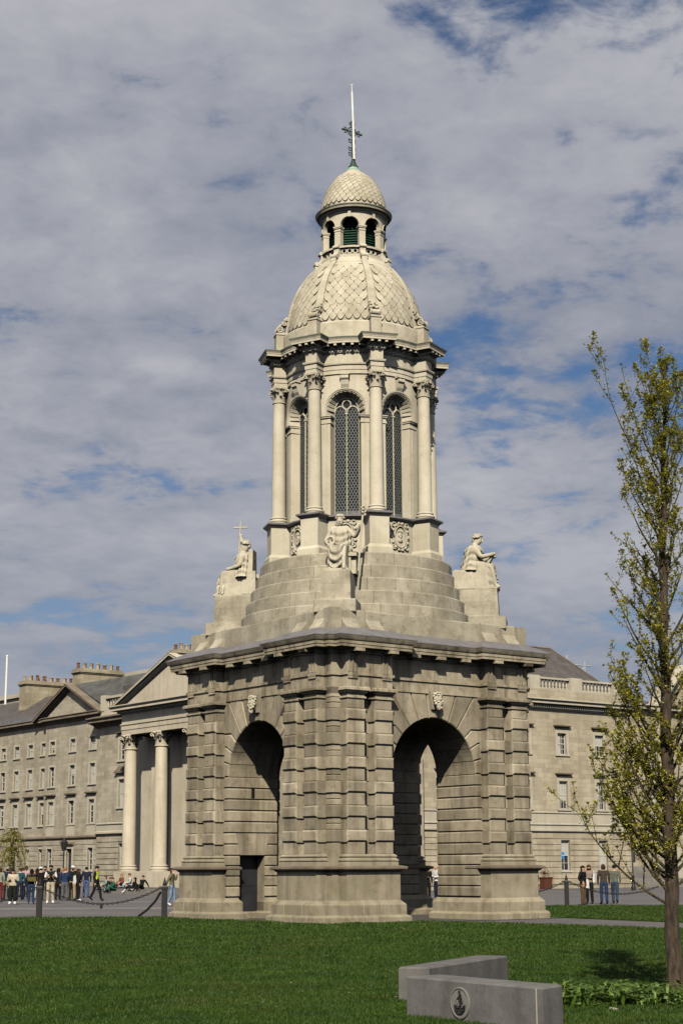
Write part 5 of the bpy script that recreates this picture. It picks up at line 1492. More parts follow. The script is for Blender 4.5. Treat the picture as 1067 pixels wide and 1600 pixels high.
for i in range(90):
    x = 42 + i * .225; mb.box(x, -.30, 13.36, x + .12, -.10, 13.54)
tag(mb.build('dentils', M['trim'], rb), kind='stuff')
mb = MB(); mb.box(37, -.12, 14.05, XR1 - .3, .6, 14.78); mb.build('blocking_course', M['right_wall'], rb)
for a, b in ((46.3, 50.0), (50.9, 51.7), (52.7, 55.95), (57.15, 60.6)):
    baluster_row(rb, a, b, .2, 14.78, 15.72, max(3, int((b - a) / .36)))
for a, b in ((50.0, 50.9), (51.7, 52.7), (55.95, 57.15), (60.6, 61.75)):
    MB().box(a, -.12, 14.78, b, .52, 15.80).build('balustrade_pier', M['trim'], rb)
mb = MB()
mb.add([(37, 1.0, 14.7), (62.0, 1.0, 14.7), (67.6, 6.0, 15.6), (60.7, 7.0, 19.15), (41, 7.0, 19.15)], [(0, 1, 2, 3, 4)])
mb.add([(67.6, 6.0, 15.6), (66, 14, 14.7), (60.7, 7.0, 19.15)], [(0, 1, 2)])
mb.add([(66, 14, 14.7), (37, 14, 14.7), (41, 7.0, 19.15), (60.7, 7.0, 19.15)], [(0, 1, 2, 3)])
mb.build('roof', M['slate'], rb)
mb = MB(); mb.tube([(41, 7.0, 19.17), (60.7, 7.0, 19.17), (67.6, 6.0, 15.62)], .11, 6); mb.build('ridge_tiles', M['hood'], rb)
ch = chimney(rb, 47.5, 51.6, 5.4, 6.8, 16.5, 20.6, 8)
# ---- wing beyond, partly behind the young tree
wb = empty('far_wing', (*Lw(0, YR + 4.0), 0), TH)
tag(wb, 'cream stone wing set back behind the leafing tree at the right edge', 'building')
cw_ = [69.4, 73.4, 77.4, 81.4]
W1_ = [(c - .46, 9.5, c + .46, 11.1) for c in cw_]; W2_ = [(c - .46, 5.6, c + .46, 7.7) for c in cw_]
dr_ = [(65.35, 1.9, 66.85, 5.2)]
mb = MB(); wall_with_holes(mb, XR1, 100, 0, 14.6, 0, W1_ + W2_ + dr_); mb.build('wall', M['right_wall'], wb, fix=False)
for h in W1_ + W2_: window(wb, *h, 0, 3, 4, fr=.24, hood=True)
MB().box(65.35, .2, 1.9, 66.85, .27, 5.2).build('door', M['door'], wb)
mb = MB(); moulding(mb, XR1, 100, 0, [(.04, 4.5), (.14, 4.6), (.14, 4.75), (0, 4.8)]); mb.build('string_course', M['trim'], wb)
mb = MB(); moulding(mb, XR1, 100, 0, [(.03, 14.0), (.2, 14.2), (.55, 14.35), (.55, 14.5), (.7, 14.65), (.0, 14.8)]); mb.build('cornice', M['trim'], wb)
mb = MB(); mb.add([(XR1 + .2, .3, 14.7), (100, .3, 14.7), (100, 6, 15.9), (XR1 + 4, 6, 15.9)], [(0, 1, 2, 3)])
mb.add([(70.2, .3, 14.8), (76.2, .3, 14.8), (73.2, .3, 18.2)], [(0, 1, 2)]); mb.build('roof', M['slate'], wb)
pediment(wb, 70.0, 76.4, 14.75, 18.3, 0.0, .6, .24, M['trim'], M['right_wall'])
for i in range(4): MB().box(63.4 - .5 * (3 - i), -3.2 + .45 * i, -.02 + .0, 72.5 + .5 * (3 - i), .0, .22 + .42 * i * 1.1).build('step', M['flag'], wb)
MB().box(67.6, -2.6, .0, 73.5, -1.9, 3.1).build('stair_parapet', M['trim'], wb)
# ---- low roofs far left, flag pole, scaffold
fl = empty('low_grey_block', (*Lw(XF + 30, 100), 0), LZ); tag(fl, 'flat roofed pale block seen over the slate roof at the far left', 'building')
MB().box(-60, 0, 0, 12.6, 12, 22.3).build('wall', M['left_wall'], fl)
MB().box(-60.3, -.3, 22.3, 12.9, 12.3, 22.8).build('roof_edge', M['trim'], fl)
# ====================================================================== FIGURES (people and statues)
FIG = []      # (temp object, spec) evaluated together
def unit(a): return Vector((sin(a), -cos(a), 0))     # facing: 0 towards -y
def figure_points(pose, arms, H, stride=0.0, lean=0.0, headturn=0.0, female=False):
    """joint table in the figure's own frame: x = its left, -y = forward, z up"""
    k = H / 1.75; P = {}; sw = .175 if female else .20; hw = .10
    zp = .14 if pose in ('sit', 'floor') else .95
    P['pelvis'] = (0, 0, zp); P['waist'] = (0, -.01 - lean * .3, zp + .17); P['chest'] = (0, -.0 - lean * .7, zp + .36); P['neck'] = (0, .015 - lean, zp + .53)
    P['head'] = (0, -.01 - lean * 1.15, zp + .64); P['crown'] = (0, .0 - lean * 1.2, zp + .755)
    for s, nm in ((1, 'l'), (-1, 'r')):
        P['sh' + nm] = (s * sw, .01 - lean * .9, zp + .465)
        a = arms[0 if nm == 'l' else 1]
        S_ = Vector(P['sh' + nm])
        if a == 'down': el, wr, ha = (s * .06, .03, -.28), (s * .05, -.03, -.53), (s * .04, -.05, -.63)
        elif a == 'phone': el, wr, ha = (s * .05, -.04, -.27), (-s * .06, -.24, -.17), (-s * .11, -.29, -.12)
        elif a == 'pocket': el, wr, ha = (s * .11, .08, -.25), (s * .03, -.06, -.44), (-s * .01, -.08, -.52)
        elif a == 'folded': el, wr, ha = (s * .07, -.05, -.27), (-s * .16, -.20, -.24), (-s * .22, -.19, -.22)
        elif a == 'back': el, wr, ha = (s * .06, .12, -.26), (s * .04, .22, -.46), (s * .03, .26, -.55)
        elif a == 'face': el, wr, ha = (s * .05, -.12, -.24), (-s * .04, -.20, .0), (-s * .08, -.18, .08)
        elif a == 'lap': el, wr, ha = (s * .08, -.06, -.27), (s * .00, -.28, -.32), (-s * .02, -.37, -.33)
        elif a == 'up': el, wr, ha = (s * .12, -.10, .16), (s * .14, -.16, .44), (s * .14, -.17, .55)
        elif a == 'out': el, wr, ha = (s * .19, -.06, -.15), (s * .31, -.22, -.06), (s * .36, -.28, -.01)
        elif a == 'fwd': el, wr, ha = (s * .06, -.14, -.24), (-s * .02, -.36, -.17), (-s * .03, -.45, -.15)
        elif a == 'prop': el, wr, ha = (s * .08, .16, -.25), (s * .10, .30, -.46), (s * .10, .30, -.54)
        for n2, d in (('el', el), ('wr', wr), ('ha', ha)): P[n2 + nm] = tuple(S_ + Vector(d))
        hp = (s * hw, 0, zp - .03); P['hip' + nm] = hp
        if pose == 'stand':
            P['kn' + nm] = (s * (hw + .01), -.02, .50); P['an' + nm] = (s * (hw + .02), .02, .09); P['to' + nm] = (s * (hw + .05), -.15, .035)
        elif pose == 'walk':
            d = s * stride
            P['kn' + nm] = (s * hw, -.06 - d * .5, .51); P['an' + nm] = (s * hw, .02 - d, .10 + (.05 if d < 0 else 0)); P['to' + nm] = (s * hw, -.14 - d, .035 + (.02 if d < 0 else 0.02))
        elif pose == 'sit':
            P['kn' + nm] = (s * (hw + .06), -.42, zp + .06 + lean * .0); P['an' + nm] = (s * (hw + .04), -.46, zp - .36); P['to' + nm] = (s * (hw + .06), -.60, zp - .42)
        if pose == 'floor': 
            P['kn' + nm] = (s * (hw + .05), -.36, zp + .20); P['an' + nm] = (s * (hw + .04), -.60, zp - .16); P['to' + nm] = (s * (hw + .05), -.74, zp - .20)
    return {q: Vector(v) * k for q, v in P.items()}, k
RAD = dict(pelvis=.135, waist=.12, chest=.145, neck=.055, head=.092, crown=.072, sh=.068, el=.047, wr=.034, ha=.040, hip=.10, kn=.066, an=.047, to=.042)
EDG = [('pelvis', 'waist'), ('waist', 'chest'), ('chest', 'neck'), ('neck', 'head'), ('head', 'crown')]
for q in 'lr': EDG += [('chest', 'sh' + q), ('sh' + q, 'el' + q), ('el' + q, 'wr' + q), ('wr' + q, 'ha' + q), ('pelvis', 'hip' + q), ('hip' + q, 'kn' + q), ('kn' + q, 'an' + q), ('an' + q, 'to' + q)]
PARTOF = {}
for a_, b_ in EDG:
    for e in [(a_, b_)]:
        n_2 = e[1]
        PARTOF[e] = ('skin' if n_2 in ('head', 'crown') or n_2[:2] in ('ha',) else 'neck' if n_2 == 'neck' else 'sleeve' if n_2[:2] in ('el',) else 'forearm' if n_2[:2] == 'wr' else 'legs' if n_2[:2] in ('ki', 'kn', 'an', 'hi') else 'shoes' if n_2[:2] == 'to' else 'top')
def add_figure(key, P, k, fat=1.0, rmul=None):
    names_ = list(P.keys()); ix = {n: i for i, n in enumerate(names_)}
    me = bpy.data.meshes.new('figure_skeleton'); me.from_pydata([tuple(P[n]) for n in names_], [(ix[a], ix[b]) for a, b in EDG], []); me.update()
    o = bpy.data.objects.new('figure_skeleton', me); COL.objects.link(o)
    md = o.modifiers.new('Skin', 'SKIN'); md.use_smooth_shade = True
    for n, v in zip(names_, me.skin_vertices[0].data):
        b = n if n in RAD else n[:-1]; r = RAD[b] * k
        if b in ('pelvis', 'waist', 'chest', 'sh', 'hip'): r *= fat
        if rmul and b in rmul: r *= rmul[b]
        y = .72 if b in ('chest', 'pelvis', 'waist') else 1.12 if b == 'head' else 1.0
        v.radius = (r, r * y) if b != 'head' else (r * .92, r * 1.05)
        v.use_root = (n == 'pelvis')
    sd = o.modifiers.new('Sub', 'SUBSURF'); sd.levels = 2; sd.render_levels = 2
    FIG.append((key, o, P)); return o
def seg_dist(p, a, b):
    d = b - a; t = max(0, min(1, (p - a).dot(d) / max(d.length_squared, 1e-9))); return (p - (a + d * t)).length
FIGMESH = {}
def finish_figures():
    bpy.context.view_layer.update()
    dg = bpy.context.evaluated_depsgraph_get()
    for key, o, P in FIG:
        me = bpy.data.meshes.new_from_object(o.evaluated_get(dg))
        me.name = 'body'
        FIGMESH[key] = (me, P)
    for key, o, P in FIG:
        d = o.data; bpy.data.objects.remove(o); bpy.data.meshes.remove(d)

CL = {}
def cloth(col, rough=.85):
    k = tuple(round(c, 3) for c in col)
    if k not in CL: CL[k] = plain('cloth', col, rough, 0, .22, 9.0, .15)
    return CL[k]
SKIN = [plain('skin', (.42, .25, .17), .6, 0, .06, 12), plain('skin', (.30, .16, .10), .6, 0, .06, 12)]
NAVY = (.012, .016, .035); BLACK = (.009, .009, .010); CREAM = (.42, .38, .29); KHAKI = (.30, .23, .14); JEANS = (.018, .036, .085); PALEJ = (.15, .22, .32); WHITE = (.62, .62, .62)
TEAL = (.014, .06, .08); OLIVE = (.10, .095, .03); GREY = (.10, .10, .11); BLUE = (.016, .030, .075); PINK = (.36, .25, .27); GREEN = (.02, .10, .07); RED = (.12, .015, .015)
BR = (.05, .025, .012); DK = (.012, .009, .008); BLOND = (.32, .19, .07); GING = (.28, .11, .035); GREYH = (.20, .19, .18); NONE = None
# key, (x, y), z, facing deg, pose, arms, height, top, legs, shoes, hair, hairlen, label, extras
PEOPLE = [
 ('a', (-19.25, 34.57), 0, 170, 'stand', ('down', 'down'), 1.70, (.20, .22, .17), RED, BLACK, BR, .2, 'person in pale top and red trousers cut by the left edge of the crowd', {}),
 ('b', (-19.05, 35.46), 0, 185, 'stand', ('down', 'pocket'), 1.76, NAVY, KHAKI, BLACK, GREYH, .1, 'person in dark jacket, grey cap and khaki trousers, back turned, behind the cream jacket', {'cap': GREYH}),
 ('c', (-16.21, 23.2), 0, 4, 'stand', ('phone', 'phone'), 1.62, CREAM, (.010, .014, .010), WHITE, DK, .35, 'dark haired person in puffy cream jacket and wide black trousers facing the lawn', {'fat': 1.3, 'wide': 1}),
 ('d', (-17.95, 33.47), 0, 190, 'stand', ('down', 'down'), 1.70, TEAL, NAVY, BLACK, BR, .1, 'person in teal top and navy trousers with back turned', {}),
 ('e', (-18.15, 36.13), 0, 165, 'stand', ('pocket', 'down'), 1.80, PINK, NAVY, BLACK, BR, .1, 'tall person in pale pink shirt in the middle of the crowd', {}),
 ('f', (-15.45, 23.76), 0, 196, 'stand', ('folded', 'folded'), 1.64, BLACK, JEANS, WHITE, DK, .35, 'person in black top and blue jeans with an olive bag across the back', {'lean': .07, 'bag': OLIVE}),
 ('g', (-17.35, 35.11), 0, 170, 'stand', ('down', 'down'), 1.66, (.25, .05, .05), WHITE, BLACK, DK, .25, 'person in dark red top and white trousers standing behind the olive bag', {}),
 ('h', (-16.64, 32.33), 0, 200, 'stand', ('down', 'folded'), 1.72, BLACK, BLACK, BLACK, DK, .1, 'person in white cap and black jacket half hidden by the left bollard', {'cap': WHITE}),
 ('i', (-14.77, 25.01), 0, 12, 'stand', ('phone', 'phone'), 1.82, (.012, .016, .014), (.42, .36, .27), WHITE, DK, .06, 'bearded person in dark waistcoat and beige trousers looking down at a phone', {'sleeve': WHITE, 'bare': 1, 'beard': 1, 'phone': 1}),
 ('j', (-15.83, 33.01), 0, 160, 'stand', ('folded', 'down'), 1.66, BLACK, BLACK, BLACK, DK, .25, 'person in black coat and cap between the waistcoat and the blue anorak', {'cap': BLACK}),
 ('k', (-15.31, 32.06), 0, 190, 'stand', ('down', 'phone'), 1.70, BLUE, GREY, WHITE, GING, .12, 'ginger haired person in blue anorak and grey jeans with back turned', {'fat': 1.15}),
 ('l', (-15.05, 32.86), 0, 170, 'stand', ('pocket', 'down'), 1.78, BLACK, KHAKI, BLACK, GREYH, .05, 'person in white woolly hat, black coat and khaki trousers', {'cap': WHITE, 'fat': 1.12}),
 ('m', (-14.44, 31.05), 0, 120, 'stand', ('folded', 'pocket'), 1.64, BLACK, BLACK, WHITE, BR, .35, 'person dressed in black with a white tote bag at the right end of the crowd', {'tote': WHITE, 'fat': 1.1}),
 ('n', (-13.48, 30.85), 0, 75, 'walk', ('down', 'down'), 1.76, BLACK, (.010, .011, .016), BLACK, DK, .06, 'steward in yellow high visibility vest striding across the square', {'vest': 1, 'stride': .26, 'cap': BLACK}),
 ('o', (-15.55, 40.5), 0, 180, 'stand', ('down', 'down'), 1.74, NAVY, (.05, .09, .2), BLACK, DK, .1, 'person in navy jacket and jeans seen just behind the yellow vest', {}),
 ('bg1', (-20.31, 42.47), 0, 30, 'stand', ('down', 'down'), 1.70, RED, BLACK, BLACK, BR, .15, 'person in dark red jumper far back at the left of the crowd', {}),
 ('bg2', (-19.97, 44.51), 0, 340, 'stand', ('down', 'down'), 1.72, BLACK, NAVY, BLACK, DK, .15, 'person in black seen between the teal top and the pink shirt', {}),
 ('bg3', (-18.61, 44.19), 0, 20, 'stand', ('down', 'phone'), 1.80, GREY, BLACK, BLACK, DK, .1, 'tall dark haired person in grey far back behind the white cap', {}),
 ('bg4', (-17.15, 41.74), 0, 350, 'stand', ('down', 'down'), 1.64, (.18, .10, .05), GREY, BLACK, BLOND, .25, 'blond person in mustard top behind the black coat and cap', {}),
 ('bg5', (-15.99, 39.46), 0, 10, 'stand', ('folded', 'folded'), 1.72, (.10, .09, .09), BLACK, BLACK, GREYH, .1, 'grey haired person in dark grey behind the white woolly hat', {}),
 ('r1', (-8.16, 17.92), 0, 80, 'walk', ('face', 'back'), 1.66, (.13, .12, .07), PALEJ, WHITE, BR, .35, 'brown haired person in olive jacket and pale jeans walking beside the left pier', {'stride': .12}),
 ('r2', (-7.95, 20.2), 0, 85, 'walk', ('down', 'down'), 1.70, NAVY, NAVY, WHITE, DK, .3, 'person in navy half hidden behind the left pier', {'stride': .15}),
 ('am', (3.86, 26.5), 0, 300, 'stand', ('folded', 'folded'), 1.76, WHITE, NAVY, BLACK, None, 0, 'bald person in white shirt and navy trousers seen through the right arch', {}),
 ('ad', (3.42, 27.2), 0, 20, 'stand', ('down', 'folded'), 1.70, BLACK, BLACK, BLACK, GING, .1, 'person in black leaning in the shade inside the right arch', {}),
 ('p1', (9.82, 17.74), 0, 60, 'stand', ('pocket', 'pocket'), 1.68, BLACK, (.09, .06, .035), (.05, .03, .02), DK, .4, 'long haired person in black coat and brown trousers with white tote by the right bollard', {'tote': WHITE, 'fat': 1.15}),
 ('p2', (10.35, 19.52), 0, 330, 'stand', ('folded', 'down'), 1.72, (.24, .19, .16), BLACK, BLACK, BR, .2, 'person in pale beige jumper behind the low tree branch', {'tote': WHITE}),
 ('p3', (10.89, 18.81), 0, 180, 'stand', ('down', 'down'), 1.74, (.045, .035, .03), JEANS, BLACK, BR, .15, 'person in brown top and bright blue jeans under the tree branch', {}),
 ('p4', (11.55, 19.99), 0, 165, 'walk', ('down', 'down'), 1.72, (.10, .11, .09), (.03, .05, .085), BLACK, DK, .1, 'person in dark top and faded jeans nearest the tree trunk', {'stride': .14}),
]
def hallw(u, y): return (Lw(XF, 0)[0] + u * cos(LZ) - y * sin(LZ), Lw(XF, 0)[1] + u * sin(LZ) + y * cos(LZ))
SEATS = [('s1', -56.9, -4.5, (.20, .28, .25), GREY, BR, 'person in pale green top sitting at the left end of the portico steps', 'lap'),
 ('s2', -56.1, -4.6, BLACK, (.20, .22, .24), BR, 'person in black top and grey jeans sitting on the steps', 'lap'),
 ('s3', -55.2, -4.9, GREEN, BLACK, BR, 'person in bright green jumper sitting low on the portico steps', 'folded'),
 ('s4', -55.8, -3.9, (.16, .07, .05), NAVY, BLOND, 'person in rust red top sitting on the upper step', 'lap'),
 ('s5', -54.7, -3.9, (.45, .44, .42), PALEJ, BR, 'person in pale grey sitting on the upper step next to the column', 'lap'),
 ('s6', -53.2, -4.6, BLACK, (.50, .50, .48), DK, 'person in black with white trousers leaning back on the steps under the columns', 'prop'),
 ('s7', -52.4, -4.4, BLACK, BLACK, DK, 'person all in black lounging beside the white trousers', 'prop')]
for (key, xy, z, face, pose, arms, H, top, legs, shoes, hair, hl, label, ex) in PEOPLE:
    P_, k = figure_points(pose, arms, H, ex.get('stride', 0), ex.get('lean', .02))
    add_figure(key, P_, k, ex.get('fat', 1.0) * 1.14, {'sh': 1.1, 'el': 1.25, 'kn': 1.2, 'an': 1.35} if not ex.get('wide') else {'sh': 1.4, 'el': 1.6, 'wr': 1.5, 'kn': 1.7, 'an': 2.0})
for (key, u, y, top, legs, hair, label, arm) in SEATS:
    P_, k = figure_points('floor', (arm, arm), 1.70, lean=-.12 if arm == 'prop' else .10)
    add_figure(key, P_, k, 1.08, {'el': 1.25, 'kn': 1.2, 'an': 1.3})
# statues -------------------------------------------------------------------
ST = 1.62
def stat(key, arms, lean, tweak=None, female=True):
    P_, k = figure_points('sit', arms, 1.75 * ST, lean=lean, female=female)
    for n in P_: P_[n] = P_[n] + Vector((0, 0, .30 * ST))
    if tweak:
        for n, d in tweak.items(): P_[n] = P_[n] + Vector(d) * ST
    add_figure(key, P_, k, 1.12, {'el': 1.25, 'wr': 1.25, 'sh': 1.25, 'chest': 1.18, 'waist': 1.2, 'kn': 1.15, 'hip': 1.2, 'ha': 1.15, 'neck': 1.15, 'head': 1.08}); return P_
stat('SF', ('out', 'lap'), .0, {'knr': (.0, -.03, -.03), 'anr': (.02, .06, 0), 'elr': (-.08, .0, .02), 'knl': (-.02, 0, .02), 'wrl': (.0, .0, .06), 'hal': (.0, .0, .08), 'anl': (.02, -.05, 0), 'tol': (.02, -.05, 0)})
stat('SL', ('lap', 'up'), -.02, {'knr': (.03, .05, .0), 'knl': (-.03, 0, 0), 'elr': (.02, .04, .0), 'crown': (0, 0, .01)}, False)
stat('SR', ('fwd', 'fwd'), .10, {'anl': (0, .10, 0), 'anr': (0, -.05, 0), 'head': (0, -.04, -.02), 'crown': (0, -.05, -.02)})
P_, k_c = figure_points('sit', ('folded', 'lap'), 1.20, lean=.15); 
for n in P_: P_[n] = P_[n] + Vector((0, 0, .22))
add_figure('SC', P_, k_c, 1.35, {'hip': 1.6, 'kn': 1.7, 'an': 1.7, 'el': 1.4, 'sh': 1.3, 'waist': 1.3})
finish_figures()

def hairpiece(P, k, length, parent, mat, cap=None):
    mb = MB(); c = P['head'] + (P['crown'] - P['head']) * .5; up = (P['crown'] - P['head']).normalized()
    n = 12; R = .108 * k
    rings = []
    for i in range(6):
        t = i / 5 * pi * .56
        rings.append([(c.x + R * .92 * sin(t) * cos(2*pi*j/n), c.y + .012 * k + R * 1.06 * sin(t) * sin(2*pi*j/n) + (.015 * k if i > 3 and sin(2*pi*j/n) > 0 else 0),
                       c.z + R * .98 * cos(t) + (.03 * k if (i == 5 and sin(2*pi*j/n) < -.3) else 0)) for j in range(n)])
    rings[0] = [(c.x + .004 * cos(2*pi*j/n), c.y + .004 * sin(2*pi*j/n), c.z + R * .99) for j in range(n)]
    mb.loft(rings[::-1])
    if length > .12:
        mb.loft([[(c.x + R * w * cos(q), c.y + .03 * k + R * .75 * w * sin(q), c.z - length * f * k) for q in [pi * (-.12 + 1.24 * j / 8) for j in range(9)]] for f, w in ((-.1, .95), (.3, 1.0), (.7, .95), (1.0, .6))], closed=True)
    o = mb.build('hair', mat, parent, smooth=True, ang=80)
    if cap is not None:
        mb = MB(); R2 = R * 1.1
        rings = []
        for i in range(6):
            t = .05 + i / 5 * pi * .46
            rings.append([(c.x + R2 * .94 * sin(t) * cos(2*pi*j/n), c.y + R2 * 1.05 * sin(t) * sin(2*pi*j/n), c.z + .005 + R2 * cos(t)) for j in range(n)])
        mb.loft(rings[::-1])
        mb.loft([[(c.x - .06 * k, c.y - R2 * .95, c.z + .025), (c.x + .06 * k, c.y - R2 * .95, c.z + .025), (c.x + .05 * k, c.y - R2 * 1.6, c.z + .01), (c.x - .05 * k, c.y - R2 * 1.6, c.z + .01)], [(c.x - .06 * k, c.y - R2 * .95, c.z + .035), (c.x + .06 * k, c.y - R2 * .95, c.z + .035), (c.x + .05 * k, c.y - R2 * 1.6, c.z + .02), (c.x - .05 * k, c.y - R2 * 1.6, c.z + .02)]])
        mb.build('cap', cloth(cap), parent, smooth=True, ang=80)
def face(P, k, parent, mat, beard=None):
    c = P['head'] + (P['crown'] - P['head']) * .15
    mb = MB(); f = c.y - .098 * k
    mb.loft([[(c.x - .016 * k, f + .01, c.z - .02 * k), (c.x + .016 * k, f + .01, c.z - .02 * k), (c.x + .008 * k, f + .01, c.z + .04 * k), (c.x - .008 * k, f + .01, c.z + .04 * k)],
             [(c.x - .01 * k, f - .022 * k, c.z - .015 * k), (c.x + .01 * k, f - .022 * k, c.z - .015 * k), (c.x + .004, f - .004, c.z + .04 * k), (c.x - .004, f - .004, c.z + .04 * k)]])
    for s in (-1, 1): mb.ball((c.x + s * .088 * k, c.y + .01, c.z + .01), (.014 * k, .026 * k, .035 * k), 6, 5)
    mb.build('nose_and_ears', mat, parent, smooth=True)
    mb = MB()
    for s in (-1, 1): mb.ball((c.x + s * .034 * k, f + .012 * k, c.z + .032 * k), (.013 * k, .008 * k, .007 * k), 6, 4)
    mb.ball((c.x, f + .012 * k, c.z - .052 * k), (.026 * k, .008 * k, .007 * k), 6, 4)
    mb.build('eyes_and_mouth', cloth((.06, .025, .02)), parent)
    if beard: 
        mb = MB(); mb.ball((c.x, f + .04 * k, c.z - .065 * k), (.07 * k, .055 * k, .05 * k), 8, 6); mb.build('beard', cloth(beard), parent, smooth=True)
PR = random.Random(5)
def person(key, xy, z, rz, top, legs, shoes, hair, hl, label, ex, group):
    me, P = FIGMESH[key]; k = P['crown'].length / 1.705 if False else (P['shl'] - P['shr']).length / .40
    sk = SKIN[1] if PR.random() < .2 else SKIN[0]
    mats = [sk, cloth(top), cloth(legs), cloth(shoes), cloth(ex.get('sleeve', top)), cloth((.55, .72, .03)) if ex.get('vest') else cloth(top)]
    for m_ in mats: me.materials.append(m_)
    segs = [(P[a], P[b], PARTOF[(a, b)], a, b) for a, b in EDG]
    mi = []
    for p in me.polygons:
        c = p.center; best = min(segs, key=lambda s: seg_dist(c, s[0], s[1]))
        t = best[2]
        if t == 'skin': i = 0
        elif t == 'neck': i = 0 if c.z > P['neck'].z - .01 else 1
        elif t == 'top': i = (5 if ex.get('vest') and P['waist'].z + .05 < c.z < P['shl'].z - .02 else 1)
        elif t == 'sleeve': i = 4
        elif t == 'forearm': i = 0 if ex.get('bare') else 4
        elif t == 'legs': i = 2
        else: i = 3
        if ex.get('vest') and t in ('top', 'sleeve', 'neck') and P['waist'].z - .02 < c.z < P['shl'].z + .04 and abs(c.x) < .185: i = 5
        if t == 'legs' and c.z > P['pelvis'].z + .02: i = 1
        mi.append(i)
    me.polygons.foreach_set('material_index', mi)
    o = link('person', me); o.location = (xy[0], xy[1], z); o.rotation_euler = (0, 0, rz)
    tag(o, label, 'person', group)
    if hair: hairpiece(P, k, hl, o, cloth(hair), ex.get('cap'))
    face(P, k, o, sk, hair if ex.get('beard') else None)
    if ex.get('vest'):
        mb = MB()
        for zf, hgt in ((.30, .05), (.62, .05)):
            zq = P['waist'].z + (P['shl'].z - P['waist'].z) * zf
            mb.lathe([(.158 * k, zq), (.158 * k, zq + hgt)], 16, cap0=False, cap1=False)
        mb.v = [(x * 1.04, y * .80, zq) for x, y, zq in mb.v]
        mb.build('reflective_band', cloth((.55, .57, .55)), o)
    if ex.get('phone'):
        mb = MB(); h = (P['hal'] + P['har']) / 2; mb.box(h.x - .04, h.y - .02, h.z - .06, h.x + .04, h.y - .008, h.z + .09)
        ph = mb.build('phone', cloth(BLACK)); ph.matrix_world = Matrix.Translation(o.location) @ Matrix.Rotation(rz, 4, 'Z'); tag(ph, 'dark phone held in both hands by the bearded person in the waistcoat', 'phone')
    def worn(name, mb, mat, lab, cat):
        b = mb.build(name, mat, smooth=True); b.matrix_world = Matrix.Translation(o.location) @ Matrix.Rotation(rz, 4, 'Z'); tag(b, lab, cat)
    if ex.get('bag'):
        mb = MB(); mb.loft([[(x * sx, .17 + .07 * d, P['waist'].z + dz) for x, dz in ((-.22, .0), (.20, .02), (.24, .20), (-.18, .22))] for d, sx in ((-1, .95), (0, 1.05), (1, .9))])
        mb.tube([(.16, .12, P['waist'].z + .2), (.17, .03, P['shl'].z + .07), (.02, -.14, P['chest'].z), (-.18, .0, P['waist'].z + .1)], .016, 5)
        worn('crossbody_bag', mb, cloth(ex['bag']), 'olive bag worn across the back of the person in blue jeans', 'bag')
    if ex.get('tote'):
        h = P['hal'] + (P['shl'] - P['hal']) * .25
        mb = MB(); mb.loft([[(.02 * d + P['shl'].x + .09, y, zq) for y, zq in ((-.17, h.z - .28), (.17, h.z - .30), (.16, h.z + .10), (-.16, h.z + .10))] for d in (-2, 0, 2)])
        mb.tube([(P['shl'].x + .09, -.09, h.z + .1), (P['shl'].x + .02, -.03, P['shl'].z + .06), (P['shl'].x + .09, .09, h.z + .1)], .012, 5)
        worn('tote_bag', mb, cloth(ex['tote']), {'m': 'white tote bag on the shoulder of the person at the right end of the crowd', 'p1': 'white tote bag carried by the long haired person in black coat', 'p2': 'white tote bag beside the pale beige jumper'}[key], 'bag')
    return o
for (key, xy, z, face_, pose, arms, H, top, legs, shoes, hair, hl, label, ex) in PEOPLE:
    person(key, xy, -.012, radians(face_), top, legs, shoes, hair, hl, label, ex, 'people standing on the square')
for (key, u, y, top, legs, hair, label, arm) in SEATS:
    person(key, hallw(u, y), .39 if y > -4.15 else .26 if y > -4.6 else .13, LZ + radians(PR.uniform(-25, 25)) - (radians(50) if key in ('s6',) else 0), top, legs, BLACK if key != 's6' else WHITE, hair, .25 if key in ('s1', 's4', 's6') else .1, label, {}, 'people sitting on the portico steps')

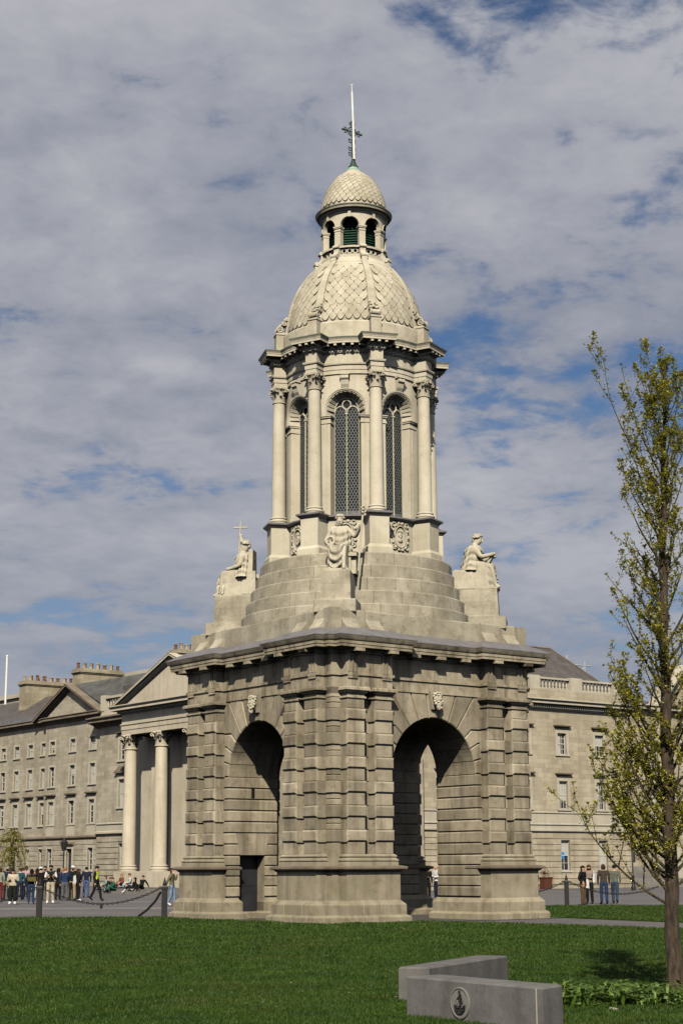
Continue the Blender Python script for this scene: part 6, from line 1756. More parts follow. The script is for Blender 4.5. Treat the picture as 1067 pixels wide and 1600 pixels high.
# ---- statues
def folds_skirt(mb, P, k, seed, hem=None, n=56):
    """heavy robe from the waist over the knees to the feet with running folds"""
    r = random.Random(seed)
    w, kl, kr, al, ar = P['waist'], P['knl'], P['knr'], P['anl'], P['anr']
    km = (kl + kr) / 2; am_ = (al + ar) / 2; pv = P['pelvis']
    hwk = abs(kl.x - kr.x) / 2 + .085 * k
    rows = []
    sect = [(Vector((0, pv.y + .0, w.z)), .17 * k, .13 * k, 0.0), (pv + Vector((0, -.03 * k, .02 * k)), .22 * k, .17 * k, .006),
            ((pv + km) / 2 + Vector((0, 0, .03 * k)), .25 * k, .14 * k, .012), (km + Vector((0, .03 * k, -.02 * k)), hwk * .93, .125 * k, .018)]
    # lap: lofted along y ; shins: lofted downwards
    rings = []
    for c, rx, rz_, a in sect[:1]:
        rings.append([(c.x + rx * cos(2*pi*j/n), c.y + rz_ * sin(2*pi*j/n), c.z) for j in range(n)])
    ph = [r.uniform(0, 6.28) for _ in range(4)]
    for i in range(30):
        f = i / 29
        zt = pv.z + .08 * k
        zq = zt + (am_.z - .06 * k - zt) * f
        yc = (pv.y - .02 * k) + ((km.y + am_.y) / 2 * .55 - pv.y * .5) * min(1, .35 + f)
        rx = (.24 * k) + (hwk * .98 - .24 * k) * min(1, f * 2.2)
        y_front = min(km.y - .10 * k, km.y - .10 * k + (am_.y - km.y) * f) if f > .05 else km.y * .8
        y_back = pv.y + .16 * k - .04 * k * f
        ry = (y_back - y_front) / 2; yc = (y_back + y_front) / 2
        ring = []
        for j in range(n):
            t = 2*pi*j/n
            fold = 1 + (.02 + .055 * f) * sin(9 * t + ph[0] + 1.3 * sin(3 * f + ph[1])) + .025 * f * sin(17 * t + ph[2] - 2 * f)
            dip = 0
            ex_ = abs(cos(t)) ** .7 * (1 if cos(t) > 0 else -1); ey = abs(sin(t)) ** .7 * (1 if sin(t) > 0 else -1)
            # hollow between the knees
            hol = .10 * k * max(0, 1 - abs(ex_) * 2.2) * (1 - f) if ey < 0 else 0
            u_ = ex_
            swag = (.045 * k * (.35 + f) * sin(2 * pi * (f * 3.1 + .85 * u_ * u_ + .15 * sin(2.3 * u_ + ph[1]))) * (1 - abs(u_) ** 4) if ey < -.25 else 0)
            ring.append((km.x + rx * ex_ * fold, yc + ry * ey * fold + hol + swag, zq + .015 * k * sin(5 * t + ph[3]) * f + (.06 * k * max(0, 1 - f * 4) * (1 if ey < 0 else .3))))
        rings.append(ring)
    mb.loft(rings)
def drape_tubes(mb, P, k, seed):
    r = random.Random(seed)
    kl, kr, w, sl, sr = P['knl'], P['knr'], P['waist'], P['shl'], P['shr']
    for i in range(6):          # neckline folds
        zq = P['chest'].z + .12 * k - i * .055 * k
        a = sr + Vector((.05 * k, -.05 * k, -.02 * k - i * .03 * k)); b = sl + Vector((-.05 * k, -.05 * k, -.02 * k - i * .03 * k))
        mb.tube([a + (b - a) * q + Vector((0, -.115 * k * sin(pi * q), -.10 * k * sin(pi * q))) for q in [x / 8 for x in range(9)]], [.004 * k] + [.011 * k] * 7 + [.004 * k], 5)
    mb.tube([P['hipr'] + Vector((-.02 * k, -.14 * k, .16 * k)), P['waist'] + Vector((0, -.16 * k, -.05 * k)), P['hipl'] + Vector((.02 * k, -.14 * k, .17 * k))], .035 * k, 7)
def mantle(mb, P, k, seed, side=0):
    # cloak over the shoulders falling to the seat, with pleats
    r = random.Random(seed); n = 48; rings = []
    sh, ne, pv, ch = (P['shl'] + P['shr']) / 2, P['neck'], P['pelvis'], P['chest']
    W = abs(P['shl'].x - P['shr'].x) / 2
    for i in range(18):
        f = i / 17
        z = ne.z + .015 * k + (pv.z - .06 * k - ne.z) * f
        cx = ne.x * (1 - f) + pv.x * f; cy = ne.y * (1 - f) + (pv.y + .01) * f
        rx = (.065 * k + (W + .105 * k - .065 * k) * min(1, (f / .14)) ** .6) * (1 - .10 * sin(pi * f)) + .05 * k * max(0, f - .6)
        ry = (.075 * k + .118 * k * min(1, f / .2)) + .07 * k * max(0, f - .55)
        ring = []
        for j in range(n):
            t = 2*pi*j/n; a = .018 * k * min(1, f * 4) * sin(13 * t + 5 * f * sin(t) + seed) + .020 * k * min(1, f * 3) * sin(2*pi*(f * 4.2 + 1.1 * cos(t) ** 2))
            ring.append((cx + (rx + a) * cos(t), cy + (ry + a) * sin(t), z + .02 * k * cos(t) ** 2 * -1 * (1 - f)))
        rings.append(ring)
    mb.loft(rings[::-1])
def statue_root(diag, rho, dz, label):
    a = diag + TH
    r = empty('statue', (rho * cos(a), rho * sin(a), dz), a + pi / 2); tag(r, label, 'statue', 'carved statues at the corners of the bell tower'); return r
def statue_head(P, k, parent, beard=False, wreath=True, long=.2):
    c = P['head'] + (P['crown'] - P['head']) * .3; mb = MB(); r = random.Random(3)
    mb.ball((c.x, c.y + .022 * k, c.z + .052 * k), (.098 * k, .100 * k, .075 * k), 16, 10)
    for q in range(20):
        t = 2*pi*q/20; back = sin(t) > -.5
        mb.ball((c.x + .094 * k * cos(t), c.y + .02 * k + .094 * k * sin(t), c.z + (.03 if back else .068) * k + .010 * k * (q % 2)), (.026 if back else .020) * k, 8, 6)
    for q in range(12):
        t = 2*pi*q/12; mb.ball((c.x + .066 * k * cos(t), c.y + .02 * k + .07 * k * sin(t), c.z + .095 * k), .024 * k, 8, 6)
    mb.ball((c.x, c.y + .09 * k, c.z - .01 * k), (.055 * k, .055 * k, .065 * k), 10, 8)
    f = c.y - .074 * k
    if beard:
        mb.ball((c.x, f + .02 * k, c.z - .105 * k), (.055 * k, .045 * k, .085 * k), 10, 8)
        for q in range(12): mb.ball((c.x + r.uniform(-.045, .045) * k, f - .012 * k + r.uniform(-.01, .01) * k, c.z - .065 * k - r.random() * .12 * k), (.018 * k, .018 * k, .03 * k), 8, 6)
    mb.loft([[(c.x - .018 * k, f + .02 * k, c.z - .05 * k), (c.x + .018 * k, f + .02 * k, c.z - .05 * k), (c.x + .01 * k, f + .02 * k, c.z + .035 * k), (c.x - .01 * k, f + .02 * k, c.z + .035 * k)], [(c.x - .011 * k, f - .026 * k, c.z - .042 * k), (c.x + .011 * k, f - .026 * k, c.z - .042 * k), (c.x + .006 * k, f - .008 * k, c.z + .035 * k), (c.x - .006 * k, f - .008 * k, c.z + .035 * k)]])
    for s in (-1, 1): mb.ball((c.x + s * .034 * k, f + .010 * k, c.z + .028 * k), (.026 * k, .014 * k, .008 * k), 8, 6)
    mb.ball((c.x, f + .006 * k, c.z - .072 * k), (.026 * k, .014 * k, .009 * k), 8, 6)
    mb.build('head_detail', M['statue'], parent, smooth=True, ang=80)
def body(key, parent):
    me, P = FIGMESH[key]; me.materials.append(M['statue']); link('figure', me, None, parent); return P
ZP = 10.86
s1 = statue_root(radians(-135), 3.83, ZP, 'seated robed woman carved in pale stone holding a tall staff, on the front corner pedestal')
s1.scale = (.87, .95, 1.0)
P_ = body('SF', s1); k = ST
mb = MB(); folds_skirt(mb, P_, k, 2); mantle(mb, P_, k, 95); mb.build('robe', M['statue'], s1, smooth=True, ang=60)
mb = MB(); drape_tubes(mb, P_, k, 4); mb.build('drapery', M['statue'], s1, smooth=True, ang=60)
statue_head(P_, k, s1)
mb = MB(); mb.box(-.44, -.30, .0, .44, .62, .62); mb.box(.28, -.35, .55, .66, .5, .66); mb.box(.30, -.2, 0, .62, .45, .56); mb.box(-.45, -.98, -.02, .45, .62, .06); mb.build('throne', M['statue'], s1)
h = P_['hal']; mb = MB(); mb.tube([(h.x - .12, h.y - .10, .02), (h.x + .02, h.y - .04, h.z), (h.x + .09, h.y - .02, h.z + .50)], [.034, .038, .045], 7)
for q in range(9): mb.ball((h.x + .075 + .06 * cos(q * 2.2), h.y - .02 + .06 * sin(q * 2.2), h.z + .28 + .034 * q), .05, 8, 6)
mb.build('staff', M['statue'], s1, smooth=True, ang=80)
mb = MB(); hr = P_['har']; mb.torus((hr.x - .02, hr.y - .03, hr.z + .08), .15, .04, nx=(1, 0, 0), ny=(0, .3, 1), n=16, k=6)
for q in range(12): mb.ball((hr.x - .02 + .16 * cos(q * .524), hr.y - .03 + .05 * sin(q * .524), hr.z + .08 + .15 * sin(q * .524)), .045, 6, 4)
mb.build('wreath', M['statue'], s1, smooth=True, ang=80)
s2 = statue_root(radians(135), 3.95, ZP, 'bearded robed statue raising a thin cross on the left corner pedestal')
P_ = body('SL', s2)
mb = MB(); folds_skirt(mb, P_, k, 5); mantle(mb, P_, k, 101); mb.build('robe', M['statue'], s2, smooth=True, ang=60)
mb = MB(); drape_tubes(mb, P_, k, 6)
mb.loft([[(s_ * k, y * k, zq * k) for s_, y, zq in ((-.22, .10, .55), (.22, .10, .55), (.20, .17, 1.0), (-.20, .17, 1.0))], [(s_ * k, y * k, zq * k) for s_, y, zq in ((-.26, .24, .35), (.26, .24, .35), (.20, .24, 1.0), (-.20, .24, 1.0))]])
mb.build('drapery', M['statue'], s2, smooth=True, ang=60)
statue_head(P_, k, s2, True)
mb = MB(); mb.box(-.36, -.15, 0, .36, .48, .66); mb.box(-.40, -.98, -.02, .40, .52, .05); mb.box(-.40, .02, .0, -.30, .50, .84); mb.box(.30, .02, .0, .40, .50, .84); mb.build('throne', M['statue'], s2)
h = P_['har']; mb = MB(); mb.tube([(h.x, h.y - .12, .05), (h.x, h.y - .02, h.z), (h.x, h.y, h.z + .46)], [.030, .030, .028], 6); mb.tube([(h.x - .0, h.y - .26, h.z + .22), (h.x + .0, h.y + .26, h.z + .22)], .030, 6); mb.build('cross', M['statue'], s2)
me, P2 = FIGMESH['SC']; me.materials.append(M['statue']); ch = link('kneeling_figure', me, None, s2); ch.location = (.05, -.70, .02); ch.rotation_euler = (0, 0, radians(80)); ch.scale = (.92, .92, .92)
s3 = statue_root(radians(-45), 3.98, ZP, 'robed seated statue resting both arms on an upright tablet, on the right corner pedestal')
P_ = body('SR', s3)
mb = MB(); folds_skirt(mb, P_, k, 9); mantle(mb, P_, k, 107); mb.build('robe', M['statue'], s3, smooth=True, ang=60)
mb = MB(); drape_tubes(mb, P_, k, 11); mb.build('drapery', M['statue'], s3, smooth=True, ang=60)
statue_head(P_, k, s3)
mb = MB(); mb.loft([[(-.47, -.15, 0), (.47, -.15, 0), (.47, .62, 0), (-.47, .62, 0)], [(-.44, -.1, .55), (.44, -.1, .55), (.46, .60, .62), (-.46, .60, .62)], [(-.34, .05, .64), (.34, .05, .64), (.34, .5, .68), (-.34, .5, .68)]])
mb.box(-.46, -.90, -.02, .46, .64, .05); mb.build('throne', M['statue'], s3)
kk = (P_['knl'] + P_['knr']) / 2; hh = (P_['hal'] + P_['har']) / 2
mb = MB(); mb.loft([[(x, kk.y + .10 + d, kk.z + .10) for x, d in ((-.22, -.05), (.22, -.05), (.22, .05), (-.22, .05))], [(x, hh.y + .12 + d, hh.z - .03) for x, d in ((-.22, -.05), (.22, -.05), (.22, .05), (-.22, .05))]])
mb.build('tablet', M['statue'], s3)

# ====================================================================== BENCHES
def slab(name, pts, z0, z1, label, ch=.02):
    mb = MB(); pl_ = pts
    sweep(mb, pl_, [(0, z0), (0, z1 - ch), (-ch, z1)])
    o = mb.build(name, M['bench']); tag(o, label, 'bench', 'low stone benches on the lawn'); return o
A = Vector((.54, -37.0)); B = Vector((1.85, -38.9)); Cc = Vector((2.10, -38.45)); D = Vector((.93, -36.75))
bf = slab('stone_bench', [tuple(A), tuple(B), tuple(Cc), tuple(D)], -.05, .455, 'near dark grey stone bench block with round carved emblem on its long side')
br = slab('stone_bench', [(.50, -34.85), (.88, -34.95), (2.08, -32.3), (1.66, -32.15)], -.05, .43, 'farther plain grey stone bench block behind the one with the emblem')
dAB = (B - A).normalized(); nAB = Vector((dAB.y, -dAB.x))
# thin pale end joint and emblem
cE = A + (B - A) * .42
X = Matrix.Translation((cE.x + nAB.x * .004, cE.y + nAB.y * .004, .225)) @ Matrix(((dAB.x, 0, nAB.x, 0), (dAB.y, 0, nAB.y, 0), (0, 1, 0, 0), (0, 0, 0, 1)))
mb = MB(); n = 36
mb.xf = X
mb.loft([[(.165 * cos(2*pi*j/n), .165 * sin(2*pi*j/n), -.03) for j in range(n)], [(.165 * cos(2*pi*j/n), .165 * sin(2*pi*j/n), .012) for j in range(n)], [(.150 * cos(2*pi*j/n), .150 * sin(2*pi*j/n), .016) for j in range(n)], [(.147 * cos(2*pi*j/n), .147 * sin(2*pi*j/n), .006) for j in range(n)]])
em = mb.build('emblem', M['medal'], bf)
mb = MB(); mb.xf = X       # ship-like relief: hull, scroll waves, flame-shaped sail
def strip_(pts, w, d=.02): mb.tube([(x, y, .010) for x, y in pts], w, 5)
strip_([(-.085, -.02), (-.075, -.075), (-.03, -.11), (.03, -.11), (.075, -.075), (.085, -.02)], .012)
strip_([(-.07, -.03), (-.04, -.06), (0, -.045), (.04, -.06), (.07, -.03)], .010)
strip_([(-.045, -.085), (-.01, -.075), (.02, -.09), (.05, -.075)], .008)
for s, a in ((0, .115), (-1, .06), (1, .07)): strip_([(s * .02, -.03), (s * .035 - .012, .03), (s * .02 + .004, a)], .010)
for q in range(5): strip_([(.0, -.02 + .022 * q), (.05 - .006 * q, .0 + .022 * q)], .006)
mb.ball((0, .12, .012), .014, 6, 4)
mb.build('ship_relief', M['iron'], em, smooth=True)
X2_ = B + (Vector((0, 0)))
mb = MB(); mb.box(-.006, -.004, 0.0, .006, .004, .44); j = mb.build('corner_joint', M['trim'], bf); j.location = (B.x - dAB.x * .10 + nAB.x * .0015, B.y - dAB.y * .10 + nAB.y * .0015, .0); j.rotation_euler = (0, 0, atan2(dAB.y, dAB.x))

# ====================================================================== BOLLARDS, CHAINS, LAMPS, SMALL THINGS
def bollard(x, y, label):
    r = empty('chain_bollard', (x, y, 0.0)); tag(r, label, 'bollard', 'black iron bollards round the lawn')
    mb = MB(); mb.loft([[(w * cos(pi/4 + pi/2*j + 0), w * sin(pi/4 + pi/2*j), zq) for j in range(4)] for w, zq in ((.125, 0), (.125, .92), (.15, .93), (.15, 1.0), (.125, 1.01), (.11, 1.06), (.05, 1.08))]); mb.build('post', M['iron'], r)
    mb = MB(); mb.ball((0, 0, 1.12), .07, 10, 6); mb.lathe([(.05, 1.10), (.028, 1.16), (.045, 1.19), (.03, 1.24), (.0, 1.36)], 8); mb.build('spike_finial', M['iron'], r, smooth=True)
    mb = MB()
    for s in (-1, 1): mb.torus((s * .15, 0, .98), .045, .014, nx=(1, 0, 0), ny=(0, 0, 1), n=10, k=5)
    mb.build('chain_ring', M['iron'], r); return r
bollard(-10.87, 1.58, 'black iron bollard with spike finial in front of the standing crowd')
bollard(-6.53, 1.0, 'black iron bollard with spike finial next to the left pier of the tower')
bollard(8.90, 16.1, 'black iron bollard with spike finial to the right of the tower')
def chain(p0, p1, sag, label, low=None):
    p0 = Vector(p0); p1 = Vector(p1); L_ = (p1 - p0).length; n = int(L_ / .085)
    mb = MB()
    for i in range(n):
        f = (i + .5) / n; q = p0 + (p1 - p0) * f; q.z -= sag * 4 * f * (1 - f)
        d = (p1 - p0) / L_; d.z -= sag * 4 * (1 - 2 * f) / L_; d.normalize()
        side = Vector((0, 0, 1)).cross(d).normalized(); up = d.cross(side)
        mb.torus(q, .05, .016, nx=d, ny=(side if i % 2 else up), n=8, k=4, sx=1.0, sy=.62)
    if low: 
        q = p0 + (p1 - p0) * .5; q.z -= sag; mb.lathe([(.03, q.z - .16), (.05, q.z - .14), (.05, q.z - .02), (.02, q.z)], 6, (q.x, q.y))
    o = mb.build('chain', M['iron']); tag(o, label, 'chain', 'chains hung between the bollards')
chain((-10.75, 1.56, .98), (-6.66, 1.02, .98), .52, 'drooping iron chain between the two bollards left of the tower', True)
chain((-10.99, 1.6, .98), (-15.2, 2.2, .98), .52, 'drooping iron chain running off to the left edge')
chain((8.76, 16.0, .98), (4.9, 13.4, .98), .45, 'iron chain running from the right bollard behind the tower')
chain((9.04, 16.1, .98), (13.1, 15.2, .98), .5, 'iron chain running right from the bollard past the people')
mb = MB(); mb.tube([(-6.66, .99, .85), (-6.85, 1.12, .55), (-7.15, 1.3, .25), (-7.45, 1.5, .05), (-7.5, 1.6, 0.0)], .04, 6)
tag(mb.build('hose', M['iron'], smooth=True), 'loose black length hanging from the bollard down to the ground beside the tower', 'hose')
def lamp(x, y, h, label):
    r = empty('street_lamp', (x, y, 0)); tag(r, label, 'street lamp', 'black lantern street lamps')
    mb = MB(); mb.lathe([(.16, 0), (.16, .25), (.11, .35), (.09, .9), (.12, .95), (.06, 1.05), (.045, h - .95), (.08, h - .92), (.04, h - .85), (.04, h - .75)], 10); mb.tube([(-.28, 0, h - 1.05), (.28, 0, h - 1.05)], .02, 5); mb.build('post', M['iron'], r, smooth=True)
    mb = MB()
    for i in range(6):
        a = 2*pi*i/6; mb.tube([(.13 * cos(a), .13 * sin(a), h - .75), (.23 * cos(a), .23 * sin(a), h - .28)], .014, 4)
    mb.lathe([(.10, h - .78), (.14, h - .75), (.14, h - .73)], 6); mb.lathe([(.27, h - .28), (.28, h - .24), (.12, h - .08), (.06, h - .06), (.04, h), (.0, h + .06)], 6); mb.build('lantern_frame', M['iron'], r)
    mb = MB(); mb.loft([[(w * cos(2*pi*i/6), w * sin(2*pi*i/6), zq) for i in range(6)] for w, zq in ((.115, h - .73), (.21, h - .29))]); mb.build('lantern_glass', M['glass'], r)
lamp(-19.42, 55.0, 3.55, 'black lantern lamp post standing in front of the left range door')
lamp(18.90, 60.0, 5.5, 'black lantern lamp post behind the tree near the dark doorway')
r = empty('flagpole', (-41.8, 140, 0)); tag(r, 'white flagpole rising behind the low block at the far left', 'flagpole')
MB().tube([(0, 0, 0), (0, 0, 26.4)], [.16, .11], 8).build('pole', M['pole'], r); mb = MB(); mb.ball((0, 0, 26.5), .16, 8, 6); mb.build('ball_finial', M['pole'], r)
# planter in front of the right hall
r = empty('planter', (13.75, 68.4, 0), TH); tag(r, 'square rust brown planter with a small red leaved shrub at the right hall wall', 'planter')
mb = MB(); mb.loft([[(-w, -w, zq), (w, -w, zq), (w, w, zq), (-w, w, zq)] for w, zq in ((.36, 0), (.42, .78), (.46, .78), (.46, .86), (.38, .86), (.37, .75))]); mb.build('box', plain('rusty_planter', (.10, .035, .018), .8), r)
mb = MB(); mb.tube([(0, 0, .7), (.02, .02, 1.25)], .03, 5); rr_ = random.Random(2)
for i in range(90):
    t = rr_.uniform(0, 6.28); u = rr_.random() ** .5 * .36; c = Vector((u * cos(t), u * sin(t), 1.0 + rr_.random() * .55)); a = rr_.uniform(0, 6.28)
    d = Vector((cos(a), sin(a), rr_.uniform(-.4, .8))) * .12; e = Vector((-sin(a), cos(a), 0)) * .04
    o = len(mb.v); mb.v += [tuple(c), tuple(c + d * .5 + e), tuple(c + d), tuple(c + d * .5 - e)]; mb.f.append((o, o+1, o+2, o+3)); mb.m.append(0)
mb.build('shrub', plain('red_leaves', (.16, .035, .02), .7, 0, .4), r, fix=False)
r = empty('hand_rail', (15.9, 71.5, 0), TH); tag(r, 'thin dark metal rail standing at the foot of the right hall', 'rail')
mb = MB(); mb.tube([(-.9, 0, 0), (-.9, 0, 1.0), (.9, 0, 1.0), (.9, 0, 0)], .03, 5); mb.tube([(-.9, 0, .55), (.9, 0, .55)], .02, 5); mb.build('frame', M['iron'], r)
# scaffold on the far roof
r = empty('scaffold', (*Lw(70, YR + 14), 0), TH); tag(r, 'tubular scaffold frame standing on the far roof behind the tree', 'scaffold')
mb = MB(); st_ = plain('scaffold_steel', (.35, .36, .40), .5)
for i in range(5):
    for j in (0, 1): mb.tube([(-7 + i * 2.2, j * 2, 14), (-7 + i * 2.2, j * 2, 19.6 + .4 * (i % 2))], .07, 5)
for zq in (16.2, 17.8, 19.2):
    for j in (0, 1): mb.tube([(-7.5, j * 2, zq), (2.6, j * 2, zq)], .06, 5)
for i in range(4): mb.tube([(-7 + i * 2.2, 0, 16.2), (-4.8 + i * 2.2, 0, 19.2)], .05, 5)
mb.build('tubes', st_, r)
mb = MB(); mb.box(-7.4, 0, 17.7, 2.4, 2, 17.8); mb.build('boards', M['trim'], r)

# ====================================================================== TREES AND PLANTS
def leaf_mat(name, c1, c2, trans=.35):
    m, nt, b = new_mat(name); N = nt.nodes.new; Lk = nt.links.new
    g = N('ShaderNodeNewGeometry'); r = N('ShaderNodeValToRGB')
    r.color_ramp.elements[0].color = (*c1, 1); r.color_ramp.elements[1].color = (*c2, 1)
    Lk(g.outputs['Random Per Island'], r.inputs[0]); Lk(r.outputs[0], b.inputs['Base Color']); b.inputs['Roughness'].default_value = .55
    t = N('ShaderNodeBsdfTranslucent'); Lk(r.outputs[0], t.inputs[0]); mx = N('ShaderNodeMixShader'); mx.inputs[0].default_value = trans
    Lk(b.outputs[0], mx.inputs[1]); Lk(t.outputs[0], mx.inputs[2]); Lk(mx.outputs[0], nt.nodes['Material Output'].inputs[0]); return m
def bark_mat(name, c1, c2, sc=7):
    m, nt, b = new_mat(name); N = nt.nodes.new; Lk = nt.links.new
    g = N('ShaderNodeNewGeometry'); mp = N('ShaderNodeMapping'); mp.inputs['Scale'].default_value = (1, 1, .22); Lk(g.outputs['Position'], mp.inputs[0])
    n = N('ShaderNodeTexNoise'); n.inputs['Scale'].default_value = sc * 3; n.inputs['Detail'].default_value = 8; n.inputs['Roughness'].default_value = .65; Lk(mp.outputs[0], n.inputs['Vector'])
    r = N('ShaderNodeValToRGB'); r.color_ramp.elements[0].position = .38; r.color_ramp.elements[1].position = .64
    r.color_ramp.elements[0].color = (*c1, 1); r.color_ramp.elements[1].color = (*c2, 1); Lk(n.outputs['Fac'], r.inputs[0]); Lk(r.outputs[0], b.inputs['Base Color'])
    b.inputs['Roughness'].default_value = .9
    bp = N('ShaderNodeBump'); bp.inputs['Strength'].default_value = 1.0; bp.inputs['Distance'].default_value = .04; Lk(n.outputs['Fac'], bp.inputs['Height']); Lk(bp.outputs[0], b.inputs['Normal']); return m
M['bark'] = bark_mat('tree_bark', (.018, .012, .007), (.085, .060, .038))
M['twig'] = bark_mat('twig_bark', (.030, .024, .012), (.085, .068, .035), 12)
M['leaf'] = leaf_mat('young_leaves', (.27, .26, .026), (.52, .49, .075))
M['weed'] = leaf_mat('weed_leaves', (.055, .12, .012), (.17, .26, .04))
M['plane'] = leaf_mat('plane_leaves', (.05, .085, .012), (.12, .16, .03))
def leaf(mb, c, d, w, n=None):
    """fan shaped leaf: stalk end c, direction d (its length), half width w"""
    up = Vector((0, 0, 1)) if abs(d.normalized().z) < .9 else Vector((1, 0, 0))
    e = d.cross(up).normalized() * w; nn = e.cross(d).normalized() * w * .35
    o = len(mb.v)
    mb.v += [tuple(c), tuple(c + d * .75 + e + nn), tuple(c + d), tuple(c + d * .75 - e + nn)]
    mb.f += [(o, o+1, o+2), (o, o+2, o+3)]; mb.m += [0, 0]
TR = random.Random(42)
def young_tree(base):
    r = empty('young_tree', base); tag(r, 'slender young tree with sprouting yellow green leaves beside the stone benches', 'tree')
    T = [Vector((0, 0, -.05)), Vector((0.0, 0, .5)), Vector((.01, .0, 1.3)), Vector((.03, .02, 2.9)), Vector((.06, .03, 4.2)), Vector((.09, .03, 5.5)), Vector((.16, .03, 6.9)), Vector((.22, .02, 7.9)), Vector((.27, 0, 8.6))]
    R = [.135, .100, .090, .080, .068, .054, .038, .022, .008]
    def at(h):
        for a, b, ra, rb in zip(T, T[1:], R, R[1:]):
            if h <= b.z: f = (h - a.z) / (b.z - a.z); return a + (b - a) * f, ra + (rb - ra) * f
        return T[-1], R[-1]
    pts, rad = [], []
    for i in range(40):
        h = -.05 + 8.6 * i / 39; p, q = at(h); pts.append(p + Vector((.012 * sin(i * 1.1), .012 * cos(i * 1.7), 0))); rad.append(q * (1 + .05 * sin(i * 2.3)))
    mb = MB(); mb.tube(pts, rad, 14); mb.build('trunk', M['bark'], r, smooth=True, ang=80)
    limbs = MB(); lv = MB()
    def spray(p, d, L, rad0, depth):
        n = max(4, int(L / .14)); q = Vector(p); path = [q.copy()]; dd = d.normalized()
        for i in range(n):
            f = i / n
            dd = (dd + Vector((TR.uniform(-.10, .10), TR.uniform(-.10, .10), .07 + TR.uniform(-.05, .09)))).normalized()
            q = q + dd * (L / n); path.append(q.copy())
        rr2 = [max(.0035, rad0 * (1 - .9 * i / n)) for i in range(n + 1)]
        limbs.tube(path, rr2, 6 if rad0 > .015 else 4, m=0)
        for i in range(1, n + 1):
            a, b = path[i-1], path[i]
            if depth < 2 and i > n * .18 and TR.random() < (.72 if depth == 0 else .35):
                sd = Vector((TR.uniform(-1, 1), TR.uniform(-1, 1), TR.uniform(.0, .9))).normalized()
                spray(b, (dd * .6 + sd * .9), L * TR.uniform(.22, .42) * (1.15 - .5 * i / n), rr2[i] * .6, depth + 1)
            steps = 2 if depth == 0 else 2
            if depth == 0 and i < n * .12: continue
            for s in range(steps):
                c = a + (b - a) * ((s + TR.random()) / steps)
                for _ in range(TR.randint(2, 4)):
                    l = Vector((TR.uniform(-1, 1), TR.uniform(-1, 1), TR.uniform(-.5, 1))).normalized() * TR.uniform(.022, .052)
                    leaf(lv, c + l * .25 + Vector((TR.gauss(0, .022), TR.gauss(0, .022), TR.gauss(0, .022))), l, TR.uniform(.010, .022))
        for _ in range(5):
            l = (dd + Vector((TR.uniform(-.8, .8), TR.uniform(-.8, .8), TR.uniform(-.4, .8)))).normalized() * TR.uniform(.04, .06); leaf(lv, q, l, .022)
    # main limbs: (height, azimuth deg (0 = +x, 180 = image left), length, rise)
    main = [(1.12, 176, 1.85, .52), (1.3, 190, 1.5, .62), (1.4, 160, 1.4, .8), (1.55, 200, 1.45, .85), (1.7, 172, 1.55, .75), (1.8, 150, 1.2, 1.0), (1.6, 350, 1.3, .8), (1.45, 270, 1.1, .8), (1.9, 185, 1.45, 1.0), (2.2, 168, 1.4, 1.0), (2.35, 195, 1.35, 1.1), (1.25, 178, 1.3, .9), (1.7, 185, 1.5, .7), (2.0, 160, 1.4, .85), (2.1, 205, 1.35, .95), (2.45, 178, 1.5, 1.0), (2.6, 155, 1.25, 1.1), (2.75, 200, 1.4, 1.15), (3.0, 180, 1.4, 1.2), (1.5, 20, 1.3, .8), (1.9, 340, 1.2, .9), (2.3, 10, 1.25, 1.0), (1.5, 205, 1.2, .55), (1.35, 10, 1.2, .6), (1.9, 150, 1.0, .6), (2.05, 180, 1.25, .75), (2.3, 330, 1.1, .7), (2.5, 225, 1.0, .9), (2.65, 172, 1.25, .95), (2.8, 40, 1.0, .9),
            (3.05, 195, 1.15, .95), (3.25, 300, 1.0, .9), (3.5, 165, 1.2, 1.0), (3.7, 20, 1.0, 1.0), (3.9, 210, 1.2, 1.15), (4.15, 175, 1.35, 1.2), (4.3, 340, 1.1, 1.1), (4.5, 120, .9, 1.2), (4.75, 190, 1.1, 1.2), (4.95, 30, 1.0, 1.2),
            (5.15, 170, 1.1, 1.35), (5.3, 250, 1.0, 1.3), (5.5, 355, 1.0, 1.3), (5.7, 185, 1.1, 1.35), (5.9, 60, 1.0, 1.5), (6.1, 175, 1.0, 1.4), (6.2, 315, 1.1, 1.6), (6.45, 200, 1.25, 2.2), (6.6, 15, 1.2, 2.0), (6.75, 176, 2.0, 1.15), (6.3, 184, 1.3, 1.3), (6.9, 165, 1.5, 1.7),
            (6.95, 240, 1.2, 2.6), (7.05, 345, 1.35, 2.6), (7.2, 100, 1.1, 2.6), (7.35, 190, 1.1, 2.4), (7.6, 20, 1.0, 2.8), (7.9, 160, .9, 3.0)]
    for i in range(54):
        h = 1.7 + 6.3 * (i / 53); main.append((h, TR.uniform(0, 360), TR.uniform(.6, 1.05) * (1.2 if h < 6 else .95), TR.uniform(.7, 1.5) + max(0, h - 5) * .55))
    for h, az, L, rise in main:
        p, q = at(h); a = radians(az + TR.uniform(-8, 8))
        spray(p, Vector((cos(a), sin(a), rise)), L, min(.024, q * .36), 0)
    limbs.build('branches', M['twig'], r, smooth=True, ang=80)
    tag(lv.build('crown', M['leaf'], r, fix=False), kind=None)
    return r
young_tree((4.12, -33.8, 0))
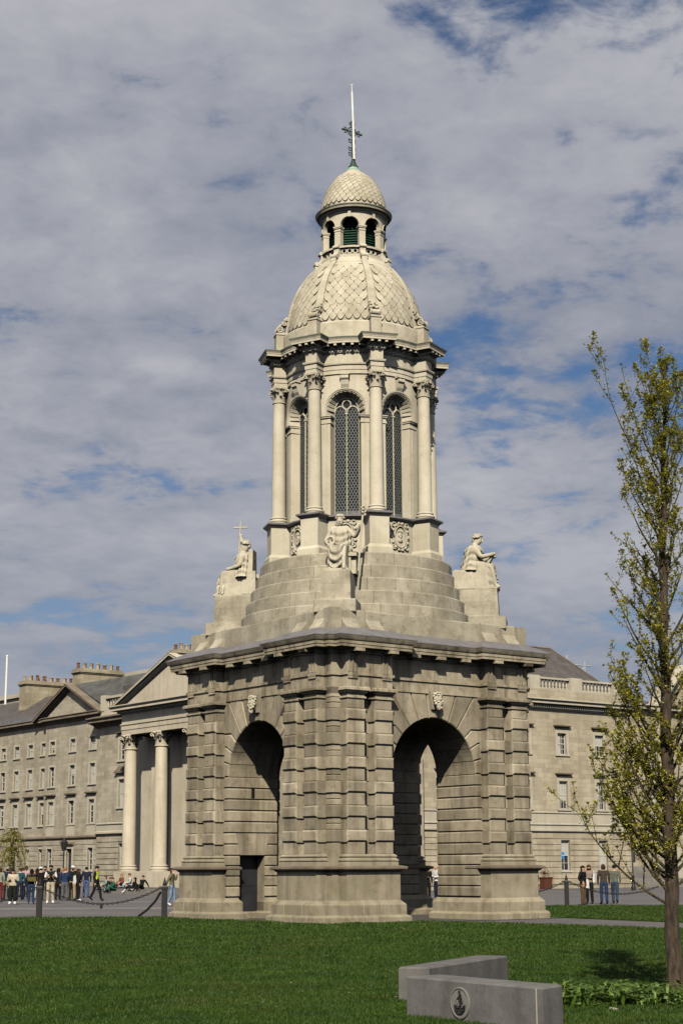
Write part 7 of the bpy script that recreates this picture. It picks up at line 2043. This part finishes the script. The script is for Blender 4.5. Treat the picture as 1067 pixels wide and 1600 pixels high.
# clump of broad-leaved weeds at the foot of the tree
mb = MB()
for i in range(330):
    x = TR.gauss(3.35, .55); y = -34.9 + TR.gauss(0, .55)
    if x > 4.9 or x < 2.35: continue
    hgt = TR.uniform(.08, .30) * (1.1 if TR.random() < .2 else .75); a0 = TR.uniform(0, 6.28)
    for j in range(TR.randint(4, 7)):
        a = a0 + j * 2.4; s = TR.uniform(.5, 1.0); ln = hgt * s + .05
        b = Vector((x, y, .02)); d1 = Vector((cos(a) * .35, sin(a) * .35, 1)).normalized() * ln * .6; d2 = Vector((cos(a), sin(a), .15)).normalized() * ln * .7
        wv = Vector((-sin(a), cos(a), 0)) * TR.uniform(.016, .032)
        o = len(mb.v); mb.v += [tuple(b - wv * .2), tuple(b + wv * .2), tuple(b + d1 + wv), tuple(b + d1 - wv), tuple(b + d1 + d2)]
        mb.f += [(o, o+1, o+2, o+3), (o+3, o+2, o+4)]; mb.m += [0, 0]
o = mb.build('weed_patch', M['weed'], fix=False); tag(o, 'patch of broad leaved green weeds growing round the foot of the young tree', 'weeds', kind='stuff')
mb = MB(); mb.box(-.04, -.03, 0, .04, .03, .03); o = mb.build('paper_scrap', cloth((.5, .48, .45))); o.location = (2.92, -36.45, .03); o.rotation_euler = (0, .2, .5); tag(o, 'small pale scrap of paper lying in the grass near the weeds', 'litter')
# small weeping tree at the left edge
def edge_tree():
    r = empty('weeping_tree', (-20.2, 36.0 + 6, 0)); tag(r, 'small drooping yellow green tree at the left edge of the square', 'tree')
    mb = MB(); mb.tube([(0, 0, 0), (.05, 0, 1.6), (.0, .1, 3.0), (.1, 0, 4.0)], [.12, .10, .07, .03], 8); mb.build('trunk', M['bark'], r, smooth=True)
    lim = MB(); lv = MB()
    for i in range(46):
        a = TR.uniform(0, 6.28); L = TR.uniform(.6, 1.5); p = Vector((0, 0, TR.uniform(2.2, 4.0))); path = [p]
        for j in range(9):
            f = j / 8; q = Vector((cos(a) * L * (f ** .7), sin(a) * L * (f ** .7), p.z + .5 * f - 1.9 * f * f)); path.append(q)
            for _ in range(7):
                l = Vector((TR.uniform(-1, 1), TR.uniform(-1, 1), TR.uniform(-1, .4))).normalized() * TR.uniform(.07, .13); leaf(lv, q + l * .5, l, .03)
        lim.tube(path, [.02] * 4 + [.01] * (len(path) - 4), 4)
    lim.build('branches', M['twig'], r); lv.build('crown', M['leaf'], r, fix=False)
edge_tree()
